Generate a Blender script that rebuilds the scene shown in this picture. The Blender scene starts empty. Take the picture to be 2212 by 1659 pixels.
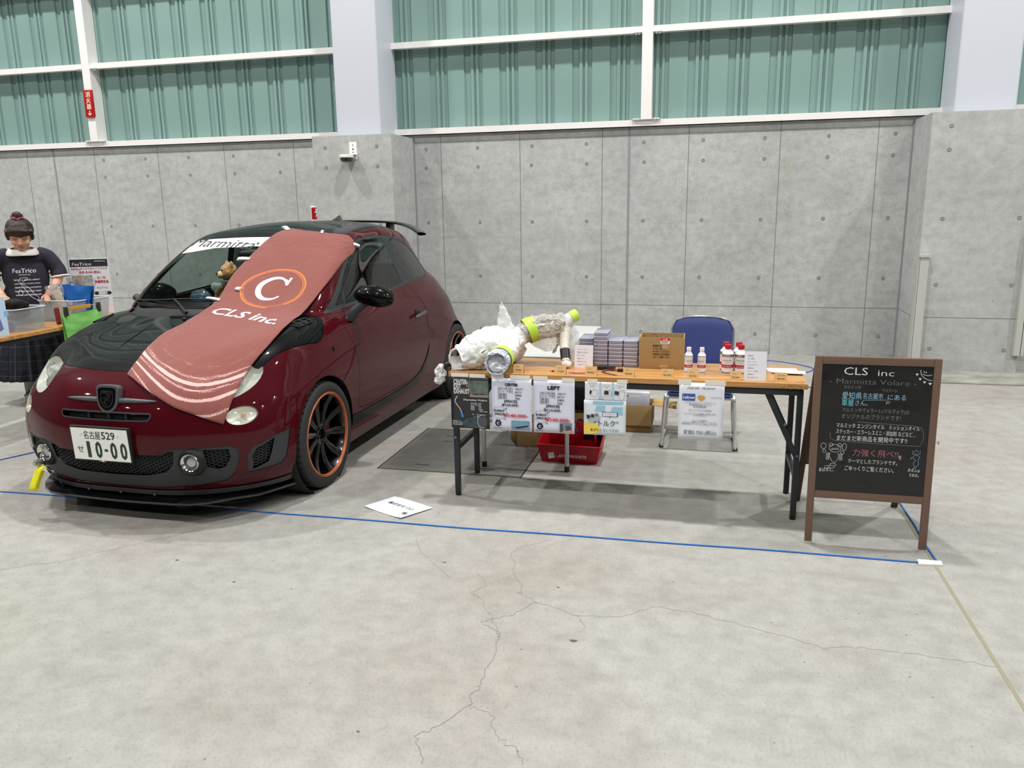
import bpy, bmesh, math, random
import numpy as np
from mathutils import Vector, Matrix, noise
random.seed(7)
SC = bpy.context.scene; COL = SC.collection
PI = math.pi; sin = math.sin; cos = math.cos

# ---------------------------------------------------------------- camera (24-28 mm phone lens, eye height 1.54 m)
YAW, PITCH, ROLL, FPX = -13.935, 12.449, -.864, 1721.3
def _cam():
    y, p, r = math.radians(YAW), math.radians(PITCH), math.radians(ROLL)
    f = Vector((sin(y)*cos(p), cos(y)*cos(p), -sin(p))); rt = Vector((cos(y), -sin(y), 0)); up = rt.cross(f)
    r2 = cos(r)*rt + sin(r)*up; u2 = -sin(r)*rt + cos(r)*up
    cd = bpy.data.cameras.new('camera'); cd.sensor_width = 36; cd.lens = FPX * 36 / 2212; cd.clip_end = 200
    o = bpy.data.objects.new('camera', cd); COL.objects.link(o)
    m = Matrix((r2, u2, -f)).transposed().to_4x4(); m.translation = (0, 0, 1.54); o.matrix_world = m
    SC.camera = o
_cam()

# ---------------------------------------------------------------- light: high-bay LED lamps in a grid under the hall roof
w = bpy.data.worlds.new('world'); SC.world = w; w.use_nodes = True
w.node_tree.nodes['Background'].inputs[0].default_value = (.8, .85, .9, 1); w.node_tree.nodes['Background'].inputs[1].default_value = .06
LAMP_H = 9.0
for ly, pw in ((5.2, 800), (-1.3, 600), (-7.9, 300)):
    for lx in (-13.2, -7.0, -.7, 5.4, 11.6):
        ld = bpy.data.lights.new('high_bay_lamp', 'AREA'); ld.shape = 'DISK'; ld.size = .4
        ld.energy = pw; ld.color = (1.0, .99, .962)
        lo = bpy.data.objects.new('high_bay_lamp', ld); COL.objects.link(lo); lo.location = (lx, ly, LAMP_H)
SC.view_settings.view_transform = 'Standard'; SC.view_settings.look = 'None'
SC.view_settings.exposure = -.84; SC.view_settings.gamma = 1.0; SC.view_settings.use_curve_mapping = False
SC.cycles.use_denoising = True; SC.cycles.max_bounces = 10; SC.cycles.transparent_max_bounces = 24
SC.cycles.caustics_reflective = False; SC.cycles.caustics_refractive = False; SC.cycles.sample_clamp_indirect = 6

# ---------------------------------------------------------------- materials
def lin(h):
    if isinstance(h, str):
        h = h.lstrip('#'); c = [int(h[i:i+2], 16)/255 for i in (0, 2, 4)]
        return tuple(x/12.92 if x <= .04045 else ((x+.055)/1.055)**2.4 for x in c)
    return h
MATS = {}
def mat(name, col='#808080', rough=.5, metal=0, coat=0, spec=.5, bump=0, bscale=50, var=0, vscale=3, alpha=1, trans=0, emit=0, sheen=0, ior=1.45):
    if name in MATS: return MATS[name]
    m = bpy.data.materials.new(name); m.use_nodes = True; nt = m.node_tree; b = nt.nodes['Principled BSDF']
    c = lin(col)
    b.inputs['Base Color'].default_value = (*c, 1); b.inputs['Roughness'].default_value = rough; b.inputs['Metallic'].default_value = metal
    b.inputs['Coat Weight'].default_value = coat; b.inputs['Coat Roughness'].default_value = .03; b.inputs['Specular IOR Level'].default_value = spec
    b.inputs['Alpha'].default_value = alpha; b.inputs['Transmission Weight'].default_value = trans; b.inputs['IOR'].default_value = ior
    b.inputs['Sheen Weight'].default_value = sheen
    if emit: b.inputs['Emission Color'].default_value = (*c, 1); b.inputs['Emission Strength'].default_value = emit
    if bump or var:
        tc = nt.nodes.new('ShaderNodeTexCoord')
    if bump:
        n = nt.nodes.new('ShaderNodeTexNoise'); n.inputs['Scale'].default_value = bscale; n.inputs['Detail'].default_value = 4
        nt.links.new(tc.outputs['Object'], n.inputs['Vector'])
        bp = nt.nodes.new('ShaderNodeBump'); bp.inputs['Strength'].default_value = bump; bp.inputs['Distance'].default_value = .01
        nt.links.new(n.outputs['Fac'], bp.inputs['Height']); nt.links.new(bp.outputs['Normal'], b.inputs['Normal'])
    if var:
        n = nt.nodes.new('ShaderNodeTexNoise'); n.inputs['Scale'].default_value = vscale; n.inputs['Detail'].default_value = 5
        nt.links.new(tc.outputs['Object'], n.inputs['Vector'])
        r = nt.nodes.new('ShaderNodeValToRGB'); r.color_ramp.elements[0].position = .3; r.color_ramp.elements[1].position = .7
        r.color_ramp.elements[0].color = (*[x*(1-var) for x in c], 1); r.color_ramp.elements[1].color = (*[min(1, x*(1+var)) for x in c], 1)
        nt.links.new(n.outputs['Fac'], r.inputs['Fac']); nt.links.new(r.outputs['Color'], b.inputs['Base Color'])
    MATS[name] = m; return m
def film(name, tint='#c8d2cf', refl=.08, rough=0.0, white=0.0, wcol='#ffffff', bump=0, bscale=60):
    """thin clear sheet: transparent tint + fresnel gloss (+ a milky diffuse share)"""
    if name in MATS: return MATS[name]
    m = bpy.data.materials.new(name); m.use_nodes = True; nt = m.node_tree; nt.nodes.clear(); N = nt.nodes.new; L = nt.links.new
    out = N('ShaderNodeOutputMaterial'); t = N('ShaderNodeBsdfTransparent'); t.inputs[0].default_value = (*lin(tint), 1)
    g = N('ShaderNodeBsdfGlossy'); g.inputs['Roughness'].default_value = rough
    fr = N('ShaderNodeFresnel'); ge = N('ShaderNodeNewGeometry'); io = N('ShaderNodeMapRange')
    io.inputs['To Min'].default_value = 1.5; io.inputs['To Max'].default_value = 1/1.5; L(ge.outputs['Backfacing'], io.inputs['Value']); L(io.outputs[0], fr.inputs[0])   # same reflectance from either side of the sheet
    ad = N('ShaderNodeMath'); ad.operation = 'ADD'; ad.use_clamp = True; ad.inputs[1].default_value = refl; L(fr.outputs[0], ad.inputs[0])
    mx = N('ShaderNodeMixShader'); L(ad.outputs[0], mx.inputs[0])
    base = t.outputs[0]
    if white:
        d = N('ShaderNodeBsdfDiffuse'); d.inputs[0].default_value = (*lin(wcol), 1); m2 = N('ShaderNodeMixShader'); m2.inputs[0].default_value = white
        L(t.outputs[0], m2.inputs[1]); L(d.outputs[0], m2.inputs[2]); base = m2.outputs[0]
    L(base, mx.inputs[1]); L(g.outputs[0], mx.inputs[2]); L(mx.outputs[0], out.inputs[0])
    if bump:
        tc = N('ShaderNodeTexCoord'); n = N('ShaderNodeTexVoronoi'); n.inputs['Scale'].default_value = bscale; L(tc.outputs['Object'], n.inputs['Vector'])
        bp = N('ShaderNodeBump'); bp.inputs['Strength'].default_value = bump; bp.inputs['Distance'].default_value = .01; L(n.outputs['Distance'], bp.inputs['Height'])
        L(bp.outputs[0], g.inputs['Normal'])
        if white: L(bp.outputs[0], d.inputs['Normal'])
    MATS[name] = m; return m

# ---------------------------------------------------------------- mesh builder
_TXT = {}
def text_geo(s, bold=0):
    k = (s, bold)
    if k not in _TXT:
        c = bpy.data.curves.new('t', 'FONT'); c.body = s; c.resolution_u = 2; c.offset = bold
        o = bpy.data.objects.new('t', c); me = o.to_mesh()
        V = [(v.co.x, v.co.y) for v in me.vertices]; F = [tuple(p.vertices) for p in me.polygons]
        o.to_mesh_clear(); bpy.data.objects.remove(o); bpy.data.curves.remove(c); _TXT[k] = (V, F)
    return _TXT[k]
class MB:
    def __init__(s): s.v = []; s.f = []; s.m = []; s.mi = 0; s.M = None; s.uv = {}
    def add(s, V, F, M=None):
        b = len(s.v); T = M if M is not None else s.M
        s.v += [tuple(T @ Vector(p)) for p in V] if T is not None else [tuple(p) for p in V]
        s.f += [tuple(i + b for i in f) for f in F]; s.m += [s.mi] * len(F); return b
    def box(s, x0, y0, z0, x1, y1, z1, M=None):
        V = [(x, y, z) for z in (z0, z1) for y in (y0, y1) for x in (x0, x1)]
        s.add(V, [(0,2,3,1), (4,5,7,6), (0,1,5,4), (2,6,7,3), (0,4,6,2), (1,3,7,5)], M); return s
    def bar(s, a, b, w, h, up=(0,0,1)):
        a, b = Vector(a), Vector(b); d = (b-a); L = d.length; d.normalize(); u = Vector(up)
        if abs(d.dot(u)) > .99: u = Vector((0,1,0))
        x = d.cross(u).normalized(); y = x.cross(d)
        M = Matrix((x, d, y)).transposed().to_4x4(); M.translation = a
        if s.M is not None: M = s.M @ M
        return s.box(-w/2, 0, -h/2, w/2, L, h/2, M)
    def tube(s, P, r, n=10, cap=True, closed=False):
        P = [Vector(p) for p in P]; k = len(P); R = [float(x) for x in r] if hasattr(r, '__len__') else [r]*k
        T = []
        for i in range(k):
            a = P[(i-1) % k] if closed or i else P[0]; b = P[(i+1) % k] if closed or i < k-1 else P[-1]
            T.append((b-a).normalized())
        u = T[0].orthogonal().normalized(); V = []
        for i in range(k):
            u = (u - T[i]*u.dot(T[i])).normalized(); w = T[i].cross(u)
            V += [P[i] + R[i]*(cos(2*PI*j/n)*u + sin(2*PI*j/n)*w) for j in range(n)]
        F = [(i*n+j, i*n+(j+1) % n, (i+1)*n+(j+1) % n, (i+1)*n+j) for i in range(k-1) for j in range(n)]
        if closed:
            off = 0; best = 1e9
            for o_ in range(n):
                d = (V[(k-1)*n] - V[o_]).length
                if d < best: best = d; off = o_
            F += [((k-1)*n+j, (k-1)*n+(j+1) % n, (j+1+off) % n, (j+off) % n) for j in range(n)]
        elif cap: F += [tuple(range(n))[::-1], tuple((k-1)*n+j for j in range(n))]
        s.add(V, F); return s
    def cyl(s, a, b, r, n=20, r2=None): return s.tube([a, b], [r, r if r2 is None else r2], n)
    def lathe(s, prof, n=24, c=(0,0,0), M=None, a0=0, a1=2*PI):
        k = len(prof); full = abs(a1-a0-2*PI) < 1e-6; m = n if full else n+1
        V = [(c[0]+r*cos(a0+(a1-a0)*j/n), c[1]+r*sin(a0+(a1-a0)*j/n), c[2]+z) for r, z in prof for j in range(m)]
        F = [(i*m+j, i*m+(j+1) % m, (i+1)*m+(j+1) % m, (i+1)*m+j) for i in range(k-1) for j in range(n)]
        s.add(V, F, M); return s
    def prism(s, poly, z0, z1, M=None):
        n = len(poly); V = [(x, y, z0) for x, y in poly] + [(x, y, z1) for x, y in poly]
        s.add(V, [tuple(range(n))[::-1], tuple(range(n, 2*n))] + [(i, (i+1) % n, n+(i+1) % n, n+i) for i in range(n)], M); return s
    def quad(s, a, b, c, d): s.add([a, b, c, d], [(0,1,2,3)]); return s
    def grid(s, fn, nu, nv, cu=False, cv=False):
        V = [fn(i/nu, j/nv) for j in range(nv if cv else nv+1) for i in range(nu if cu else nu+1)]
        a = nu if cu else nu+1; b = nv if cv else nv+1
        F = [(j*a+i, j*a+(i+1) % a, ((j+1) % b)*a+(i+1) % a, ((j+1) % b)*a+i) for j in range(nv) for i in range(nu)]
        s.add(V, F); return s
    def ball(s, c, r, nu=20, nv=12):
        r = r if hasattr(r, '__len__') else (r, r, r)
        V = [(c[0], c[1], c[2]-r[2])]
        for j in range(1, nv):
            t = -PI/2 + PI*j/nv
            V += [(c[0]+r[0]*cos(t)*cos(2*PI*i/nu), c[1]+r[1]*cos(t)*sin(2*PI*i/nu), c[2]+r[2]*sin(t)) for i in range(nu)]
        V.append((c[0], c[1], c[2]+r[2])); F = [(0, 1+(i+1) % nu, 1+i) for i in range(nu)]
        for j in range(nv-2): F += [(1+j*nu+i, 1+j*nu+(i+1) % nu, 1+(j+1)*nu+(i+1) % nu, 1+(j+1)*nu+i) for i in range(nu)]
        e = len(V)-1; F += [(e, 1+(nv-2)*nu+i, 1+(nv-2)*nu+(i+1) % nu) for i in range(nu)]
        s.add(V, F); return s
    def text(s, t, o, size, xd=(1,0,0), yd=(0,0,1), align='l', bold=0, shear=0, width=None, fn=None):
        """flat lettering from o along xd/yd; width squeezes the line to that length"""
        cjk = any(ord(ch) > 0x2e80 for ch in t); heavy = max(0, bold if cjk else bold-.015)
        V, F = text_geo(t, 0 if cjk else min(bold, .015))
        if not V: return s
        xs = [p[0] for p in V]; x0, x1 = min(xs), max(xs); sx = size
        if width: sx = width / max(x1-x0, 1e-6)
        off = {'l': 0, 'c': (x0+x1)/2, 'r': x1}[align]
        o, xd, yd = Vector(o), Vector(xd), Vector(yd)
        P = [((x-off)*sx + shear*y*size, y*size) for x, y in V]
        if fn: s.add([fn(a, b) for a, b in P], F); return s
        nn = xd.cross(yd).normalized(); h = heavy*size*.75; steps = ((0, 0),) if h < 1e-5 else ((-h, 0), (h, 0), (0, h*.7), (0, -h*.7)) if heavy > .02 else ((-h, 0), (h, 0))
        for q, (a0, b0) in enumerate(steps): s.add([o + xd*(a+a0) + yd*(b+b0) + nn*(.00006*q) for a, b in P], F)
        return s
    def stroke(s, P, w, o, xd=(1,0,0), yd=(0,0,1), closed=False):
        """flat ribbon line through 2-D points"""
        o, xd, yd = Vector(o), Vector(xd), Vector(yd); k = len(P); V = []
        for i in range(k):
            a = P[(i-1) % k] if closed or i else P[0]; b = P[(i+1) % k] if closed or i < k-1 else P[-1]
            dx, dy = b[0]-a[0], b[1]-a[1]; L = math.hypot(dx, dy) or 1; nx, ny = -dy/L*w/2, dx/L*w/2
            for q in (1, -1): V.append(o + xd*(P[i][0]+q*nx) + yd*(P[i][1]+q*ny))
        F = [(2*i, 2*i+1, (2*i+3) % (2*k), (2*i+2) % (2*k)) for i in range(k if closed else k-1)]
        s.add(V, F); return s
    def poly2(s, P, o, xd=(1,0,0), yd=(0,0,1)):
        o, xd, yd = Vector(o), Vector(xd), Vector(yd)
        s.add([o + xd*a + yd*b for a, b in P], [tuple(range(len(P)))]); return s
    def mesh(s, name, mats, smooth=True, bevel=0, seg=2, angle=35, weld=False):
        me = bpy.data.meshes.new(name); me.from_pydata(s.v, [], s.f)
        mats = mats if isinstance(mats, (list, tuple)) else [mats]
        for q in mats: me.materials.append(q)
        me.polygons.foreach_set('material_index', [min(i, len(mats)-1) for i in s.m])
        if bevel or weld:
            bm = bmesh.new(); bm.from_mesh(me)
            if weld: bmesh.ops.remove_doubles(bm, verts=bm.verts, dist=1e-5)
            if bevel:
                es = [e for e in bm.edges if len(e.link_faces) == 2 and e.calc_face_angle(0) > math.radians(angle)]
                bmesh.ops.bevel(bm, geom=es, offset=bevel, segments=seg, affect='EDGES', profile=.6, clamp_overlap=True)
            bm.to_mesh(me); bm.free()
        me.validate()
        if smooth: me.polygons.foreach_set('use_smooth', [True]*len(me.polygons)); me.set_sharp_from_angle(angle=math.radians(angle))
        return me
    def build(s, name, mats, parent=None, loc=None, **k):
        lab = k.pop('label', None)
        o = bpy.data.objects.new(name, s.mesh(name, mats, **k)); COL.objects.link(o)
        if parent is not None: o.parent = parent
        if loc is not None: o.location = loc
        if lab: o['label'] = lab
        return o
def recenter(o):
    """move a one-mesh thing's origin to the middle of its base"""
    vs = [v.co for v in o.data.vertices]
    c = Vector(((min(v.x for v in vs)+max(v.x for v in vs))/2, (min(v.y for v in vs)+max(v.y for v in vs))/2, min(v.z for v in vs)))
    o.data.transform(Matrix.Translation(-c)); o.location = Vector(o.location) + c; return o
def tag(o, label=None, cat=None, group=None, kind=None):
    if label: o['label'] = label
    if cat: o['category'] = cat
    if group: o['group'] = group
    if kind: o['kind'] = kind
    return o
def thing(name, label, cat, loc=(0,0,0), rz=0, group=None):
    o = bpy.data.objects.new(name, None); COL.objects.link(o); o.empty_display_size = .1
    o.location = loc; o.rotation_euler = (0, 0, rz); return tag(o, label, cat, group)
def one(mb, name, mats, label, cat, group=None, **k):
    return tag(recenter(mb.build(name, mats, **k)), label, cat, group)
def struct(mb, name, mats, **k):
    return tag(mb.build(name, mats, **k), kind='structure')
def copy_tree(o, parent=None):
    c = o.copy(); COL.objects.link(c); c.parent = parent
    for ch in [x for x in bpy.data.objects if x.parent == o]: copy_tree(ch, c)
    return c
def fused(mb, name, mats, voxel=.008, smooth=4, parent=None, loc=None, disp=0, dscale=20, label=None, dec=0):
    """melt overlapping closed shapes into one continuous skin"""
    o = bpy.data.objects.new(name, mb.mesh(name, mats)); COL.objects.link(o)
    r = o.modifiers.new('r', 'REMESH'); r.mode = 'VOXEL'; r.voxel_size = voxel; r.use_smooth_shade = True
    if smooth: q = o.modifiers.new('s', 'SMOOTH'); q.iterations = smooth; q.factor = .5
    bpy.context.view_layer.update()
    me = bpy.data.meshes.new_from_object(o.evaluated_get(bpy.context.evaluated_depsgraph_get())); me.name = name
    o.modifiers.clear(); o.data = me
    if not me.materials: me.materials.append(mats)
    me.polygons.foreach_set('use_smooth', [True]*len(me.polygons))
    if disp:
        for v in me.vertices: v.co += v.normal * disp * noise.noise(v.co*dscale)
    if parent is not None: o.parent = parent
    if loc is not None: o.location = loc
    if label: o['label'] = label
    return o
def spline(P, n=8, closed=False):
    """smooth curve through points"""
    P = [Vector(p) for p in P]; k = len(P); out = []
    rng = range(k) if closed else range(k-1)
    for i in rng:
        p0 = P[(i-1) % k] if closed or i > 0 else 2*P[0]-P[1]; p1 = P[i]; p2 = P[(i+1) % k]
        p3 = P[(i+2) % k] if closed or i < k-2 else 2*P[-1]-P[-2]
        for j in range(n):
            t = j/n
            out.append(.5*((2*p1)+(-p0+p2)*t+(2*p0-5*p1+4*p2-p3)*t*t+(-p0+3*p1-3*p2+p3)*t**3))
    if not closed: out.append(P[-1])
    return out
# ---------------------------------------------------------------- hall: floor, concrete wall with pilasters, teal siding, steel
def concrete(name, base, dark, light, scale=1.0, streak=True, rough=.75):
    m = bpy.data.materials.new(name); m.use_nodes = True; nt = m.node_tree; b = nt.nodes['Principled BSDF']; N = nt.nodes.new; L = nt.links.new
    b.inputs['Roughness'].default_value = rough; b.inputs['Specular IOR Level'].default_value = .35
    tc = N('ShaderNodeTexCoord')
    def nz(sc, det, mp=None, rgh=.6):
        n = N('ShaderNodeTexNoise'); n.inputs['Scale'].default_value = sc; n.inputs['Detail'].default_value = det; n.inputs['Roughness'].default_value = rgh
        src = tc.outputs['Object']
        if mp:
            q = N('ShaderNodeMapping'); q.inputs['Scale'].default_value = mp; L(src, q.inputs[0]); src = q.outputs[0]
        L(src, n.inputs['Vector']); return n.outputs['Fac']
    def ramp(f, stops):
        r = N('ShaderNodeValToRGB'); e = r.color_ramp.elements
        e[0].position, e[0].color = stops[0][0], (*lin(stops[0][1]), 1); e[1].position, e[1].color = stops[-1][0], (*lin(stops[-1][1]), 1)
        for p, c in stops[1:-1]: q = e.new(p); q.color = (*lin(c), 1)
        L(f, r.inputs['Fac']); return r.outputs['Color']
    def mix(a, c, f, mode='MULTIPLY'):
        x = N('ShaderNodeMix'); x.data_type = 'RGBA'; x.blend_type = mode
        if isinstance(f, float): x.inputs[0].default_value = f
        else: L(f, x.inputs[0])
        L(a, x.inputs[6]); L(c, x.inputs[7]); return x.outputs[2]
    c = ramp(nz(.9*scale, 8), [(.3, dark), (.5, base), (.72, light)])
    c = mix(c, ramp(nz(14*scale, 6), [(.3, '#c9c9c9'), (.62, '#ffffff')]), .45)
    c = mix(c, ramp(nz(90, 3), [(.28, '#b5b5b5'), (.5, '#ffffff')]), .35)
    if streak: c = mix(c, ramp(nz(3, 8, (1.0, 1.0, 2.6)), [(.33, '#cbcbc9'), (.55, '#ffffff')]), .3)
    else:
        c = mix(c, ramp(nz(.35, 3), [(.35, '#f6ece8'), (.5, '#ffffff'), (.65, '#f4f5ee')]), 1.0)
        c = mix(c, ramp(nz(2.2, 9, (1, 2.2, 1)), [(.33, '#d6d4cf'), (.48, '#ffffff')]), .3)
    sp = N('ShaderNodeTexVoronoi'); sp.inputs['Scale'].default_value = 9; L(tc.outputs['Object'], sp.inputs['Vector'])
    c = mix(c, ramp(sp.outputs['Distance'], [(.0, '#6a6a68'), (.035, '#7a7a78'), (.05, '#ffffff')]), .55)
    L(c, b.inputs['Base Color'])
    bp = N('ShaderNodeBump'); bp.inputs['Strength'].default_value = .12; bp.inputs['Distance'].default_value = .01
    L(nz(40, 5), bp.inputs['Height']); L(bp.outputs[0], b.inputs['Normal'])
    MATS[name] = m; return m
M_CONC = concrete('cast_concrete', '#b7b8b7', '#abadab', '#c0c1bf')
M_FLOOR = concrete('floor_concrete', '#a19f9a', '#9b9993', '#a7a5a0', scale=.8, streak=False, rough=.62)
M_SEAM = mat('seam_grey', '#74757a', .9); M_CAULK = mat('caulk_grey', '#868b90', .7); M_HOLE = mat('tie_hole_grey', '#8d8f8f', .9); M_HOLED = mat('tie_hole_rim', '#636566', .9)  # dark grey of the concrete panel seams, caulk and tie holes
M_TEAL = mat('teal_siding_paint', '#7d9994', .42, spec=.4, var=.05, vscale=1.3)
M_STEEL = mat('white_steel_paint', '#e9e6e4', .4); M_COLP = mat('pale_column_paint', '#c9ccd6', .35)
M_DARK = mat('dark_gap', '#17181a', .9)

mb = MB(); mb.box(-18, -16, -.2, 12, 8.95, 0); fl = struct(mb, 'floor', M_FLOOR, smooth=False)
# floor joint, cracks and pits
mb = MB()
mb.box(.993, -6, .0002, 1.007, 7.4, .0009)
mb.build('saw_cut_joint', mat('joint_filler', '#8a8470', .95), fl, smooth=False)
CR = [
 [(-.68,3.46),(-.795,3.372),(-.83,3.30),(-.785,3.163),(-.77,3.08),(-.712,2.984),(-.70,2.91),(-.624,2.86),(-.55,2.83),(-.44,2.786),(-.40,2.70)],
 [(-.624,2.86),(-.69,2.74),(-.80,2.66),(-.715,2.603),(-.70,2.571),(-.69,2.42),(-.681,2.263),(-.70,2.20),(-.686,2.146),(-.763,2.011),(-.80,1.97),(-.744,1.857)],
 [(-.92,3.06),(-.86,2.96),(-.90,2.88),(-.858,2.849),(-.80,2.76),(-.715,2.603)],
 [(-.686,2.146),(-.619,2.125),(-.56,2.02),(-.50,1.98),(-.461,1.921)],
 [(-.44,2.786),(-.30,2.80),(-.149,2.923),(0,2.90),(.164,2.845),(.30,2.80),(.445,2.742),(.57,2.78),(.708,2.769),(.85,2.76),(.991,2.742)],
 [(-1.32,3.36),(-1.25,3.22),(-1.15,3.12),(-1.02,2.98)],
 [(-3.06,2.60),(-2.95,2.70),(-2.80,2.79),(-2.72,2.90),(-2.60,3.02),(-2.45,3.20),(-2.36,3.31)]]
mb = MB(); rr = random.Random(3)
for P in CR:
    Q = []
    for i in range(len(P)-1):
        for k in range(7):
            t = k/7; Q.append((P[i][0]+(P[i+1][0]-P[i][0])*t + rr.gauss(0, .005), P[i][1]+(P[i+1][1]-P[i][1])*t + rr.gauss(0, .005)))
    Q.append(P[-1])
    mb.stroke(Q, .0026 if P is CR[1] else .0015, (0, 0, .0006), (1,0,0), (0,1,0))
mb.build('hairline_crack', mat('crack_line', '#7b7973', .95), fl, smooth=False)
mb = MB()
for x, y, r in [(-.43,2.60,.014),(-1.1,3.13,.008),(-.98,1.95,.006),(-1.92,2.76,.008),(-2.3,2.9,.01),(.33,4.45,.006),(-.56,3.0,.007)]:
    mb.poly2([(r*(1+.3*sin(3*a))*cos(a), r*.6*sin(a)) for a in [2*PI*i/12 for i in range(12)]], (x, y, .0007), (1,0,0), (0,1,0))
mb.build('dirt_spot', mat('dirt_spot', '#55534f', .95), fl, smooth=False)

# lower concrete wall with two pilasters
WY = 8.65; PY = 8.0; CT = 2.335
mb = MB(); mb.box(-17, WY, 0, 12, WY+.3, CT)
PIL = [(-4.115, -3.225), (1.852, 2.745)]
for a, b in PIL: mb.box(a, PY, 0, b, WY, CT-.03)
mb.mi = 1
def vs(x, y, z0, z1, w=.004, side=False): mb.box(x-w/2, y-.0012, z0, x+w/2, y, z1)
for x in (-11.98, -11.08, -10.18, -9.28, -8.38, -7.39, -6.49, -5.59, -4.69, -2.91, -2.02, -1.134, -.251, .64, 1.54, 3.4, 4.3, 5.2): vs(x, WY, 0, CT, .006)
for a, b in ((-17, -4.115), (-3.225, 1.852), (2.745, 12)):
    mb.box(a, WY-.0012, .498, b, WY, .503); mb.box(a, WY-.0012, 2.256, b, WY, 2.259)
for a, b in PIL:
    mb.box(a, PY-.0012, .498, b, PY, .503)
    mb.box(b, PY, .498, b+.0012, WY, .503); mb.box(a-.0012, PY, .498, a, WY, .503)
mb.mi = 2
for x in (-7.98, -.855, 6.1): mb.box(x-.011, WY-.003, 0, x+.011, WY, CT)
mb.box(-3.2235, WY-.012, 0, -3.212, WY, CT-.03); mb.box(1.838, WY-.012, 0, 1.8505, WY, CT-.03)
wall = struct(mb, 'wall_back', [M_CONC, M_SEAM, M_CAULK], smooth=False)
# form-tie cones: dimples in the casting
mb = MB()
def dimple(x, z, y, r=.0175):
    mb.mi = 0; mb.lathe([(r, .0012), (r*.93, .0022), (r*.74, .0016)], 16, M=Matrix.Translation((x, y, z)) @ Matrix.Rotation(PI/2, 4, 'X'))
    mb.mi = 1; mb.lathe([(r*.78, .0014), (.0001, .0012)], 16, M=Matrix.Translation((x, y, z)) @ Matrix.Rotation(PI/2, 4, 'X'))
for z in (.21, .80, 1.39, 1.985, 2.185):
    for i in range(-12, 9):
        x = -.104 + i*.5965
        if any(a-.06 < x < b+.06 for a, b in PIL): continue
        dimple(x + rr.gauss(0, .003), z, WY)
    for x in (-3.97, -3.388, 2.012, 2.628): dimple(x, z, PY)
mb.build('form_tie_dimples', [M_HOLED, M_HOLE], wall)
# black shadow gap and curb in front of the right pilaster
mb = MB(); mb.box(-17, WY+.005, CT, 12, WY+.2, CT+.015); struct(mb, 'trim_1', M_DARK, smooth=False)
mb = MB(); mb.box(1.86, 7.44, .0005, 5.5, 7.97, .012)
struct(mb, 'trim_2', mat('grimy_floor_strip', '#8e8d85', .85, var=.28, vscale=5), smooth=False, bevel=.003)

# teal ribbed siding
mb = MB(); prof = []
x = -17.0
while x < 12:
    for dx, d in ((0, 0), (.185, 0), (.19, .022), (.255, .022), (.262, 0), (.292, 0), (.299, .022), (.314, .022), (.321, 0), (.345, 0), (.352, .022), (.388, .022), (.3935, 0)): prof.append((x+dx, d))
    x += .3935
k = len(prof); V = [(px_, 8.735+d, z) for z in (CT, 9.6) for px_, d in prof]
mb.add(V, [(i, i+1, k+i+1, k+i) for i in range(k-1)]); struct(mb, 'wall_back_siding', M_TEAL, smooth=False)
# white girts, posts and box columns
def girt(z, a, b):
    mb = MB(); mb.box(a, 8.60, z, b, 8.735, z+.05); mb.box(a, 8.60, z-.012, b, 8.606, z); return mb
n = 3
for z in (2.352, 3.243, 4.133, 5.02, 5.91, 6.8, 7.7, 8.6):
    for a, b in ((-17, -3.92), (-3.42, 2.068), (2.57, 12)): struct(girt(z, a, b), 'trim_%d' % n, M_STEEL, smooth=False); n += 1
for x in (-14.2, -10.78, -7.345, -.735, 5.9):
    mb = MB(); mb.box(x, 8.57, 2.402, x+.105, 8.735, 9.6)
    for z in (3.243, 4.133, 2.352):
        for s in (-1, 1):
            xx = x if s < 0 else x+.105
            y0 = z if z > 2.4 else z + .062
            mb.box(min(xx, xx+s*.09), 8.575, y0-.012, max(xx, xx+s*.09), 8.66, y0-.006)
            for q in (.035, .065): mb.cyl((xx+s*q, 8.59, y0-.03), (xx+s*q, 8.59, y0+.004), .007, 6)
    struct(mb, 'trim_%d' % n, M_STEEL, smooth=False); n += 1
for x in (-3.92, 2.068, 8.05, -9.9):
    if x == -9.9: continue
    mb = MB(); mb.box(x, 8.2, CT-.03, x+.5, 8.70, 9.6)
    struct(mb, 'trim_%d' % n, M_COLP, bevel=.02, seg=4); n += 1
# corner guards on the right pilaster
mb = MB(); mb.box(1.848, 7.955, 0, 1.925, 8.0, 1.05); mb.box(1.840, 7.945, 1.05, 1.933, 8.0, 1.075); mb.box(1.84, 7.955, 0, 1.8515, 8.06, 1.05)
struct(mb, 'trim_%d' % n, mat('guard_grey', '#b3b3ae', .5), smooth=False); n += 1
mb = MB(); mb.box(2.695, 7.95, .17, 2.75, 8.0, 1.3); mb.box(2.745, 7.95, .17, 2.775, 8.2, 1.3)
struct(mb, 'trim_%d' % n, MATS['guard_grey'], smooth=False); n += 1
# rest of the hall, out of frame
M_HALL = mat('hall_lining', '#59605f', .8)
for nm, bx in (('wall_left', (-18.2, -16, 0, -18, 8.95, 9.6)), ('wall_right', (12, -16, 0, 12.2, 8.95, 9.6)), ('wall_front', (-18, -16.2, 0, 12, -16, 9.6)), ('ceiling', (-18, -16, 9.6, 12, 9, 9.7))):
    mb = MB(); mb.box(*bx); struct(mb, nm, M_HALL, smooth=False)

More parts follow.
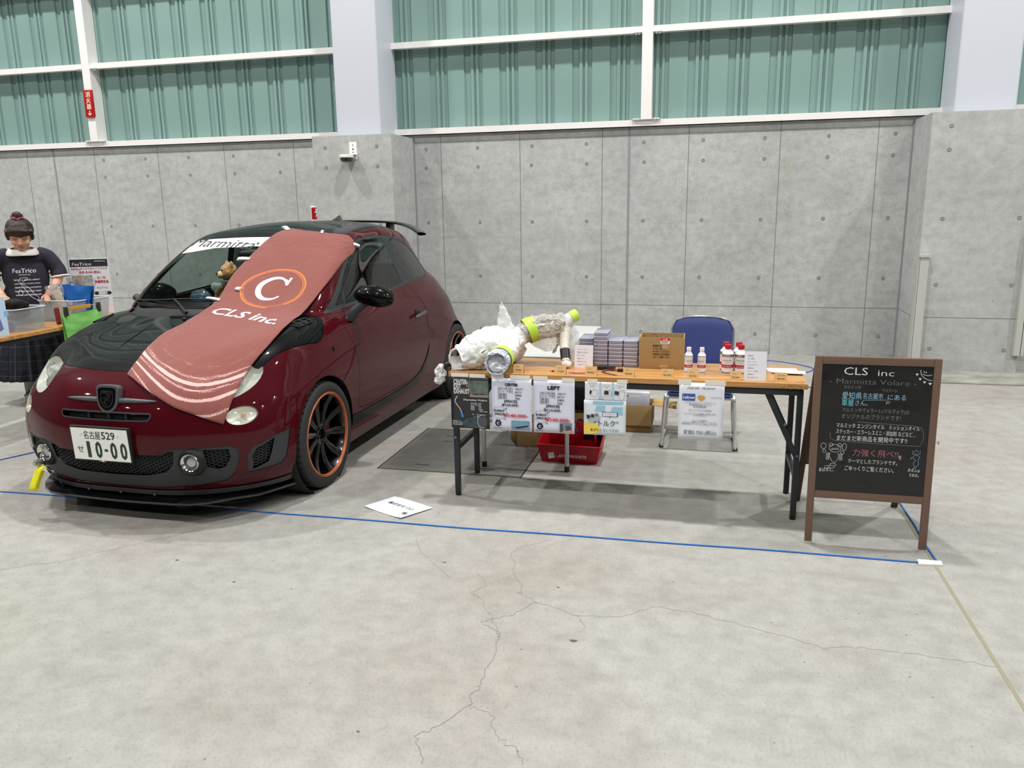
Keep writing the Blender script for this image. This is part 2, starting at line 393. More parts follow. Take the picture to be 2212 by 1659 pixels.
# steel checker plates over the floor pit
M_PLATE = mat('checker_plate_steel', '#74726e', .5, metal=.3, var=.15, vscale=6); M_PLR = mat('checker_plate_rib', '#8d8b87', .4, metal=.4)
for i, (y0, y1, lb) in enumerate(((4.315, 4.535, 'front checker plate strip of the floor pit, the narrow one'), (4.539, 5.225, 'rear checker plate of the floor pit, the wide one'))):
    t = thing('checker_plate_cover', lb, 'floor plate', (-1.475, (y0+y1)/2, 0))
    hx, hy = .445, (y1-y0)/2
    mb = MB(); mb.box(-hx, -hy, .0003, hx, hy, .0012); mb.build('plate', M_PLATE, t, smooth=False)
    mb = MB(); nx = 30; ny = max(2, int(2*hy/.03))
    for a in range(nx):
        for b_ in range(ny):
            s = 1 if (a+b_) % 2 else -1; cx, cy = -hx+(a+.5)*2*hx/nx, -hy+(b_+.5)*2*hy/ny
            mb.bar((cx-.009, cy-.007*s, .0015), (cx+.009, cy+.007*s, .0015), .004, .0016)
    mb.build('raised_ribs', M_PLR, t, smooth=False)
    for cx, cy, hw in ((-.19, .05, .045), (.22, .05, .045), (-.22, .174, .03)) if i else ((-.2, 0, .045), (.21, 0, .045)):
        mb = MB(); mb.box(cx-hw, cy-.004, .0016, cx+hw, cy+.004, .0026); mb.build('lifting_slot', M_DARK, t, smooth=False)
mb = MB()
for a in ((-1.928, 4.308, -1.921, 5.232), (-1.029, 4.308, -1.022, 5.232), (-1.928, 4.308, -1.022, 4.3145), (-1.928, 5.2255, -1.022, 5.232)): mb.box(a[0], a[1], .0003, a[2], a[3], .0012)
mb.build('pit_edge_gap', M_DARK, fl, smooth=False)

# signs and fittings on the wall
t = thing('fire_extinguisher_sign', 'red vertical extinguisher sign with pale characters on white post', 'sign', (-7.285, 8.565, 2.68))
mb = MB(); mb.box(-.062, -.02, 0, .062, 0, .31); mb.build('sign_board', mat('sign_red', '#a8101f', .35), t, bevel=.004)
mb = MB()
for i, ch in enumerate('消火器'): mb.text(ch, (0, -.0208, .232-.068*i), .068, align='c', bold=.02)
mb.stroke([(0, .075), (0, .022)], .010, (0, -.0208, 0)); mb.stroke([(-.024, .045), (0, .02), (.024, .045)], .010, (0, -.0208, 0))
mb.build('lettering', mat('glow_yellow', '#e9eac0', .5), t, smooth=False)
t = thing('hydrant_notice', 'white and red notice plate beside the left pilaster', 'sign', (-4.445, 8.645, 1.22))
mb = MB(); mb.box(-.075, -.006, 0, .055, 0, .38); mb.build('plate', mat('notice_white', '#e8e6e2', .4), t, bevel=.002)
for bx in ((-.065, -.0072, .225, .045, -.006, .36), (-.03, -.0072, .03, .05, -.006, .045)): mb = MB(); mb.box(*bx); mb.build('red_field', MATS['sign_red'], t, smooth=False)
mb = MB(); mb.poly2([(-.02,.24),(.0,.30),(-.03,.30),(-.005,.325),(-.02,.345),(.012,.345),(.02,.32),(.03,.35),(.035,.31),(.015,.29),(.04,.25),(.02,.245),(.005,.275)], (0, -.0078, 0)); mb.build('pictogram', MATS['notice_white'], t, smooth=False)
mb = MB(); mb.text('消火器', (-.01, -.0078, .195), .026, align='c', bold=.02)
for k in range(4): mb.text('使用方法', (-.01, -.0078, .165-.03*k), .017, align='c')
mb.build('lettering', mat('print_red', '#b03034', .5), t, smooth=False)
t = thing('motion_sensor', 'white bracketed wall sensor with dark dome on the left pilaster', 'sensor', (-3.665, 8.0, 2.03))
mb = MB(); mb.box(-.03, -.006, .03, .055, 0, .205); mb.box(-.03, -.07, .075, .055, -.005, .08); mb.build('bracket', M_STEEL, t, bevel=.002)
mb = MB(); mb.box(.008, -.0068, .16, .014, -.006, .185); mb.box(.005, -.0068, .125, .02, -.006, .14); mb.box(.006, -.0068, .095, .018, -.006, .108); mb.build('bracket_slot', M_DARK, t, smooth=False)
mb = MB(); mb.lathe([(.001, .075), (.07, .075), (.074, .068), (.074, .045), (.066, .042), (.001, .042)], 28, (-.03, -.085, 0)); mb.build('housing', mat('sensor_cream', '#d9d6c8', .45), t)
mb = MB(); mb.lathe([(.066, .043), (.064, .02), (.052, .004), (.03, -.001), (.001, -.002)], 28, (-.03, -.085, 0)); mb.build('dome', mat('smoke_dome', '#2c3036', .12, coat=.5), t)
mb = MB()
for px_, pz in ((.72, 1.93), (.72, 1.84), (.65, 1.935)): mb.box(px_-.022, WY-.0009, pz-.03, px_+.022, WY, pz+.03)
mb.build('tape_residue', mat('residue', '#a7a59c', .8), wall, smooth=False)
# ---- car body surface: rows of 15 stations (x, y, z), front centre -> side -> rear centre, half car
import numpy as np
def _z(z, pts): return [(p[0], p[1], z) for p in pts]
CAR_ROWS = [
 _z(.15, [(0,-.70),(.30,-.685),(.52,-.60),(.66,-.47),(.745,-.33),(.77,0),(.765,.36),(.76,.85),(.76,1.35),(.76,1.75),(.77,2.15),(.74,2.48),(.64,2.68),(.34,2.80),(0,2.83)]),
 _z(.26, [(0,-.75),(.30,-.735),(.53,-.65),(.72,-.52),(.79,-.34),(.80,0),(.79,.36),(.785,.85),(.785,1.35),(.785,1.75),(.80,2.15),(.77,2.52),(.66,2.73),(.35,2.85),(0,2.88)]),
 _z(.40, [(0,-.785),(.31,-.765),(.54,-.67),(.735,-.53),(.80,-.34),(.815,0),(.805,.36),(.80,.85),(.80,1.35),(.805,1.75),(.815,2.15),(.785,2.54),(.67,2.76),(.35,2.88),(0,2.91)]),
 _z(.50, [(0,-.78),(.31,-.76),(.54,-.665),(.735,-.52),(.80,-.34),(.815,0),(.81,.36),(.81,.85),(.81,1.35),(.81,1.75),(.815,2.15),(.78,2.53),(.66,2.74),(.35,2.85),(0,2.88)]),
 _z(.60, [(0,-.75),(.31,-.73),(.53,-.63),(.72,-.49),(.793,-.32),(.812,0),(.815,.36),(.815,.85),(.815,1.35),(.815,1.75),(.812,2.15),(.77,2.48),(.64,2.66),(.34,2.77),(0,2.80)]),
 _z(.69, [(0,-.69),(.31,-.665),(.52,-.56),(.69,-.43),(.77,-.27),(.80,.02),(.81,.37),(.815,.85),(.815,1.35),(.81,1.75),(.80,2.15),(.75,2.43),(.62,2.60),(.33,2.71),(0,2.74)]),
 [(0,-.60,.75),(.30,-.575,.755),(.50,-.47,.765),(.645,-.36,.80),(.735,-.2,.81),(.775,.06,.80),(.795,.38,.80),(.805,.85,.80),(.805,1.35,.81),(.80,1.75,.81),(.785,2.12,.82),(.725,2.37,.82),(.60,2.54,.82),(.32,2.65,.82),(0,2.68,.82)],
 [(0,-.42,.825),(.28,-.405,.825),(.47,-.34,.845),(.60,-.25,.872),(.69,-.09,.885),(.74,.12,.89),(.77,.40,.875),(.785,.85,.88),(.785,1.35,.89),(.78,1.75,.895),(.755,2.08,.90),(.69,2.30,.91),(.575,2.46,.91),(.31,2.57,.91),(0,2.60,.91)],
 [(0,-.12,.90),(.26,-.12,.90),(.43,-.08,.90),(.545,-.04,.925),(.635,.05,.937),(.695,.18,.942),(.735,.42,.925),(.755,.85,.935),(.755,1.35,.95),(.75,1.75,.965),(.72,2.05,.98),(.66,2.23,.99),(.55,2.38,1.0),(.30,2.48,1.0),(0,2.51,1.0)],
 [(0,.14,.955),(.25,.145,.953),(.42,.17,.95),(.54,.18,.955),(.61,.225,.957),(.665,.29,.955),(.715,.46,.95),(.74,.85,.965),(.738,1.35,.985),(.73,1.75,1.0),(.70,2.0,1.02),(.63,2.17,1.04),(.53,2.31,1.05),(.29,2.40,1.06),(0,2.43,1.06)],
 [(0,.20,.985),(.25,.21,.983),(.42,.245,.98),(.535,.255,.99),(.62,.275,.995),(.675,.34,.99),(.70,.54,.985),(.725,.87,.998),(.725,1.35,1.015),(.715,1.73,1.03),(.68,1.97,1.05),(.61,2.13,1.07),(.51,2.26,1.08),(.285,2.35,1.09),(0,2.38,1.09)],
 [(0,.48,1.175),(.23,.495,1.17),(.40,.515,1.175),(.50,.515,1.185),(.585,.53,1.187),(.635,.60,1.175),(.65,.80,1.17),(.66,1.05,1.175),(.665,1.38,1.185),(.655,1.68,1.19),(.62,1.89,1.2),(.56,2.04,1.21),(.47,2.17,1.22),(.26,2.25,1.23),(0,2.28,1.23)],
 [(0,.80,1.375),(.22,.795,1.378),(.38,.805,1.37),(.48,.82,1.365),(.55,.85,1.355),(.585,.91,1.347),(.585,1.05,1.345),(.595,1.2,1.35),(.605,1.40,1.355),(.60,1.62,1.345),(.57,1.81,1.34),(.52,1.96,1.335),(.43,2.08,1.335),(.25,2.17,1.34),(0,2.2,1.345)],
 [(0,.90,1.415),(.21,.895,1.416),(.35,.905,1.412),(.44,.925,1.406),(.495,.96,1.40),(.52,1.02,1.40),(.535,1.12,1.40),(.54,1.25,1.40),(.55,1.42,1.405),(.545,1.6,1.40),(.52,1.77,1.39),(.47,1.91,1.38),(.39,2.03,1.375),(.22,2.11,1.38),(0,2.14,1.385)],
 [(0,1.05,1.45),(.17,1.06,1.447),(.26,1.09,1.44),(.32,1.12,1.435),(.35,1.15,1.435),(.37,1.19,1.44),(.38,1.25,1.445),(.39,1.33,1.45),(.395,1.43,1.452),(.39,1.55,1.45),(.37,1.68,1.443),(.34,1.8,1.435),(.28,1.9,1.43),(.16,1.98,1.425),(0,2.0,1.425)],
 [(0,y,z) for y,z in zip([1.18,1.2,1.23,1.26,1.29,1.32,1.36,1.4,1.46,1.52,1.6,1.67,1.74,1.8,1.85],[1.466,1.467,1.468,1.469,1.469,1.47,1.47,1.47,1.469,1.467,1.464,1.461,1.457,1.453,1.448])],
]
def _cr(P, n, power=.5):
    """centripetal Catmull-Rom through axis 0 of P (already padded by one ghost each end); n samples per span"""
    out = []
    for i in range(1, len(P) - 2):
        p0, p1, p2, p3 = P[i-1], P[i], P[i+1], P[i+2]
        d = lambda a, b: np.maximum(np.linalg.norm(b - a, axis=-1, keepdims=True), 1e-4) ** power
        t0 = 0; t1 = d(p0, p1); t2 = t1 + d(p1, p2); t3 = t2 + d(p2, p3)
        for k in range(n):
            t = t1 + (t2 - t1) * k / n
            a1 = (t1-t)/(t1-t0)*p0 + (t-t0)/(t1-t0)*p1; a2 = (t2-t)/(t2-t1)*p1 + (t-t1)/(t2-t1)*p2; a3 = (t3-t)/(t3-t2)*p2 + (t-t2)/(t3-t2)*p3
            b1 = (t2-t)/(t2-t0)*a1 + (t-t0)/(t2-t0)*a2; b2 = (t3-t)/(t3-t1)*a2 + (t-t1)/(t3-t1)*a3
            out.append((t2-t)/(t2-t1)*b1 + (t-t1)/(t2-t1)*b2)
    out.append(P[-2]); return np.array(out)
def car_grid(nu=8, nv=7):
    R = np.array(CAR_ROWS, float)                                    # rows, cols, 3
    C = R.transpose(1, 0, 2); m = np.array([-1, 1, 1])
    C = np.concatenate([[C[1] * m], C, [C[-2] * m]], 0)              # mirrored ghosts keep the centre line smooth
    G = _cr(C, nu)                                                   # dense cols, rows, 3
    V = G.transpose(1, 0, 2)
    top = V[-2] * m                                                  # ghost past the roof line
    V = np.concatenate([[2 * V[0] - V[1]], V, [top]], 0)
    return _cr(V, nv)                                                # dense rows, dense cols, 3
def car_normals(G):
    du = np.gradient(G, axis=1); dv = np.gradient(G, axis=0)
    m = np.array([-1, 1, 1])
    du[:, 0] = (G[:, 1] - G[:, 1] * m) ; du[:, -1] = (G[:, -2] * m - G[:, -2])
    N = np.cross(du, dv); L = np.linalg.norm(N, axis=2, keepdims=True)
    N = N / np.maximum(L, 1e-9); N[-1] = (0, 0, 1); N[-2] = N[-3]
    return N
# ---------------------------------------------------------------- the small dark red hatchback
CAR_LOC = (-2.872, 3.988, 0); CAR_RZ = -.01703
M_RED = mat('wine_red_paint', '#42040f', .45, coat=.55, spec=.04)
M_BLK = mat('gloss_black_paint', '#030304', .35, coat=.34, spec=.08); M_PLAS = mat('charcoal_plastic', '#2e3033', .55); M_RUB = mat('black_rubber', '#0c0c0d', .6)
M_GLASS = film('car_glass', '#c6d2cd', .02); M_GLASSD = film('privacy_glass', '#5d6a68', .05); M_CHR = mat('chrome', '#d5d7d9', .12, metal=1)
M_SILV = mat('lamp_reflector', '#f2f3ee', .35, metal=.25); M_LENS = film('lamp_lens', '#f2f4f0', .06, white=.22, wcol='#f2f4e6')
M_LIN = mat('cabin_lining', '#141517', .85)
car = thing('hatchback_car', 'dark wine-red two-door hatchback with black bonnet and roof, parked facing the camera', 'car', CAR_LOC, CAR_RZ)
G_ = car_grid(8, 7)
for _ in range(8):                                                    # fair the skin so reflections run smoothly
    M_ = np.array([-1, 1, 1]); E_ = np.concatenate([G_[:, 1:2]*M_, G_, G_[:, -2:-1]*M_], 1)
    A_ = G_.copy(); A_[1:-1] = .5*G_[1:-1] + .125*(G_[:-2]+G_[2:]) + .125*(E_[1:-1, :-2]+E_[1:-1, 2:]); G_ = A_
N_ = car_normals(G_)
for _ in range(5): N_[1:-2, 1:-1] = .4*N_[1:-2, 1:-1] + .15*(N_[:-3, 1:-1]+N_[2:-1, 1:-1]+N_[1:-2, :-2]+N_[1:-2, 2:])
def _faces(G, N):
    H, W = G.shape[:2]; A = np.concatenate([G, N], 2).tolist(); F = []
    for i in range(H-1):
        for j in range(W-1):
            a, b, c, d = A[i][j], A[i][j+1], A[i+1][j+1], A[i+1][j]
            F.append([a, b, c, d]); F.append([[-p[0], p[1], p[2], -p[3], p[4], p[5]] for p in (d, c, b, a)])
    return F
AX = {'x': (1, 2), 'y': (0, 2), 'z': (0, 1)}
def inpoly(x, y, P):
    c = False; n = len(P); j = n-1
    for i in range(n):
        xi, yi = P[i]; xj, yj = P[j]
        if (yi > y) != (yj > y) and x < (xj-xi)*(y-yi)/(yj-yi)+xi: c = not c
        j = i
    return c
def cut(F, P, ax, ok):
    """split the panel F along outline P seen along axis ax; returns (inside, outside)"""
    u, v = AX[ax]; xs = [p[0] for p in P]; ys = [p[1] for p in P]; X0, X1, Y0, Y1 = min(xs), max(xs), min(ys), max(ys)
    cand, out = [], []
    for f in F:
        fu = [p[u] for p in f]; fv = [p[v] for p in f]
        (cand if min(fu) <= X1 and max(fu) >= X0 and min(fv) <= Y1 and max(fv) >= Y0 and ok([sum(p[k] for p in f)/len(f) for k in range(6)]) else out).append(f)
    n = len(P)
    for i in range(n):
        (ax_, ay), (bx, by) = P[i], P[(i+1) % n]; nx, ny = by-ay, ax_-bx; L = math.hypot(nx, ny)
        if L < 1e-9: continue
        nx /= L; ny /= L; x0, x1, y0, y1 = min(ax_, bx)-1e-5, max(ax_, bx)+1e-5, min(ay, by)-1e-5, max(ay, by)+1e-5
        new = []
        for f in cand:
            fu = [p[u] for p in f]; fv = [p[v] for p in f]
            if min(fu) > x1 or max(fu) < x0 or min(fv) > y1 or max(fv) < y0: new.append(f); continue
            D = [(p[u]-ax_)*nx+(p[v]-ay)*ny for p in f]
            if max(D) < 1e-7 or min(D) > -1e-7: new.append(f); continue
            A, B = [], []
            for k in range(len(f)):
                p, q, dp, dq = f[k], f[(k+1) % len(f)], D[k], D[(k+1) % len(f)]
                if dp >= 0: A.append(p)
                if dp <= 0: B.append(p)
                if dp*dq < 0:
                    t = dp/(dp-dq); m = [a+(b-a)*t for a, b in zip(p, q)]; A.append(m); B.append(m)
            for q in (A, B):
                if len(q) > 2: new.append(q)
        cand = new
    ins = []
    for f in cand:
        (ins if inpoly(sum(p[u] for p in f)/len(f), sum(p[v] for p in f)/len(f), P) else out).append(f)
    return ins, out
def panel(F, name, m, parent=None, off=0, label=None, thick=0, flip=False):
    idx = {}; V = []; NN = []; FF = []
    for f in F:
        r = []
        for p in f:
            k = (round(p[0], 5), round(p[1], 5), round(p[2], 5))
            if k not in idx: idx[k] = len(V); V.append((p[0]+p[3]*off, p[1]+p[4]*off, p[2]+p[5]*off)); NN.append(p[3:6])
            if idx[k] not in r: r.append(idx[k])
        if len(r) > 2: FF.append(r[::-1] if flip else r)
    me = bpy.data.meshes.new(name); me.from_pydata(V, [], FF); me.materials.append(m)
    me.polygons.foreach_set('use_smooth', [True]*len(me.polygons))
    sg = -1 if flip else 1
    me.normals_split_custom_set_from_vertices([tuple(sg*c/max(1e-9, math.sqrt(n[0]**2+n[1]**2+n[2]**2)) for c in n) for n in NN])
    o = bpy.data.objects.new(name, me); COL.objects.link(o)
    if parent is not None: o.parent = parent
    if label: o['label'] = label
    return o
def mir(P): return [(-x, y) for x, y in P][::-1]
def sm(P, n=6, closed=True): return [(p[0], p[1]) for p in spline([(a, b, 0) for a, b in P], n, closed)]
def ell(cx, cy, rx, ry, rot=0, n=36): return [(cx+rx*cos(a)*cos(rot)-ry*sin(a)*sin(rot), cy+rx*cos(a)*sin(rot)+ry*sin(a)*cos(rot)) for a in [2*PI*i/n for i in range(n)]]
def inset(P, d):
    n = len(P); ar = sum(P[i][0]*P[(i+1) % n][1]-P[(i+1) % n][0]*P[i][1] for i in range(n)); s = 1 if ar > 0 else -1; out = []
    for i in range(n):
        a, b = P[i-1], P[(i+1) % n]; dx, dy = b[0]-a[0], b[1]-a[1]; L = math.hypot(dx, dy) or 1
        out.append((P[i][0]-s*dy/L*d, P[i][1]+s*dx/L*d))
    return out
from mathutils.bvhtree import BVHTree
_F = _faces(G_, N_)
_bv = [p[:3] for f in _F for p in f]; BVH = BVHTree.FromPolygons(_bv, [(4*i, 4*i+1, 4*i+2, 4*i+3) for i in range(len(_F))])
def onfront(x, z): h = BVH.ray_cast(Vector((x, -3, z)), Vector((0, 1, 0))); return h[0], h[1]
def onside(y, z, s=1): h = BVH.ray_cast(Vector((3*s, y, z)), Vector((-s, 0, 0))); return h[0], h[1]
def ontop(x, y): h = BVH.ray_cast(Vector((x, y, 3)), Vector((0, 0, -1))); return h[0], h[1]
def near(p, off=0):
    h = BVH.find_nearest(Vector(p)); n = h[1]
    return h[0] + n*off
gaps = []
def cutgap(F, P, ax, ok, w=.0028):
    """panel with a real shut line round it"""
    a, out = cut(F, P, ax, ok); b, ring = cut(a, inset(P, w), ax, ok); gaps.extend(ring); return b, out
F = _F
# wheel arches: opening through the side
for s in (1, -1):
    for cy, r in ((0, .332), (2.3, .328)):
        P = [(cy+r*cos(a), .305+r*sin(a)) for a in [PI*i/28 for i in range(29)]]; P = [(cy+r*.985, .05)] + P + [(cy-r*.985, .05)]
        _, F = cut(F, P, 'x', lambda c, s=s: c[0]*s > .3)
front = lambda c: c[1] < .3; rear = lambda c: c[1] > 1.9 and c[4] > .1
# windscreen
WS = sm([(-.60,1.0),(-.585,1.17),(-.545,1.31),(-.50,1.372),(-.25,1.392),(0,1.397),(.25,1.392),(.50,1.372),(.545,1.31),(.585,1.17),(.60,1.0),(.40,.985),(0,.99),(-.40,.985)], 5)
ws_ok = lambda c: c[1] < 1.0 and c[4] < -.35 and c[2] > .9
wsF, F = cut(F, WS, 'y', ws_ok); glass, frit = cut(wsF, inset(WS, .022), 'y', ws_ok)
panel(glass, 'windshield', M_GLASS, car); panel(frit, 'windshield_border', M_BLK, car)
RW = sm([(-.47,1.12),(-.44,1.25),(-.36,1.325),(0,1.34),(.36,1.325),(.44,1.25),(.47,1.12),(.3,1.10),(-.3,1.10)], 5)
g, F = cut(F, RW, 'y', rear); panel(g, 'rear_window', M_GLASSD, car)
# side glass in its black surround
SG = [(.285,.948),(.42,1.035),(.66,1.205),(.80,1.292),(.88,1.33),(.98,1.352),(1.15,1.364),(1.30,1.366),(1.45,1.358),(1.62,1.333),(1.78,1.285),(1.90,1.22),(1.985,1.13),(2.015,1.07),(1.99,1.042),(1.9,1.032),(1.4,1.012),(.85,.985),(.5,.962)]
DG = [(.415,.985),(.66,1.18),(.80,1.27),(.90,1.322),(1.02,1.345),(1.18,1.352),(1.33,1.351),(1.385,1.03),(1.385,1.03),(.9,1.0),(.5,.978)]
QG = [(1.455,1.03),(1.415,1.345),(1.5,1.338),(1.62,1.316),(1.76,1.27),(1.87,1.205),(1.95,1.125),(1.98,1.066),(1.96,1.05),(1.9,1.045)]
PG = [(.335,.965),(.395,1.012),(.385,.972)]
for s in (1, -1):
    ok = lambda c, s=s: c[0]*s > .3 and c[3]*s > .35
    sg, F = cut(F, SG, 'x', ok)
    a, sg = cut(sg, DG, 'x', ok); b, sg = cut(sg, QG, 'x', ok)
    lb = 'car left' if s > 0 else 'car right'
    panel(a, 'door_window', M_GLASS, car); panel(b, 'quarter_window', M_GLASSD, car); panel(sg, 'window_surround', M_PLAS, car, off=.001)
# roof skin, black
RF = sm([(-.505,.80),(-.51,.95),(-.515,1.25),(-.51,1.6),(-.47,1.86),(-.40,2.0),(-.2,2.1),(0,2.12),(.2,2.1),(.40,2.0),(.47,1.86),(.51,1.6),(.515,1.25),(.51,.95),(.505,.80),(0,.70)], 5)
r, F = cutgap(F, RF, 'z', lambda c: c[2] > 1.30 and c[5] > .45, .002); panel(r, 'roof', M_BLK, car)
# bonnet (black clamshell) and cowl
HD = [(0,-.592),(.2,-.582),(.36,-.545),(.46,-.495),(.545,-.43),(.60,-.41),(.655,-.40),(.69,-.30),(.735,-.14),(.757,-.02),(.765,.05),(.755,.12),(.725,.175),(.69,.20),(.60,.195),(.5,.13),(.3,.09),(0,.08)]
HD = sm([(x, y) for x, y in HD] + [(-x, y) for x, y in HD[1:-1]][::-1], 3)
hd_ok = lambda c: c[5] > .12 and c[2] > .70 and c[1] < .45
h, F = cutgap(F, HD, 'z', hd_ok)
M_HOOD = mat('bonnet_black_paint', '#040405', .4, coat=.34, spec=.08); M_HOOD.node_tree.nodes['Principled BSDF'].inputs['Coat Roughness'].default_value = .05
bonnet = panel(h, 'bonnet', M_HOOD, car)
CW = [(.60,.19),(.5,.125),(.3,.085),(0,.075)]; CW = CW + [(-x, y) for x, y in CW[:-1]][::-1] + [(-.61,.30),(-.5,.27),(-.3,.22),(0,.205),(.3,.22),(.5,.27),(.61,.30)]
c_, F = cut(F, CW, 'z', lambda c: c[2] > .9 and c[2] < 1.01 and c[1] < .4); panel(c_, 'cowl_panel', M_RUB, car, off=-.012)
# doors
DR = sm([(.31,.985),(.335,.90),(.375,.80),(.42,.70),(.432,.54),(.425,.40),(.44,.352),(.60,.338),(1.0,.338),(1.30,.352),(1.46,.385),(1.565,.44),(1.615,.53),(1.64,.66),(1.63,.78),(1.57,.90),(1.475,1.0),(1.39,1.06),(.9,1.05),(.45,1.03)], 3)
doors = {}
for s in (1, -1):
    d, F = cutgap(F, DR, 'x', lambda c, s=s: c[0]*s > .55 and c[3]*s > .3 and c[2] < 1.04, .0032)
    doors[s] = panel(d, 'door', M_RED, car)
    # black sill flash with rising tail
    RK = [(.245,.335),(.44,.322),(1.0,.318),(1.32,.335),(1.49,.375),(1.60,.475),(1.655,.56),(1.62,.44),(1.55,.35),(1.40,.292),(1.2,.272),(.6,.262),(.26,.258)]
    d, F = cut(F, RK, 'x', lambda c, s=s: c[0]*s > .55); panel(d, 'side_skirt', M_BLK, car, off=.004)
# front face openings
LI = [(0,.378),(.30,.382),(.335,.408),(.45,.412),(.60,.412),(.635,.395),(.64,.34),(.61,.265),(.565,.222),(.45,.203),(.25,.192),(0,.188)]
LI = LI + [(-x, y) for x, y in LI[1:-1]][::-1]
li, F = cut(F, LI, 'y', front)
CM = [(0,.374),(.30,.378),(.34,.398),(.365,.395),(.352,.33),(.31,.285),(.2,.262),(0,.256)]; CM = CM + [(-x, y) for x, y in CM[1:-1]][::-1]
SM = [(.495,.398),(.60,.392),(.605,.35),(.575,.30),(.545,.29),(.50,.305)]
cm, li = cut(li, CM, 'y', front); sm1, li = cut(li, SM, 'y', front); sm2, li = cut(li, mir(SM), 'y', front)
grille = panel(li, 'lower_grille_surround', M_PLAS, car, off=-.004)
mesh_back = cm + sm1 + sm2
panel(mesh_back, 'grille_backing', M_RUB, grille, off=-.035)
SL = [(-.264,.572),(-.262,.581),(-.254,.587),(-.12,.588),(0,.588),(.12,.588),(.254,.587),(.262,.581),(.264,.572),(.258,.556),(.247,.546),(.12,.543),(0,.542),(-.12,.543),(-.247,.546),(-.258,.556)]
sl, F = cut(F, SL, 'y', front); sl_i, sl_o = cut(sl, inset(SL, .008), 'y', front)
slot = panel(sl_o, 'upper_grille', M_PLAS, car, off=.002); panel(sl_i, 'grille_backing', M_RUB, slot, off=-.03)
# headlights, lower lamps
lamps = []
for s in (1, -1):
    hl = ell(.562*s, .716, .118, .089, .25*s); okf = lambda c, s=s: c[1] < 0 and c[0]*s > .3
    a, F = cutgap(F, hl, 'y', okf, .002); lamps.append(('headlight', a, hl, s))
    ll = ell(.65*s, .553, .061, .044, 0); a, F = cutgap(F, ll, 'y', okf, .003); lamps.append(('running_light', a, ll, s))
for s in (1, -1):
    VN = [(-.575,.255),(-.585,.35),(-.565,.395),(-.47,.432),(-.372,.442),(-.405,.30),(-.43,.272)]
    ok = lambda c, s=s: c[0]*s > .5
    v, F = cut(F, VN, 'x', ok)
    v1, v2 = cut(v, [(-.56,.27),(-.57,.345),(-.555,.382),(-.475,.418),(-.505,.30)], 'x', ok)
    vp = panel(v2, 'bumper_vent', M_PLAS, car, off=-.003); panel(v1, 'grille_backing', M_RUB, vp, off=-.03)
    if s > 0: VENT1 = (v1, vp)
    else: VENT2 = (v1, vp)
lp, F = cut(F, [(-.9,0),(.9,0),(.9,.180),(-.9,.180)], 'y', lambda c: c[1] < -.30)
panel(lp, 'lower_lip', M_PLAS, car, off=.006)
body = panel(F, 'body', M_RED, car)
panel(gaps, 'shut_lines', M_DARK, body, off=-.007)
# inner skin so that panels have depth
inn = [f for f in F if sum(p[2] for p in f)/len(f) > .3]
panel(inn + r, 'cabin_lining', M_LIN, body, off=-.022, flip=True)
def hexnet(polys, fn, a=.0105, w=.0026):
    mb = MB(); xs = [p[0] for P in polys for p in P]; ys = [p[1] for P in polys for p in P]; E = set()
    dx, dy = a*1.5*1.15, a*math.sqrt(3)
    for i in range(int((max(xs)-min(xs))/dx)+2):
        for j in range(int((max(ys)-min(ys))/dy)+2):
            cx, cy = min(xs)+i*dx, min(ys)+(j+.5*(i % 2))*dy
            pts = [(round(cx+a*1.15*cos(PI/3*k), 4), round(cy+a*sin(PI/3*k), 4)) for k in range(6)]
            for k in range(6):
                p, q = pts[k], pts[(k+1) % 6]
                if any(inpoly((p[0]+q[0])/2, (p[1]+q[1])/2, P) for P in polys): E.add((min(p, q), max(p, q)))
    for p, q in E:
        A, n1 = fn(*p); B, n2 = fn(*q)
        if A is None or B is None or (A-B).length > a*4: continue
        mb.bar(A-n1*.016, B-n2*.016, w, .007, n1)
    return mb
hexnet([CM, SM, mir(SM)], onfront).build('honeycomb_mesh', M_PLAS, grille, smooth=False)
for s, (v1, vp) in ((1, VENT1), (-1, VENT2)):
    hexnet([[(-.56,.27),(-.57,.345),(-.555,.382),(-.475,.418),(-.505,.30)]], lambda y, z, s=s: onside(y, z, s), .009).build('honeycomb_mesh', M_PLAS, vp, smooth=False)
for k in (-.10, .02, .12):
    p, n_ = onfront(k, .566); mb = MB(); mb.box(p.x-.003, p.y+.008, .548, p.x+.003, p.y+.03, .583); mb.build('slat', M_PLAS, slot)
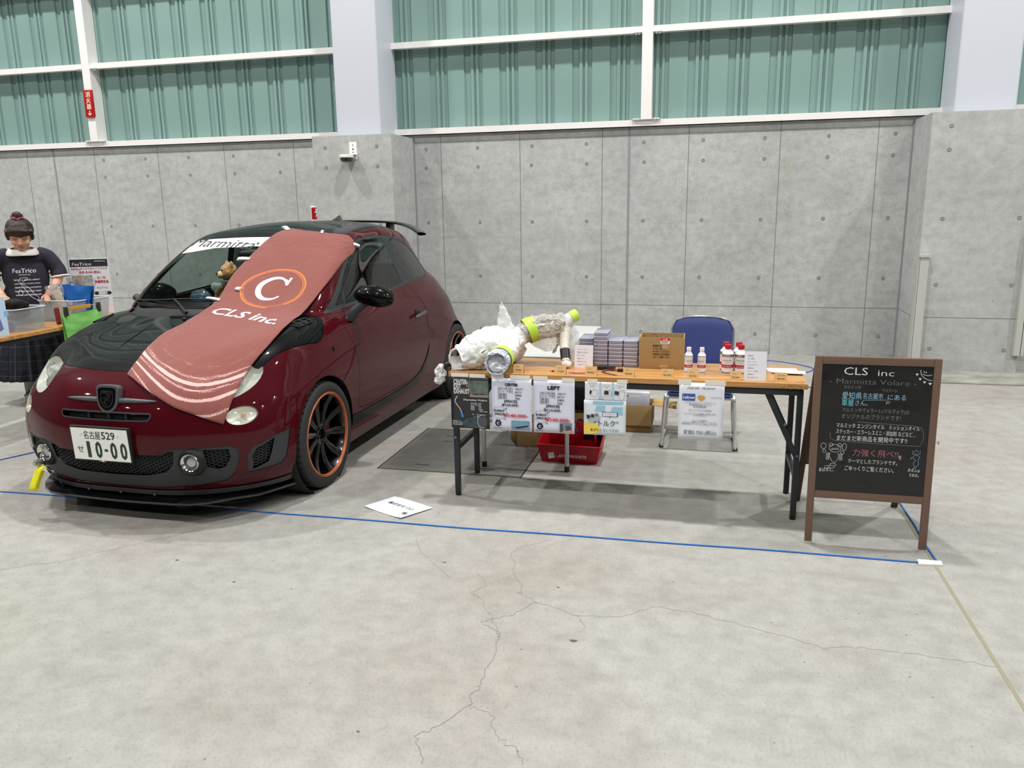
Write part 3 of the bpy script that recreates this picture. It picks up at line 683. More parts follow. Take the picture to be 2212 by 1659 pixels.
# lamps
def socket(P, depth, s0=1.0):
    mb = MB(); c = (sum(p[0] for p in P)/len(P), sum(p[1] for p in P)/len(P)); V = []
    for q, d in ((1.0, -.002), (.82, depth)):
        for x, z in P:
            h, n_ = onfront(c[0]+(x-c[0])*q, c[1]+(z-c[1])*q); V.append(h + Vector((0, 1, 0))*(-d if d < 0 else d))
    k = len(P); F = [(i, (i+1) % k, k+(i+1) % k, k+i) for i in range(k)]
    V.append(sum((V[k+i] for i in range(k)), Vector())/k + Vector((0, .02, 0))); F += [(k+i, k+(i+1) % k, 2*k) for i in range(k)]
    mb.add(V, F); return mb
for nm, a, P, s in lamps:
    ln = panel(a, nm, M_LENS, car); socket(P, .055 if nm == 'headlight' else .03).build('reflector', M_SILV, ln)
    cx, cz = sum(p[0] for p in P)/len(P), sum(p[1] for p in P)/len(P); h, n_ = onfront(cx, cz)
    mb = MB()
    if nm == 'headlight':
        mb.ball(h + Vector((0, .05, -.008)), (.040, .03, .040)); mb.build('projector', mat('projector_glass', '#cfd6d2', .05, metal=.6, coat=1), ln)
        mb = MB(); q = h + Vector((.0, .045, -.008)); mb.tube([q + Vector((.046*cos(t), -.008, .046*sin(t))) for t in [2*PI*i/24 for i in range(24)]], .004, 6, closed=True); mb.build('projector_ring', M_CHR, ln)
        mb = MB(); mb.tube(spline([onfront(cx-.075*s, cz-.055)[0]+Vector((0,.028,0)), onfront(cx-.055*s, cz-.035)[0]+Vector((0,.022,0)), onfront(cx-.06*s, cz+.0)[0]+Vector((0,.035,0))], 4), .016, 8); mb.build('lamp_cover', M_PLAS, ln)
        mb = MB(); mb.ball(onfront(cx+.04*s, cz+.05)[0]+Vector((0,.04,0)), .014); mb.build('bulb', mat('amber_bulb', '#d8a25a', .3), ln)
    else:
        mb.ball(h + Vector((0, .02, .0)), (.014, .012, .014)); mb.build('bulb', MATS.get('amber_bulb') or mat('amber_bulb', '#d8a25a', .3), ln)
for s in (1, -1):
    h, n_ = onfront(.435*s, .338); n_ = Vector((.12*s, -1, 0)).normalized()
    M = Matrix.Translation(h) @ n_.to_track_quat('Z', 'Y').to_matrix().to_4x4()
    mb = MB(); mb.lathe([(.076, -.012), (.068, .010), (.056, .018), (.048, .012)], 32, M=M); fg = mb.build('fog_lamp', M_RUB, car)
    mb = MB(); mb.lathe([(.049, .014), (.045, .019), (.036, .012), (.029, -.004)], 32, M=M); mb.build('bezel', M_CHR, fg)
    mb = MB(); mb.lathe([(.029, -.006), (.026, .001), (.012, .004), (.0001, .005)], 28, M=M); mb.build('lens', mat('fog_lens', '#b9bbb8', .1, metal=.5, coat=1, bump=.4, bscale=120), fg)
# nose bar and crest
mb = MB()
def bar(u, v):
    x = (u*2-1)*.262; t = max(0, 1-abs(u*2-1)**2.2); hh = .0135*t**.6+.001; h, n_ = onfront(x+.018, .640)
    a = 2*PI*v; return h + Vector((0, -.004-.014*t**.5*max(0, cos(a)), hh*sin(a)))
mb.grid(bar, 48, 16, cv=True); mb.build('nose_bar', mat('satin_grey', '#55585b', .42, metal=.3), car)
h, n_ = onfront(.018, .645); CB = (h.x, h.y-.018, .650)
SH = spline([(-.058,.062,0),(0,.068,0),(.058,.062,0),(.064,.03,0),(.056,-.03,0),(.03,-.064,0),(0,-.074,0),(-.03,-.064,0),(-.056,-.03,0),(-.064,.03,0)], 5, True)
tilt = Matrix.Translation(CB) @ Matrix.Rotation(math.radians(-8), 4, 'X') @ Matrix.Rotation(PI/2, 4, 'X')
mb = MB(); mb.prism([(p.x, p.y) for p in SH], -.03, .006, tilt); bd = mb.build('crest', MATS['satin_grey'], car, bevel=.004, seg=3)
mb = MB(); mb.prism([(p.x*.8, p.y*.8) for p in SH], .0062, .0072, tilt); mb.build('crest_field', M_BLK, bd)
mb = MB(); T2 = tilt @ Matrix.Translation((0, 0, .0078)); O2 = T2 @ Vector((0,0,0)); X2 = (T2.to_3x3() @ Vector((1,0,0))); Y2 = (T2.to_3x3() @ Vector((0,1,0)))
mb.stroke([(-.036,.026),(.036,.026),(.036,-.01),(.02,-.036),(0,-.046),(-.02,-.036),(-.036,-.01)], .0028, O2, X2, Y2, closed=True)
mb.text('ABARTH', O2 + Y2*.030, .016, X2, Y2, 'c', .03, width=.066)
mb.stroke([(p.x, p.y) for p in spline([(0,-.036,0),(-.012,-.018,0),(-.002,-.004,0),(.014,.004,0),(.012,.018,0),(-.004,.016,0)], 5)], .0035, O2, X2, Y2)
mb.stroke([(-.016,.004),(-.006,0),(.0,-.012)], .002, O2, X2, Y2); mb.stroke([(.02,-.006),(.01,-.008),(.004,-.016)], .002, O2, X2, Y2); mb.stroke([(-.03,-.002),(.03,.018)], .0015, O2, X2, Y2); mb.stroke([(-.022,-.02),(-.012,-.016)], .002, O2, X2, Y2)
mb.build('crest_emblem', M_CHR, bd, smooth=False)
# licence plate
t = MB(); PLM = Matrix.Translation((.0, -.803, .430)) @ Matrix.Rotation(math.radians(3), 4, 'X')
t.box(-.173, -.004, -.091, .173, .016, .091, PLM); pf = t.build('licence_plate_frame', M_RUB, car, bevel=.004)
t = MB(); t.box(-.165, -.0055, -.0825, .165, -.004, .0825, PLM); pl = t.build('licence_plate', mat('plate_white', '#e9ebe6', .35), pf)
t = MB(); o = PLM @ Vector((0, -.0062, 0)); yd = PLM.to_3x3() @ Vector((0, 0, 1))
M_PG = mat('plate_green', '#23352c', .5)
t.text('名古屋', o + Vector((-.092, 0, .0)) + yd*.030, .046, (1,0,0), yd, 'l', .012, width=.098); t.text('529', o + Vector((.012, 0, 0)) + yd*.030, .054, (1,0,0), yd, 'l', .02, width=.078)
t.text('せ', o + Vector((-.122, 0, 0)) - yd*.045, .044, (1,0,0), yd, 'c', .01, width=.036)
for ch, x in (('1', -.072), ('0', -.014), ('0', .074), ('0', .132)): t.text(ch, o + Vector((x, 0, 0)) - yd*.068, .118, (1,0,0), yd, 'c', .035 if ch == '0' else .02, width=.036 if ch == '0' else .020)
t.stroke([(.020, -.028), (.040, -.028)], .013, o, (1,0,0), yd)
t.build('plate_lettering', M_PG, pl, smooth=False)
for x in (-.107, .107): t = MB(); t.cyl(o + Vector((x, 0, 0)) + yd*.055, o + Vector((x, -.004, 0)) + yd*.055, .0055, 12); t.build('plate_screw', M_SILV, pl)
t = MB()
for i in range(3): t.mi = i; t.box(-.022+.0147*i, -.0062, -.0895, -.022+.0147*(i+1), -.0042, -.084, PLM)
t.build('tricolour_sticker', [mat('flag_green', '#2f8a57'), mat('flag_white', '#e5e5e5'), mat('flag_red', '#b7324a')], pf, smooth=False)
# splitter with carbon lip, tow strap
sp = [(0,-.735),(.2,-.728),(.30,-.722),(.335,-.72),(.36,-.742),(.42,-.735),(.50,-.69),(.58,-.61),(.66,-.50),(.72,-.38),(.755,-.30)]
sp = [(-x, y) for x, y in sp[1:]][::-1] + sp
mb = MB(); V = []
for i, (x, y) in enumerate(sp):
    l = math.hypot(x, y+.1) or 1; ix, iy = x*.8, y+.16 if abs(x) < .6 else y+.1
    zz = .104 + (.012 if .345 < abs(x) < .6 else 0)
    V += [(x, y, zz), (x, y, zz+.013), (ix, iy, .128), (ix, iy, .108)]
F_ = []
for i in range(len(sp)-1): a = 4*i; b = a+4; F_ += [(a, b, b+1, a+1), (a+1, b+1, b+2, a+2), (a+3, a, b, b+3)[::-1]]
mb.add(V, F_); mb.build('front_splitter', mat('carbon_black', '#0d0e0f', .22, coat=.8), car, bevel=.002)
for x in (-.42, -.2, 0, .2): mb = MB(); h, _ = onfront(x, .16); mb.ball((h.x, h.y-.008, .150), (.008, .006, .008), 10, 6); mb.build('lip_screw', M_PLAS, car)
mb = MB()
P = [(-.475,-.715,.262),(-.472,-.745,.268),(-.475,-.768,.255),(-.487,-.782,.215),(-.505,-.792,.165),(-.512,-.786,.148),(-.508,-.772,.150),(-.498,-.76,.19),(-.485,-.738,.240)]
P = [(x+.03, y, z) for x, y, z in P]; P = spline(P, 5); mb.grid(lambda u, v: P[min(int(u*(len(P)-1)+.5), len(P)-1)] + Vector(((v-.5)*.052, (v-.5)*-.012, (v-.5)*.006)), len(P)-1, 3)
ts = mb.build('tow_strap', mat('strap_yellow', '#e3dc1e', .6, bump=.3, bscale=90), car, label='yellow webbing tow strap')
sf = ts.modifiers.new('s', 'SOLIDIFY'); sf.thickness = .003
mb = MB(); mb.cyl((-.47, -.70, .285), (-.47, -.765, .285), .012, 6); mb.cyl((-.47, -.70, .285), (-.47, -.752, .285), .018, 16); mb.build('tow_bolt', mat('bolt_zinc', '#b8b6ae', .3, metal=.8), car)
# wheels
M_TYRE = mat('tyre_rubber', '#232425', .7, bump=.1, bscale=80); M_RIM = mat('rim_black', '#08080a', .22, coat=.6); M_ORG = mat('rim_orange', '#b5633a', .35, metal=.2)
wheel0 = {}
def wheel(x, y, s):
    M = Matrix.Translation((0, 0, 0)) @ Matrix.Rotation(PI/2*s, 4, 'Y')
    if s in wheel0:
        def cp(o, par):
            c = o.copy(); COL.objects.link(c); c.parent = par
            for ch in list(o.children): cp(ch, c)
            return c
        c = cp(wheel0[s], car); c.location = (x, y, .303); return c
    mb = MB(); W = .104
    mb.lathe([(.236,-W+.004),(.262,-W-.004),(.288,-W+.001),(.299,-W+.010),(.3035,-W+.026),(.3035,-.052),(.298,-.050),(.298,-.044),(.3035,-.042),(.3035,-.006),(.298,-.004),(.298,.004),(.3035,.006),(.3035,.042),(.298,.044),(.298,.050),(.3035,.052),(.3035,W-.026),(.299,W-.010),(.288,W-.001),(.262,W+.004),(.240,W-.001),(.236,W-.006)], 72, M=M)
    o = mb.build('wheel', M_TYRE, car, loc=(x, y, .303), angle=50)
    mb = MB()
    for i in range(48):
        R = Matrix.Rotation(PI/2*s, 4, 'Y') @ Matrix.Rotation(2*PI*i/48, 4, 'Z')
        for a, b in ((.056, .094), (-.094, -.056)): mb.box(.2985, -.0022, a, .3041, .0022, b, R @ Matrix.Rotation(.0, 4, 'X'))
        mb.box(.2985, -.0016, .008, .304, .0016, .038, R @ Matrix.Rotation(.35, 4, 'X'))
    mb.build('tread_sipes', M_RUB, o, smooth=False)
    mb = MB(); mb.lathe([(.2375,.100),(.232,.098),(.226,.088),(.221,.03),(.214,-.05),(.21,-.095),(.236,-.098)], 60, M=M); mb.build('rim_barrel', M_RIM, o)
    mb = MB(); mb.lathe([(.2415,.099),(.2425,.103),(.240,.1065),(.2365,.107),(.2355,.1045)], 60, M=M); mb.lathe([(.2335,.1045),(.2325,.1055),(.229,.104),(.2275,.099),(.227,.093)], 60, M=M); mb.build('rim_stripe', M_ORG, o)
    mb = MB(); mb.lathe([(.236,.1045),(.2345,.1035),(.2335,.1045)], 60, M=M)
    for i in range(10):
        R = Matrix.Rotation(PI/2*s, 4, 'Y') @ Matrix.Rotation(2*PI*(i+.25)/10, 4, 'Z')
        S = [(.030,.018,.052,.016),(.07,.014,.060,.016),(.12,.018,.060,.018),(.17,.022,.066,.020),(.205,.021,.080,.022),(.229,.028,.092,.022)]
        V = [p for r, hw, z, th in S for p in ((r, -hw, z-.006), (r, -hw*.55, z), (r, hw*.55, z), (r, hw, z-.006), (r, hw*.7, z-th-.01), (r, -hw*.7, z-th-.01))]
        mb.add(V, [(a*6+b_, a*6+(b_+1) % 6, a*6+6+(b_+1) % 6, a*6+6+b_) for a in range(5) for b_ in range(6)], R)
    mb.build('spokes', M_RIM, o, angle=50)
    mb = MB(); mb.lathe([(.062,.03),(.058,.056),(.046,.062),(.033,.060),(.031,.040),(.001,.038)], 36, M=M)
    for i in range(5):
        a = 2*PI*i/5; c = M @ Vector((.045*cos(a), .045*sin(a), .05)); e = M @ Vector((.045*cos(a), .045*sin(a), .068)); mb.cyl(c, e, .008, 6)
    mb.build('hub', M_RIM, o)
    mb = MB(); mb.lathe([(.05,.012),(.14,.012),(.14,.0),(.05,0)], 48, M=M); mb.build('brake_disc', mat('disc_steel', '#5c5b5a', .35, metal=.8), o)
    mb = MB(); mb.box(.085, -.06, -.02, .155, .06, .032, Matrix.Rotation(PI/2*s, 4, 'Y') @ Matrix.Rotation(PI*.5, 4, 'Z')); mb.build('brake_caliper', mat('caliper_red', '#5a1010', .5), o, bevel=.01)
    wheel0[s] = o; return o
for s in (1, -1):
    wheel(.706*s, 0, s); wheel(.712*s, 2.3, s)
    for cy in (0, 2.3):
        mb = MB(); M = Matrix.Translation((.50*s, cy, .305)) @ Matrix.Rotation(PI/2*s, 4, 'Y')
        mb.lathe([(.05, 0), (.345, .0), (.345, .25), (.336, .285)], 40, M=M); mb.build('arch_liner', M_RUB, car)
mb = MB(); mb.box(-.50, -.48, .17, .50, 2.60, .30); mb.box(-.70, .36, .16, .70, 1.95, .32); mb.build('underbody_light_block', M_LIN, car, smooth=False)  # plain dark boxes added beneath the car to block light
# mirrors, handles, indicators
for s in (1, -1):
    mb = MB(); mb.M = None if s > 0 else Matrix.Translation((.135, .20, -.02))
    def mir_(u, v):
        a = 2*PI*u; t = -PI/2+PI*v; x = cos(t)*cos(a); y = cos(t)*sin(a); z = sin(t)
        yy = .055*y if y > 0 else .085*y
        return Vector((s*(.905+.128*x*(1-.12*z)), .50+yy*(.9 if y < 0 else .6), 1.035+.066*z*(1+.10*x)-.012*x))
    mb.grid(mir_, 36, 20, cu=True); mo = mb.build('door_mirror', M_BLK, car)
    mb = MB(); mb.M = None if s > 0 else Matrix.Translation((.135, .20, -.02)); mb.ball((s*.905, .535, 1.035), (.112, .004, .054), 24, 8); mb.build('mirror_glass', M_CHR, mo)
    mb = MB(); mb.M = None if s > 0 else Matrix.Translation((.03, .06, 0)); P = spline([(s*.755,.46,.90),(s*.79,.465,.945),(s*.835,.485,.985),(s*.87,.495,1.0)], 4); k = len(P)
    mb.tube(P, [.034-.010*i/(k-1) for i in range(k)], 12); mb.ball((s*.748,.465,.895), (.02,.05,.035), 16, 8); mb.build('mirror_stalk', M_PLAS, mo)
    p, n_ = onside(1.455, .80, s); d = doors[s]
    mb = MB(); mb.ball(p - Vector((0,.015,0)), (.004,.042,.036), 20, 10); mb.build('handle_recess', mat('recess_dark_red', '#2c070c', .35), d)
    mb = MB(); mb.tube([p+Vector((s*.020,-.095,-.012)), p+Vector((s*.032,-.075,-.006)), p+Vector((s*.032,.07,.006)), p+Vector((s*.018,.088,.010))], [.009,.013,.012,.009], 12); mb.build('door_handle', mat('satin_grey', '#55585b'), d)
    p, n_ = onside(.165, .765, s); mb = MB(); mb.ball(p, (.006,.017,.016), 18, 8); mb.build('side_indicator', M_BLK, body)
# wipers, washer jet
def blade(a, m_, b, piv, k=1):
    mb = MB(); a, m_, b, piv = [Vector(p) for p in (a, m_, b, piv)]
    P = spline([near(a, .008*k), near((a+m_)/2, .012*k), near(m_, .014*k), near((m_+b)/2, .012*k), near(b, .008*k)], 5); mb.tube(P, .006*min(k, .8), 6)
    o = mb.build('wiper', M_RUB, car); mb = MB(); mb.tube([near(piv, .008*k), near(piv.lerp(m_, .5), .03*k), near(m_, .018*k)], [.010*k, .007*k, .005*k], 8); mb.build('wiper_arm', M_RUB, o)
blade((-.60,.29,1.0), (-.32,.26,1.03), (-.04,.235,1.045), (-.14,.13,.955)); blade((.12,.218,.99), (.30,.225,.995), (.50,.25,.99), (.46,.18,.965), .35)
mb = MB(); p = near((-.09, .04, .94), .004); mb.ball(p, (.012, .012, .009), 12, 8); mb.build('washer_jet', M_RUB, bonnet)
mb = MB()
for i in range(14): p = near((-.215+.011*i, .09, .95), .001); mb.box(p.x-.003, p.y-.018, p.z-.002, p.x+.003, p.y+.018, p.z+.004)
mb.build('cowl_louvres', M_RUB, car, smooth=False)
# bonnet vents
for s in (1, -1):
    P = [(.685, -.02), (.70, .10), (.645, .115), (.60, -.02)]; mb = MB()
    Q = [near((s*x, y, .93), .004) for x, y in P]; mb.tube(Q, .005, 8, closed=True)
    for k in (.35, .7): mb.tube([Q[0].lerp(Q[1], k), Q[3].lerp(Q[2], k)], .005, 6)
    mb.build('bonnet_vent', M_RUB, bonnet)
    mb = MB()
    for (x0, y0), (x1, y1) in (((.20, -.42), (.24, -.02)),):
        mb.tube([near((s*(x0+(x1-x0)*t), y0+(y1-y0)*t, .9), -.0008) for t in [i/10 for i in range(11)]], [.001+.0035*sin(PI*i/10) for i in range(11)], 8)
    mb.build('bonnet_crease', M_BLK, bonnet)
# rear wing and fin
mb = MB()
def wing(u, v):
    s = u*2-1; a = 2*PI*v; c = .5-.5*cos(a); th = .017*sin(a)*(1-.5*c)
    return Vector((.60*s, 2.0+.03*abs(s)**3+(.26-.06*abs(s)**4)*c, 1.458-.020*s*s-.085*s**6+th-.016*c*(1-.5*s*s)))
mb.grid(wing, 48, 20, cv=True); wg = mb.build('rear_wing', mat('wing_black', '#101214', .25, coat=.6), car)
mb = MB()
for s in (1, -1): mb = MB(); mb.box(s*.36-.012, 2.0, 1.36, s*.36+.012, 2.12, 1.44); mb.build('wing_mount', M_BLK, wg, bevel=.004)
mb = MB(); mb.add([(-.02,1.74,1.448),(.02,1.74,1.448),(.024,1.93,1.44),(-.024,1.93,1.44),(-.004,1.90,1.505),(.004,1.90,1.505),(.004,1.925,1.503),(-.004,1.925,1.503)], [(0,1,5,4),(1,2,6,5),(2,3,7,6),(3,0,4,7),(4,5,6,7)]); mb.build('shark_fin_antenna', MATS['wing_black'], car, bevel=.004)
# white sun strip with script lettering along the top of the windscreen
st = [(-.60,1.265),(-.3,1.31),(0,1.32),(.3,1.31),(.60,1.265),(.60,1.45),(-.60,1.45)]
sf_, _ = cut(glass, st, 'y', ws_ok); strip = panel(sf_, 'sun_strip', mat('strip_white', '#dfe1e4', .35), car, off=.003)
mb = MB()
def onws(a, b):
    z = 1.318+b*.75-.06*abs(a+.27)**2; h = BVH.ray_cast(Vector((-.27+a, -1, z)), Vector((0, 1, 0))); return h[0]+h[1]*.0055
mb.text('Marmitta', (0,0,0), .10, align='c', bold=-.008, shear=.45, fn=onws, width=.50)
mb.text('Volare', (0,0,0), .10, align='c', bold=-.008, shear=.45, fn=lambda a, b: onws(a+.54, b), width=.38)
mb.build('script_lettering', mat('ink_black', '#141417', .5), strip, smooth=False)
# cabin
mb = MB(); mb.add([(-.66,.33,.86),(.66,.33,.86),(.66,.40,.955),(-.66,.40,.955),(-.64,.72,.965),(.64,.72,.965),(.64,.80,.90),(-.64,.80,.90),(-.62,.78,.5),(.62,.78,.5)], [(0,1,2,3),(3,2,5,4),(4,5,6,7),(7,6,9,8)]); mb.build('dashboard', M_LIN, car, bevel=.02)
mb = MB(); c = Vector((.34,.86,.93)); e1 = Vector((1,0,0)); e2 = Vector((0,.42,.91)); mb.tube([c+.175*(cos(a)*e1+sin(a)*e2) for a in [2*PI*i/32 for i in range(32)]], .014, 10, closed=True)
sw = mb.build('steering_wheel', mat('leather_black', '#1b1b1d', .5), car); mb = MB(); mb.ball(c, (.055,.03,.05)); 
for a in (PI, 0, -PI/2): mb.tube([c, c+.17*(cos(a)*e1+sin(a)*e2)], .012, 8)
mb.build('wheel_boss', MATS['leather_black'], sw)
for x in (.34, -.34):
    mb = MB(); mb.box(x-.23, .98, .42, x+.23, 1.46, .60); st_ = mb.build('front_seat', mat('seat_black', '#1d1e21', .75), car, bevel=.05, seg=4)
    mb = MB(); mb.box(x-.22, -.07, 0, x+.22, .07, .62, Matrix.Translation((0, 1.42, .55)) @ Matrix.Rotation(-.25, 4, 'X')); mb.build('backrest', MATS['seat_black'], st_, bevel=.05, seg=4)
    mb = MB(); mb.box(x-.12, 1.54, 1.16, x+.12, 1.63, 1.33); mb.build('headrest', MATS['seat_black'], st_, bevel=.035, seg=4)
mb = MB(); mb.box(-.58, 2.0, .45, .58, 2.12, 1.02); mb.box(-.58, 1.7, .4, .58, 2.05, .6); mb.build('rear_bench', MATS['seat_black'], car, bevel=.04, seg=3)
mb = MB(); mb.ball((0,.66,1.27), (.11,.02,.035), 16, 8); mb.tube([(0,.67,1.27),(0,.74,1.34)], .01, 6); mb.build('interior_mirror', M_RUB, car)
# ---------------------------------------------------------------- banner flag draped over roof, windscreen and bonnet
FC = np.array([[[.146,.905,1.419],[.23,.88,1.411],[.306,.866,1.404],[.377,.861,1.396],[.445,.86,1.388],[.504,.876,1.38],[.553,.914,1.371]],[[.092,.842,1.397],[.202,.809,1.385],[.299,.795,1.373],[.389,.789,1.36],[.479,.784,1.348],[.556,.803,1.334],[.603,.885,1.318]],[[.047,.735,1.339],[.163,.717,1.33],[.272,.709,1.321],[.375,.709,1.311],[.481,.702,1.302],[.572,.722,1.292],[.618,.834,1.276]],[[.019,.606,1.257],[.13,.605,1.253],[.238,.606,1.249],[.343,.611,1.244],[.454,.604,1.241],[.559,.604,1.237],[.623,.686,1.227]],[[-.011,.425,1.138],[.1,.422,1.131],[.206,.424,1.124],[.311,.427,1.117],[.416,.427,1.111],[.531,.408,1.106],[.625,.426,1.098]],[[.004,.236,1.007],[.11,.223,.998],[.212,.215,.988],[.308,.213,.978],[.401,.216,.967],[.508,.193,.96],[.603,.188,.95]],[[-.036,.107,.945],[.082,.072,.938],[.198,.036,.93],[.307,.007,.922],[.408,-.013,.913],[.546,-.096,.914],[.637,-.105,.903]],[[-.033,-.054,.914],[.095,-.101,.905],[.217,-.143,.895],[.328,-.175,.884],[.444,-.216,.876],[.564,-.268,.87],[.645,-.261,.853]],[[-.037,-.238,.873],[.094,-.277,.864],[.218,-.311,.853],[.339,-.345,.844],[.452,-.371,.833],[.549,-.377,.818],[.635,-.367,.801]],[[.001,-.422,.824],[.123,-.445,.815],[.24,-.464,.805],[.349,-.478,.795],[.444,-.472,.78],[.533,-.459,.764],[.617,-.44,.746]],[[.029,-.525,.785],[.162,-.57,.765],[.28,-.598,.744],[.376,-.601,.723],[.458,-.585,.702],[.533,-.56,.683],[.606,-.53,.665]],[[.047,-.619,.74],[.185,-.68,.695],[.29,-.704,.649],[.376,-.705,.607],[.449,-.686,.578],[.518,-.663,.547],[.585,-.634,.519]]])
FC[5] += (0, -.012, .014); FC[6] += (0, -.006, .010)
def _flagdense():
    P = np.concatenate([[2*FC[0]-FC[1]], FC, [2*FC[-1]-FC[-2]]], 0); D = _cr(P, 12)
    Q = D.transpose(1, 0, 2); Q = np.concatenate([[2*Q[0]-Q[1]], Q, [2*Q[-1]-Q[-2]]], 0); Q = _cr(Q, 8)
    return Q.transpose(1, 0, 2)                      # along, across
FD = _flagdense(); NR, NC = FD.shape[:2]
for _ in range(3):
    FD[1:-1] = FD[1:-1]*.5 + (FD[:-2]+FD[2:])*.25; FD[:, 1:-1] = FD[:, 1:-1]*.5 + (FD[:, :-2]+FD[:, 2:])*.25
FNm = np.zeros_like(FD)
for i in range(NR):
    for j in range(NC):
        p = Vector(FD[i, j]); h, n_, _, _ = BVH.find_nearest(p); d = (p-h).dot(n_); u, v = j/(NC-1), i/(NR-1)
        w_ = .0035*noise.noise(Vector((u*5+v*3, v*16-u*5, 1)))+.0025*noise.noise(Vector((u*14, v*34+u*16, 4))) + .003*noise.noise(Vector((u*2.2-v*5, v*4, 9)))
        p = h + n_*(max(d, .009)+w_+.003); FD[i, j] = p; FNm[i, j] = n_
FLEN = np.concatenate([[0], np.cumsum(np.linalg.norm(np.diff(FD[:, NC//2], axis=0), axis=1))])
def flag_at(x, y, off=.0):
    """x metres across (0-0.6), y metres down from the roof end"""
    fi = float(np.interp(y, FLEN, np.arange(NR))); fj = min(max(x/.6, 0), 1)*(NC-1)
    i, j = min(int(fi), NR-2), min(int(fj), NC-2); a, b = fi-i, fj-j
    W_ = lambda A: A[i, j]*(1-a)*(1-b)+A[i+1, j]*a*(1-b)+A[i, j+1]*(1-a)*b+A[i+1, j+1]*a*b
    ex = x-.6 if x > .6 else (x if x < 0 else 0); t = FD[i, -1 if x > .3 else 0]-FD[i, -2 if x > .3 else 1]
    p = W_(FD)+W_(FNm)*off
    if ex: p = p + t/np.linalg.norm(t)*abs(ex)
    return Vector(p)
ROWM = [float(FLEN[min(12*k, NR-1)]) for k in range(12)]; rowm = lambda r: float(np.interp(r, range(12), ROWM))
def flag_material():
    m = bpy.data.materials.new('banner_cloth'); m.use_nodes = True; nt = m.node_tree; b = nt.nodes['Principled BSDF']; N = nt.nodes.new; L = nt.links.new
    b.inputs['Roughness'].default_value = .85; b.inputs['Sheen Weight'].default_value = .15; b.inputs['Specular IOR Level'].default_value = .2
    uv = N('ShaderNodeUVMap'); uv.uv_map = 'cloth'; sep = N('ShaderNodeSeparateXYZ'); L(uv.outputs[0], sep.inputs[0])
    def M(op, a, c=None, d=None, clamp=False):
        n = N('ShaderNodeMath'); n.operation = op; n.use_clamp = clamp
        for k, q in enumerate((a, c, d)):
            if q is None: continue
            if isinstance(q, (int, float)): n.inputs[k].default_value = q
            else: L(q, n.inputs[k])
        return n.outputs[0]
    cx, cy = .30, rowm(10.1)-.38
    dx = M('SUBTRACT', sep.outputs[0], cx); dy = M('SUBTRACT', sep.outputs[1], cy)
    r = M('SQRT', M('ADD', M('MULTIPLY', dx, dx), M('MULTIPLY', dy, dy))); an = M('ARCTAN2', dx, dy)
    cb = N('ShaderNodeCombineXYZ'); L(M('MULTIPLY', r, 150), cb.inputs[0]); L(M('MULTIPLY', an, 2.2), cb.inputs[1])
    nz = N('ShaderNodeTexNoise'); nz.inputs['Scale'].default_value = 1; nz.inputs['Detail'].default_value = 5; nz.inputs['Roughness'].default_value = .7; L(cb.outputs[0], nz.inputs['Vector'])
    cb2 = N('ShaderNodeCombineXYZ'); L(M('MULTIPLY', r, 60), cb2.inputs[0]); L(M('MULTIPLY', an, 70), cb2.inputs[1])
    n2 = N('ShaderNodeTexNoise'); n2.inputs['Scale'].default_value = 1.6; L(cb2.outputs[0], n2.inputs['Vector'])
    def band(c, w, gain): return M('MULTIPLY', M('SUBTRACT', 1, M('DIVIDE', M('ABSOLUTE', M('SUBTRACT', r, c)), w), clamp=True), gain)
    tot = M('MAXIMUM', M('MAXIMUM', band(.383, .030, 1.0), band(.472, .024, 1.0)), M('MAXIMUM', M('MAXIMUM', band(.345, .07, .62), band(.418, .045, .66)), M('MAXIMUM', band(.545, .04, .68), band(.26, .09, .50))))
    th = M('ADD', M('MULTIPLY', nz.outputs['Fac'], 1.1), M('MULTIPLY', n2.outputs['Fac'], .55))
    mask = M('MULTIPLY', M('SUBTRACT', tot, M('SUBTRACT', th, .25)), 9, clamp=True)
    mask = M('MULTIPLY', mask, M('GREATER_THAN', dy, -.02))
    mx = N('ShaderNodeMix'); mx.data_type = 'RGBA'; L(mask, mx.inputs[0]); mx.inputs[6].default_value = (*lin('#824c46'), 1); mx.inputs[7].default_value = (*lin('#d8b2ae'), 1)
    L(mx.outputs[2], b.inputs['Base Color'])
    tc = N('ShaderNodeTexCoord'); n3 = N('ShaderNodeTexNoise'); n3.inputs['Scale'].default_value = 9; n3.inputs['Detail'].default_value = 6; n3.inputs['Distortion'].default_value = .6; L(tc.outputs['Object'], n3.inputs['Vector'])
    bp = N('ShaderNodeBump'); bp.inputs['Strength'].default_value = .35; bp.inputs['Distance'].default_value = .012; L(n3.outputs['Fac'], bp.inputs['Height']); L(bp.outputs[0], b.inputs['Normal'])
    return m
mb = MB(); V = [tuple(FD[i, j]) for i in range(NR) for j in range(NC)]
mb.add(V, [(i*NC+j, i*NC+j+1, (i+1)*NC+j+1, (i+1)*NC+j) for i in range(NR-1) for j in range(NC-1)])
banner = thing('banner_flag', 'brick red advertising banner draped from the car roof down over its nose', 'flag', CAR_LOC, CAR_RZ)
cl = mb.build('cloth', flag_material(), banner, angle=180)
uvl = cl.data.uv_layers.new(name='cloth')
for lp_ in cl.data.loops:
    i, j = divmod(lp_.vertex_index, NC); uvl.data[lp_.index].uv = (j/(NC-1)*.6, FLEN[i])
sf = cl.modifiers.new('s', 'SOLIDIFY'); sf.thickness = .0012; sf.offset = -1
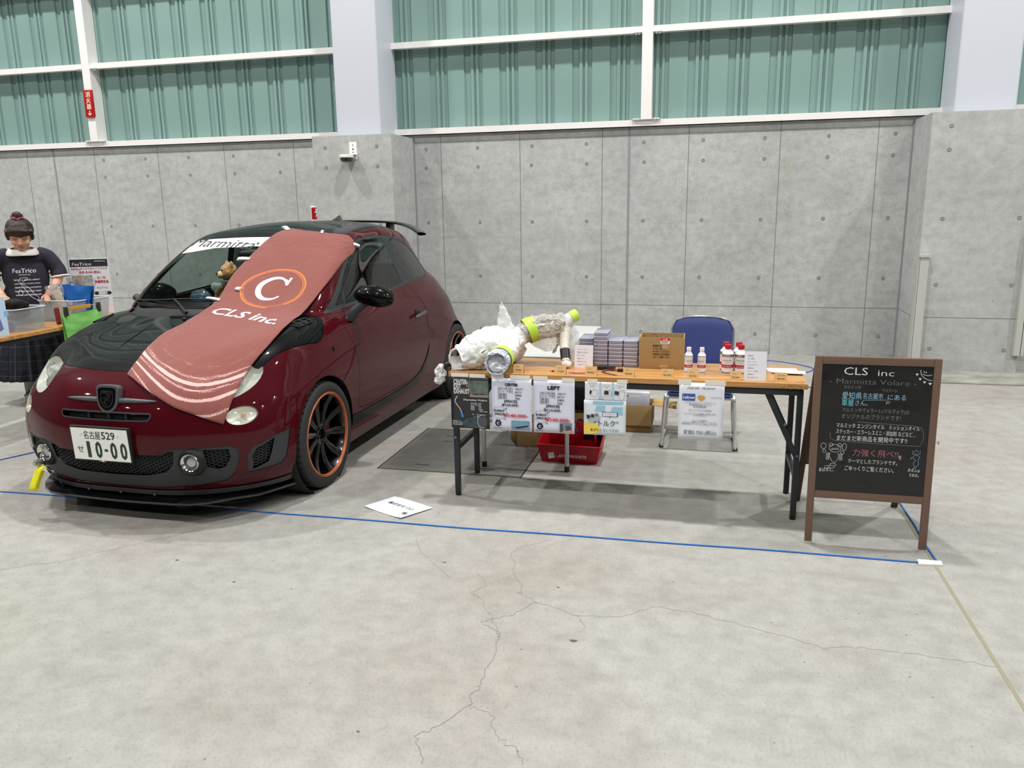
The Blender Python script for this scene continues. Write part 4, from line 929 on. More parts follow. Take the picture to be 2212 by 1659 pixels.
# printed ring, C and name
cv = rowm(4.30); M_OR = mat('print_orange', '#e0793a', .8); M_PW = mat('print_white', '#dcd6d8', .8)
def fline(P, w, off=.0018):
    mb_ = MB(); k = len(P); V = []
    for i in range(k):
        a, b = P[max(i-1, 0)], P[min(i+1, k-1)]; L = math.hypot(b[0]-a[0], b[1]-a[1]) or 1; nx, ny = -(b[1]-a[1])/L*w/2, (b[0]-a[0])/L*w/2
        ww = w if not hasattr(w, '__len__') else w[i]
        V += [flag_at(P[i][0]+nx, P[i][1]+ny, off), flag_at(P[i][0]-nx, P[i][1]-ny, off)]
    return V, [(2*i, 2*i+1, 2*i+3, 2*i+2) for i in range(k-1)]
mb = MB()
for r0, w0, a0, a1 in ((.196, .010, -.95*PI*.5-1.9, 2.35), (.183, .004, -PI-.9, PI-.75)):
    n = 110; P = [(.30+(r0+.0015*sin(7*t))*sin(t), cv-r0*.94*cos(t)) for t in [a0+(a1-a0)*i/n for i in range(n+1)]]
    V, F_ = fline(P, w0); mb.add(V, F_)
mb.build('ring_print', M_OR, cl)
def ftext(t, cx, cy, size, bold, width, shear=0, sub=3):
    V, F_ = text_geo(t, bold); bm = bmesh.new(); vs_ = [bm.verts.new((x, y, 0)) for x, y in V]
    for f in F_:
        try: bm.faces.new([vs_[q] for q in f])
        except ValueError: pass
    for _ in range(sub):
        es = [e for e in bm.edges if e.calc_length() > .10]
        if es: bmesh.ops.subdivide_edges(bm, edges=es, cuts=1)
    bmesh.ops.triangulate(bm, faces=bm.faces)
    xs = [v.co.x for v in bm.verts]; ys = [v.co.y for v in bm.verts]; x0, x1 = min(xs), max(xs); y0, y1 = min(ys), max(ys); sx = width/(x1-x0); sy = size/(y1-y0)
    m_ = MB(); m_.add([flag_at(cx+(v.co.x-(x0+x1)/2)*sx+shear*(v.co.y-y0)*sy, cy-(v.co.y-(y0+y1)/2)*sy, .0028) for v in bm.verts], [tuple(q.index for q in f.verts) for f in bm.faces if (bm.verts.index_update() or True)])
    bm.free(); return m_
# serif C
t0, t1 = PI/2+.62, 2.5*PI-.70
P = [(.30+.084*sin(t), cv-.100*cos(t)) for t in [t0+(t1-t0)*i/50 for i in range(51)]]
mb = MB(); V = []
for i, (x, y) in enumerate(P):
    t = i/50; w_ = .011+.026*sin(PI*min(1, t*1.02))**1.1; a, b = P[max(i-1, 0)], P[min(i+1, 50)]; L = math.hypot(b[0]-a[0], b[1]-a[1]); nx, ny = -(b[1]-a[1])/L*w_/2, (b[0]-a[0])/L*w_/2
    V += [flag_at(x+nx, y+ny, .0025), flag_at(x-nx, y-ny, .0025)]
mb.add(V, [(2*i, 2*i+1, 2*i+3, 2*i+2) for i in range(50)])
V, F_ = fline([(.372, cv-.112), (.373, cv-.085), (.372, cv-.040)], .016, .0032); mb.add(V, F_)
V, F_ = fline([(.345, cv-.088), (.362, cv-.070), (.373, cv-.048)], .022, .003); mb.add(V, F_)
mb.build('letter_c', M_PW, cl)
tv = rowm(5.62)
ftext('CLS inc.', .285, tv, .098, .020, .47, .22).build('name_print', M_PW, cl)
# white hanging loops
def loop(x0, y0, dx, dy, L=.065, w=.026, nm='hanging_loop'):
    l = math.hypot(dx, dy); dx /= l; dy /= l; mb = MB()
    def fn(u, v):
        t = 2*PI*v; s_ = L/2*(1-cos(t)); hgt = .004+.007*(1+sin(t))*sin(t/2); q = (u-.5)*w
        return flag_at(x0+dx*s_-dy*q, y0+dy*s_+dx*q, hgt)
    mb.grid(fn, 2, 20); o = mb.build(nm, M_PW, banner); q = o.modifiers.new('s', 'SOLIDIFY'); q.thickness = .0012
loop(.03, rowm(.45), -1, -.35, .09); loop(.02, rowm(3.15), -1, .1, .085); loop(.02, rowm(4.95), -1, .15, .09); loop(.10, rowm(4.38), -.3, 1, .035, .03)
loop(.33, .02, .25, -1, .05); loop(.585, rowm(1.05), 1, .1, .05)

# ---------------------------------------------------------------- soft toy and packets on the dashboard
M_FUR = mat('teddy_fur', '#a4793a', .95, bump=.9, bscale=170, var=.15, vscale=30, sheen=.5); M_FUR2 = mat('teddy_muzzle', '#c9b27c', .95, bump=.5, bscale=170)
def in_car(x, y, z):
    c, s = cos(CAR_RZ), sin(CAR_RZ); return (CAR_LOC[0]+c*x-s*y, CAR_LOC[1]+s*x+c*y, z)
bear = thing('teddy_bear', 'light brown teddy bear sitting on the dashboard behind the windscreen', 'soft toy', in_car(-.085, .52, .965), -.75)
mb = MB(); mb.ball((0, 0, .075), (.058, .05, .075)); mb.ball((0, -.005, .205), (.064, .056, .058))
for s in (1, -1):
    mb.ball((s*.05, .0, .255), (.022, .012, .022)); mb.tube([(s*.045, -.01, .13), (s*.075, -.04, .10), (s*.07, -.07, .075)], [.02, .02, .017], 10); mb.tube([(s*.035, -.02, .03), (s*.05, -.08, .025)], [.028, .024], 10); mb.ball((s*.052, -.09, .03), (.022, .015, .028))
    mb.ball((s*.07, -.072, .072), .019)
fused(mb, 'body', M_FUR, .006, 3, bear, disp=.004, dscale=70)
mb = MB(); mb.ball((0, -.055, .192), (.03, .026, .024)); mb.build('muzzle', M_FUR2, bear); mb = MB(); mb.ball((0, -.082, .20), (.011, .007, .009)); mb.build('nose', M_RUB, bear)
for s in (1, -1): mb = MB(); mb.ball((s*.023, -.054, .222), .006); mb.build('eye', M_RUB, bear)
mb = MB(); mb.tube([(.05*cos(a), -.004+.046*sin(a), .152) for a in [2*PI*i/24 for i in range(24)]], .006, 6, closed=True)
for s in (1, -1): mb.ball((s*.02, -.055, .15), (.018, .006, .010)); mb.tube([(0, -.055, .15), (s*.012, -.062, .11)], .004, 6)
mb.build('ribbon', mat('ribbon_silver', '#b9bfbf', .35), bear)
t = thing('gift_packet', 'blue packet in crinkled clear wrap on the dashboard beside the bear', 'packet', in_car(-.30, .50, .966), -.3)
mb = MB(); mb.box(-.06, -.03, 0, .06, .03, .065); mb.build('packet', mat('packet_blue', '#2d7fc0', .35, var=.5, vscale=30), t, bevel=.01)
M_CRINK = film('crinkle_wrap', '#f4f6f6', .10, .08, white=.14, bump=.9, bscale=40)
mb = MB(); mb.ball((0, 0, .045), (.085, .045, .05), 26, 16); o = mb.build('wrap', M_CRINK, t)
for v in o.data.vertices: v.co += v.normal*.012*noise.noise(v.co*45)
mb = MB(); mb.ball((-.022, 0, .10), (.032, .022, .032)); mb.ball((.022, 0, .10), (.032, .022, .032)); mb.ball((0, 0, .055), (.030, .02, .055))
o = fused(mb, 'heart_cushion', mat('cushion_white', '#c9d3d2', .8), .006, 4, None, in_car(-.235, .60, .966)); tag(recenter(o), 'small white heart cushion behind the blue packet on the dashboard', 'cushion')
# ---------------------------------------------------------------- folding table, what lies on it, hangs from it and stands under it
def woodmat(name, a, b, ax=(1.2, 14, 14)):
    m = bpy.data.materials.new(name); m.use_nodes = True; nt = m.node_tree; bs = nt.nodes['Principled BSDF']; N = nt.nodes.new; L = nt.links.new
    tc = N('ShaderNodeTexCoord'); mp = N('ShaderNodeMapping'); mp.inputs['Scale'].default_value = ax; L(tc.outputs['Object'], mp.inputs[0])
    n = N('ShaderNodeTexNoise'); n.inputs['Scale'].default_value = 3; n.inputs['Detail'].default_value = 8; n.inputs['Distortion'].default_value = .8; L(mp.outputs[0], n.inputs['Vector'])
    r = N('ShaderNodeValToRGB'); r.color_ramp.elements[0].position = .32; r.color_ramp.elements[0].color = (*lin(a), 1); r.color_ramp.elements[1].position = .62; r.color_ramp.elements[1].color = (*lin(b), 1)
    L(n.outputs['Fac'], r.inputs['Fac']); L(r.outputs['Color'], bs.inputs['Base Color']); bs.inputs['Roughness'].default_value = .32; bs.inputs['Coat Weight'].default_value = .2; MATS[name] = m; return m
M_OAK = woodmat('oak_laminate', '#a5713a', '#c4935a'); M_FRAME = mat('dark_frame_paint', '#2f3136', .42, metal=.3); M_ZINC = mat('zinc_bolt', '#77797c', .35, metal=.8)
M_PAPER = mat('white_paper', '#ececf4', .6); M_TAPE = mat('masking_tape', '#e6e2d8', .7); M_INK = mat('print_black', '#24242a', .6); M_RED2 = mat('print_pinkred', '#d2404e', .6)
M_LAM = film('laminate', '#f4f6f8', .05, .05); M_BROWN = mat('cardboard', '#a5885c', .85, var=.06, vscale=8); M_BRIN = mat('cardboard_inside', '#b8955f', .85)
M_BLUEC = mat('chair_blue_vinyl', '#35417a', .5, bump=.15, bscale=200); M_CHROME = mat('chair_chrome', '#d4d5d6', .25, metal=.85); M_ALU = mat('aluminium_tube', '#b9babb', .35, metal=.7); M_BPLAS = mat('black_plastic', '#161618', .4)
TX0, TX1, TY0, TY1 = -1.322, .478, 3.93, 4.385
table = thing('folding_table', 'long folding table with oak-look top and dark steel legs, posters taped along its front', 'table', ((TX0+TX1)/2, (TY0+TY1)/2, 0))
hx, hy = (TX1-TX0)/2, (TY1-TY0)/2
mb = MB(); mb.box(-hx, -hy, .673, hx, hy, .70); top = mb.build('tabletop', M_OAK, table, bevel=.003)
mb = MB(); mb.box(hx-.15, -hy-.0012, .676, hx+.0008, -hy+.004, .6925); mb.build('chipped_edge', mat('chipboard', '#c39a63', .95, bump=1, bscale=260, var=.35, vscale=160), top, smooth=False)
mb = MB(); mb.stroke([(hx-.05, -hy+.03), (hx-.02, -hy+.075), (hx-.012, -hy+.05), (hx-.035, -hy+.012)], .004, (0, 0, .7004), (1,0,0), (0,1,0)); mb.build('edge_damage', mat('damage_brown', '#6d4a26', .9), top, smooth=False)
for s in (-1, 1):
    mb = MB(); mb.box(-hx+.06, s*(hy-.022)-.014, .640, hx-.035, s*(hy-.022)+.014, .672); mb.build('apron_rail', M_FRAME, table, bevel=.003)
mb = MB(); mb.box(-hx+.06, -hy+.04, .645, -hx+.085, hy-.04, .672); mb.box(hx-.06, -hy+.04, .645, hx-.035, hy-.04, .672); mb.build('end_rail', M_FRAME, table, smooth=False)
for sx, lx in ((-1, -hx+.024), (1, hx-.028)):
    for sy in (-1, 1):
        y = sy*(hy-.040); mb = MB(); mb.box(lx-.014, y-.016, .018, lx+.014, y+.016, .664); lg = mb.build('leg', M_FRAME, table, bevel=.005, seg=3)
        mb = MB(); mb.cyl((lx, y, 0), (lx, y, .024), .0155, 16); mb.build('foot_cap', M_BPLAS, lg)
        mb = MB(); x1 = lx-sx*.155; mb.bar((x1, y+sy*.012, .648), (lx, y+sy*.016, .32 if sx > 0 else .38), .026, .006, (0, 1, 0))
        br = mb.build('brace', M_FRAME, lg)
        for q in ((x1+sx*.004, .648), (lx-sx*.065, .49), (lx, .335)): mb = MB(); mb.cyl((q[0], y+sy*.004, q[1]), (q[0], y+sy*.024, q[1]), .007, 12); mb.build('bolt', M_ZINC, lg) if sy < 0 else None
    mb = MB(); z = .27 if sx < 0 else .22; mb.box(lx-.011, -hy+.05, z-.014, lx+.011, hy-.05, z+.014); mb.build('cross_bar', M_FRAME, table, bevel=.003)

# white folding table behind
t = thing('camping_table', 'white folding table with round aluminium legs behind the oak table', 'table', (-1.035, 5.06, 0))
mb = MB(); mb.box(-.295, -.62, .672, .295, .62, .70); mb.build('tabletop', mat('greyish_white_top', '#b9bab6', .5), t, bevel=.006, seg=3)
mb = MB(); mb.box(-.285, -.615, .655, .285, .615, .672); mb.build('rim_rail', M_ALU, t, smooth=False)
for sx in (-1, 1):
    for sy in (-1, 1):
        x = sx*.255; y = sy*.59; mb = MB(); mb.cyl((x, y, .03), (x, y, .66), .013, 16); lg = mb.build('leg', M_ALU, t)
        mb = MB(); mb.cyl((x, y, 0), (x, y, .035), .0155, 16); mb.build('foot_cap', M_BPLAS, lg)
for sy in (-1, 1):
    for z in (.292, .325): mb = MB(); mb.cyl((-.255, sy*.59, z), (.255, sy*.59, z), .008, 12); mb.build('cross_bar', M_ALU, t)

# posters
def poster(nm, x0, x1, z0, z1, label, col='#e4e6f2', y=3.912, cat='poster', tapes=()):
    w_, h_ = x1-x0, z1-z0; t = thing(nm, label, cat, ((x0+x1)/2, y, z0), 0, 'posters taped to the front edge of the oak table')
    mb = MB(); mb.grid(lambda u, v: (-w_/2+w_*u, .006*sin(PI*v)*0+.004*(1-v)*sin(2.5*u), h_*v), 8, 8); sh = mb.build('sheet', mat('sheet_'+col[1:], col, .35, coat=.25), t)
    q = sh.modifiers.new('s', 'SOLIDIFY'); q.thickness = .001; q.offset = 1
    for a, b, zt, zh in tapes:
        mb = MB(); mb.box(a-(x0+x1)/2, -.0025, h_-zt, b-(x0+x1)/2, -.0015, h_-zt+zh); mb.build('tape', M_TAPE, t, smooth=False)
    return t, w_, h_
YO = -.0035
def tx(mb, s, x, z, size, al='c', bold=0, width=None, shear=0): return mb.text(s, (x, YO, z), size, align=al, bold=bold, width=width, shear=shear)
def rect(mb, x0, z0, x1, z1, d=0): mb.poly2([(x0, z0), (x1, z0), (x1, z1), (x0, z1)], (0, YO+d, 0)); return mb
# 1: black exhaust poster
t, W_, H_ = poster('exhaust_poster', -1.305, -1.095, .400, .685, 'black poster headed CENTER-EXIT EXHAUST, leftmost on the table edge', '#26262a', tapes=((-1.30, -1.205, .006, .020), (-1.2, -1.115, .008, .020)))
mb = MB(); mb.poly2([(-.02,.262),(.100,.262),(.100,.186),(.02,.184),(-.02,.21)], (0, YO, 0)); mb.v = [(x, y+.0009, z) for x, y, z in mb.v]; mb.build('car_photo', mat('photo_greygreen', '#5c6862', .5, var=.5, vscale=25), t, smooth=False)
mb = MB(); rect(mb, .0, .172, .102, .188); mb.v = [(x, y+.0009, z) for x, y, z in mb.v]; mb.build('floor_photo', mat('photo_beige', '#8e8580', .5), t, smooth=False)
mb = MB()
for s_, z in (('CENTER-', .240), ('EXIT', .215), ('EXHAUST', .189)): tx(mb, s_, -.088, z, .036, 'l', .035, width={'CENTER-': .078, 'EXIT': .040, 'EXHAUST': .086}[s_])
tx(mb, 'Marmitta Volare', .094, .152, .014, 'r', .025, width=.128)
for k, s_ in enumerate(('[出口形状]', '[パイプ径]', '[重量]', '[板厚]', '[材質]')): tx(mb, s_, .004, .136-.0085*k, .008, 'l', .01)
for k, s_ in enumerate(('100φ', '60φ', '2.5kg', '1mm', 'SUS304', '(Hand made)')): tx(mb, s_, .046+(.006 if k == 5 else 0), .136-.0085*k, .008, 'l', .015)
tx(mb, 'HP', .012, .076, .008, 'l', .015); tx(mb, '@cls_inc.official', .036, .076, .0075, 'l', .015); tx(mb, 'tel', .02, .066, .007, 'l', .01); tx(mb, '@marmitta', .036, .066, .0075, 'l', .015)
for k, s_ in enumerate(('株式会社 CLS', '名古屋市 守山区', 'TEL 052-000-000')): tx(mb, s_, -.098, .036-.009*k, .0075, 'l', .015)
mb.build('lettering', mat('print_pale', '#dcdcdf', .5), t, smooth=False)
mb = MB(); rect(mb, -.045, .212, -.008, .226); mb.build('strike_bar', mat('bar_maroon', '#6a2a34', .5), t, smooth=False)
mb = MB(); mb.tube([(.008+.005*cos(a), YO-.0006, .196+.008*sin(a)) for a in [2*PI*i/16 for i in range(16)]], .0011, 5, closed=True); mb.build('ring', M_OR, t)
mb = MB(); P = spline([(-.068,.176,0),(-.082,.150,0),(-.074,.132,0),(-.056,.108,0),(-.046,.085,0)], 6); mb.stroke([(p.x, p.y) for p in P], .0055, (0, YO, 0)); mb.build('pipe_photo', mat('photo_silver', '#b9b3ab', .4), t, smooth=False)
mb = MB(); mb.poly2([(-.053,.088),(-.041,.086),(-.034,.062),(-.048,.060)], (0, YO-.0003, 0)); mb.build('blue_tip', mat('tip_blue', '#3a82d0', .4), t, smooth=False)
mb = MB(); mb.poly2([(-.06,.03),(-.01,.058),(.085,.075),(.085,.004),(-.03,.006)], (0, YO+.0006, 0)); mb.build('bumper_photo', mat('photo_slate', '#39464a', .5, var=.6, vscale=35), t, smooth=False)
mb = MB(); mb.poly2([(.066+.026*cos(a), .042+.034*sin(a)) for a in [2*PI*i/24 for i in range(24)] if True], (0, YO, 0)); mb.build('tip_photo', mat('photo_dimgrey', '#4a5054', .4), t, smooth=False)
mb = MB(); mb.stroke([(.066+.027*cos(a), .042+.035*sin(a)) for a in [PI*.5+PI*1.1*i/20 for i in range(21)]], .002, (0, YO-.0004, 0)); mb.build('tip_outline', mat('print_pale', '#dcdcdf'), t, smooth=False)
# 2, 3: price posters
def burst(mb, cx, cz, s=1):
    P = []
    for i in range(26):
        a = 2*PI*i/26; r = (.042 if i % 2 else .034)*s; P.append((cx+r*cos(a)*1.0, cz+r*.85*sin(a)))
    mb.stroke(P, .0012, (0, YO, 0), closed=True)
    for k, (a, b) in enumerate((((.012, .036), (.022, .048)), ((.03, .018), (.042, .026)), ((.034, -.008), (.046, -.004)), ((.02, -.03), (.034, -.038)), ((-.014, -.034), (-.02, -.046)), ((.002, -.034), (-.004, -.046)))): mb.stroke([(cx+a[0], cz+a[1]), (cx+b[0], cz+b[1])], .003, (0, YO, 0))
for i, (x0, x1, head, hs, kg, p1, p2, lb) in enumerate(((-1.08, -.867, 'CENTER', .068, '2.5KG', '¥150.000-', '¥140.000-', 'lilac-white price poster headed CENTER, second from the left'),
                                                (-.857, -.643, 'LEFT', .064, '2.2KG', '¥110.000-', '¥100.000-', 'lilac-white price poster headed LEFT, to the right of the CENTER one'))):
    t, W_, H_ = poster('price_poster', x0, x1, .398, .680, lb, '#dcdff0', tapes=((x0+.10 if i == 0 else x0, x0+.205 if i == 0 else x0+.075, .004, .022), (x0+.148, x0+.213, .010, .022)) if i else ((x0+.10, x0+.205, .004, .022), (x0-.0, x0+.065, .004, .022)))
    dz = -.007*i; mb = MB(); tx(mb, 'Marmitta Volare', 0, .267+dz, .008, shear=.3, bold=-.005, width=.045); tx(mb, 'マルミッタ', 0, .260+dz, .006)
    tx(mb, head, 0, .242-.011*i, .020+.006*i, bold=.07, width=hs)
    for k, s_ in enumerate(('[出口形状]', '[パイプ径]', '[重量]', '[板厚]')): tx(mb, s_, -.074, .222-.0165*k-.016*i, .0165, 'l', .0, width=.078 if k < 2 else .046)
    for k, s_ in enumerate(('100パイ', '60パイ', kg, '1mm')): tx(mb, s_, .018, .222-.0165*k-.016*i, .013, 'l', .05 if k > 1 else .03)
    tx(mb, '[PRICE]', -.005, .154-.016*i, .017, bold=.05, width=.068); tx(mb, p1, -.006, .134-.018*i, .016, bold=.05, width=.088)
    burst(mb, -.066, .098-.012*i); tx(mb, 'EVENT', -.066, .102-.012*i, .015, bold=.06, width=.056); tx(mb, 'PRICE', -.064, .084-.012*i, .015, bold=.06, width=.052)
    tx(mb, 'CLS inc.', -.074, .012-.004*i, .009, bold=.02, width=.046)
    mb.build('lettering', M_INK, t, smooth=False)
    mb = MB(); tx(mb, p2, .022, .076-.012*i, .022, bold=.06, width=.128); mb.build('event_price', M_RED2, t, smooth=False)
    mb = MB(); mb.poly2([(-.074+.017*cos(a), .040-.006*i+.017*sin(a)) for a in [2*PI*k/30 for k in range(30)]], (0, YO, 0)); lo = mb.build('logo_disc', M_INK, t, smooth=False)
    mb = MB(); mb.text('C', (-.074, YO-.0006, .0325-.006*i), .021, align='c', bold=.03); mb.build('logo_letter', M_PAPER, lo, smooth=False)
    mb = MB(); rect(mb, -.002 if i == 0 else .03, .006, .095, .056 if i == 0 else .058); ph = mb.build('photo', mat('photo_backing', '#7e8798', .5, var=.2, vscale=20), t, smooth=False)
    mb = MB()
    if i == 0: mb.poly2([(0,.052),(.055,.055),(.094,.045),(.094,.032),(.03,.026),(.004,.022)], (0, YO-.0004, 0)); mb.build('car_bumper', mat('photo_cyan', '#6fa0b4', .4), ph, smooth=False)
    else:
        mb.poly2([(.032,.05),(.045,.052),(.05,.02),(.04,.008),(.032,.008)], (0, YO-.0004, 0)); mb.poly2([(.060,.042),(.085,.044),(.092,.03),(.082,.014),(.064,.016)], (0, YO-.0004, 0)); mb.build('exhaust_tips', mat('photo_dimgrey'), ph, smooth=False)
    mb = MB()
    if i == 0: mb.poly2([(.012,.022),(.09,.036),(.085,.026),(.03,.014)], (0, YO-.0006, 0))
    else: mb.poly2([(.045,.012),(.09,.020),(.09,.008),(.05,.007)], (0, YO-.0006, 0))
    mb.build('photo_detail', mat('detail_tone%d' % i, '#343a42' if i == 0 else '#c79a6a', .5), ph, smooth=False)  # printed detail within the poster picture
# 4: wiring products, upper strip and lower TORQUE sheet
t, W_, H_ = poster('product_strip', -.590, -.380, .578, .678, 'pale strip with three drawings of wired boxes above the torque poster', '#e8ebef', tapes=((-.578, -.526, .008, .022), (-.428, -.376, .004, .020)))
for dx in (-.03, .033): mb = MB(); rect(mb, dx, 0, dx+.0075, .1); mb.build('divider', mat('strip_blue', '#a9cbe2', .5), t, smooth=False)
mb = MB()
for k, (cx, s_) in enumerate(((-.066, 'ミラーレスミニ'), (.004, 'ミラーレス'), (.072, 'ミラーレスダイレクト'))):
    tx(mb, s_, cx, .080, .008, bold=.01, width=.034 if k != 2 else .042); tx(mb, '¥8,800-', cx, .072, .005, width=.018)
    P = spline([(cx-.008, .052, 0), (cx+.016, .060, 0), (cx+.026, .040, 0), (cx+.012, .022 if k < 2 else .006, 0), (cx-.008, .030, 0), (cx-.012, .045, 0)], 6); mb.stroke([(p.x, p.y) for p in P], .0012, (0, YO, 0))
tx(mb, 'ミラーレスダウン', -.02, .018, .008, width=.036); tx(mb, '※車種別設定あり', -.02, .010, .005, width=.03)
mb.build('lettering', M_INK, t, smooth=False)
for cx, w2, c in ((-.076, .010, '#1d1d20'), (.004, .022, '#2b2624'), (.056, .022, '#23344c')):
    mb = MB(); mb.poly2([(cx-w2/2, .040), (cx+w2/2-.001, .036), (cx+w2/2+.001, .054), (cx-w2/2+.002, .058)], (0, YO-.0005, 0)); mb.build('wired_box', mat('box_'+c[1:], c, .5), t, smooth=False)
t, W_, H_ = poster('torque_poster', -.594, -.381, .402, .584, 'pastel poster asking about car torque, below the strip of wired boxes', '#dfe9ef', y=3.908)
mb = MB(); mb.poly2([(-.104,.004),(-.06,.006),(-.02,.02),(-.03,.05),(-.06,.062),(-.104,.07)], (0, YO+.0012, 0)); mb.build('yellow_wash', mat('wash_yellow', '#ecd25a', .6), t, smooth=False)
mb = MB(); mb.poly2([(-.06,.16),(.09,.165),(.1,.18),(-.06,.178)], (0, YO+.0012, 0)); mb.poly2([(-.05,.125),(-.04,.155),(.0,.155),(.0,.125)], (0, YO+.0012, 0)); mb.poly2([(.03,.12),(.04,.15),(.09,.15),(.09,.11)], (0, YO+.0012, 0)); mb.build('blue_wash', mat('wash_blue', '#98c4e0', .6), t, smooth=False)
mb = MB(); mb.poly2([(-.098,.11),(-.06,.09),(-.02,.1),(-.03,.07),(-.08,.06)], (0, YO+.001, 0)); mb.build('grey_wash', mat('wash_grey', '#aeb6bb', .6), t, smooth=False)
mb = MB()
for k, ch in enumerate('愛車の'): mb.text(ch, (-.083+.021*k, YO, .086+.006*k), .022, align='c', bold=.04)
tx(mb, '“トルク”', .008, .050, .034, bold=.015, width=.125); tx(mb, 'あげたくないですか?', .0, .020, .018, bold=.01, width=.145)
rect(mb, -.012, .100, .066, .122, .0008); mb.poly2([(.024,.102),(.032,.102),(.026,.090)], (0, YO+.0008, 0)); mb.build('lettering', M_INK, t, smooth=False)
mb = MB(); rect(mb, -.010, .102, .061, .120, .0002); mb.build('speech_bubble', M_PAPER, t, smooth=False)
mb = MB(); mb.text('ミラーレスダイレクト', (.0255, YO-.0005, .1075), .009, align='c', width=.06); mb.build('bubble_lettering', M_INK, t, smooth=False)
# 5: new item
t, W_, H_ = poster('new_item_poster', -.122, .094, .402, .692, 'white poster headed new item with a blue oil logo, rightmost on the table edge', '#e8eaf4', tapes=((-.128, -.065, .010, .024), (.0, .098, .010, .024)))
mb = MB(); tx(mb, 'new item', -.005, .258, .022, shear=.5, bold=-.01, width=.128)
for k, (s_, z, w2) in enumerate((('レプロニ×マルミッタヴォラーレ', .186, .15), ('共同開発商品がもうすぐ', .176, .11), ('新商品開発!!', .166, .065), ('【エンジンオイル添加剤】', .148, .105), ('エンジンオイル交換時に当商品1本を', .130, .15), ('入れるだけ!!', .122, .06), ('フィルトの特徴的は', .096, .075), ('エンジンの輝がよりやすく、オイルの', .087, .16), ('浄化作用もずっつくれた商品になります。', .078, .175))): tx(mb, s_, -.004, z, .0095, bold=.0, width=w2)
tx(mb, '定価2 750-(税込)', -.002, .030, .024, bold=.0, width=.158); tx(mb, 'Marmitta Volare', .07, .216, .008, shear=.4, bold=-.005, width=.052)
mb.build('lettering', M_INK, t, smooth=False)
mb = MB(); rect(mb, -.092, .200, -.030, .234); lg = mb.build('blue_logo', mat('logo_blue', '#2c57a8', .5), t, smooth=False)
mb = MB(); mb.text('Lubross', (-.061, YO-.0006, .210), .020, align='c', bold=.04, width=.054, shear=.25); mb.text('OIL', (-.061, YO-.0006, .203), .005, align='c'); mb.build('logo_lettering', M_PAPER, lg, smooth=False)
mb = MB(); mb.poly2([(-.020,.222),(-.012,.228),(.004,.227),(.018,.222),(.016,.212),(.004,.202),(-.004,.200),(-.016,.212)], (0, YO, 0)); mb.build('gold_emblem', mat('gold_print', '#d0a04a', .4), t, smooth=False)

# price cards
M_CARD = mat('card_kraft', '#d6ad72', .7)
cards = [(-.945, '¥150,000', 'price card before the bare stretch of table under the wrapped pipes', .054), (-.722, '¥110,000', 'price card beside the loose red and blue wires', .055), (-.566, '¥8,800', 'price card before the small white stand of text', .061), (-.375, '¥8,800', 'price card before the rightmost stack of clear cases', .057),
         (-.184, '¥6,600', 'price card before the printed cardboard box', .062), (-.059, '¥2,750', 'price card before the pair of white-capped cans', .056), (.144, '¥3,300', 'price card before the red-capped cans', .054), (.355, '¥500', 'price card before the pile of sticker sheets', .058)]
for x, s_, lb, w_ in cards:
    t = thing('price_card', lb, 'price card', (x, 3.957, .70), random.uniform(-.06, .06), 'kraft price cards along the table front')
    mb = MB(); mb.add([(-w_/2,-.008,0),(w_/2,-.008,0),(w_/2,.004,.047),(-w_/2,.004,.047),(w_/2,.016,0),(-w_/2,.016,0)], [(0,1,2,3),(3,2,4,5)]); c_ = mb.build('card', M_CARD, t, smooth=False); q = c_.modifiers.new('s', 'SOLIDIFY'); q.thickness = .0008
    mb = MB(); yd = Vector((0, .012, .047)).normalized(); mb.text('パーツ' if len(s_) > 6 else 'ステッカー' if s_ == '¥500' else 'ミラー', (-w_*.3, -.0015, .031), .008, yd=yd, bold=.02); mb.text(s_, (-w_*.3, -.0052, .014), .0095, yd=yd, bold=.02, width=w_*.6)
    mb.build('handwriting', mat('pencil_brown', '#5b4630', .7), t, smooth=False)
# cases of clear plastic: four stacks
M_CASE = film('case_plastic', '#dfe0ee', .10, .06, white=.32, wcol='#dcdcf0'); M_CASEI = mat('case_content', '#84879a', .5, var=.5, vscale=40); M_CASEL = mat('case_lid_edge', '#d6d6ec', .25, coat=.5)
def case_proto(w_, d_, h_):
    t = thing('clear_case', 'clear case', 'case', (0, 0, 0)); mb = MB(); mb.box(-w_/2, -d_/2, .0006, w_/2, d_/2, h_-.0006); mb.build('shell', M_CASE, t, bevel=.0025)
    mb = MB(); mb.box(-w_/2+.003, -d_/2+.003, .002, w_/2-.003, d_/2-.003, h_*.55); mb.build('content', M_CASEI, t, bevel=.002)
    mb = MB(); mb.box(-w_/2-.0006, -d_/2-.0006, h_*.70, w_/2+.0006, d_/2+.0006, h_-.001); mb.build('lid_edge', M_CASEL, t, bevel=.001); return t
proto = case_proto(.074, .155, .0204); first = True
for sx, n_, word, back in ((-.637, 7, 'the leftmost, half hidden stack', .05), (-.552, 9, 'the tallest stack', 0), (-.4725, 7, 'the third stack from the left', 0), (-.3915, 7, 'the stack beside the cardboard box', 0)):
    for k in range(n_):
        o = proto if first else copy_tree(proto); first = False
        o.location = (sx+random.uniform(-.0012, .0012), 4.215+.0775+back+random.uniform(-.0015, .0015), .7002+.0204*k); o.rotation_euler = (0, 0, random.uniform(-.012, .012))
        pos = 'bottom' if k == 0 else 'top' if k == n_-1 else ('second', 'third', 'fourth', 'fifth', 'sixth', 'seventh', 'eighth')[k-1] + ' from the bottom'
        o['label'] = 'clear plastic case, %s of %s' % (pos, word); o['category'] = 'case'; o['group'] = 'clear plastic cases stacked on the table'
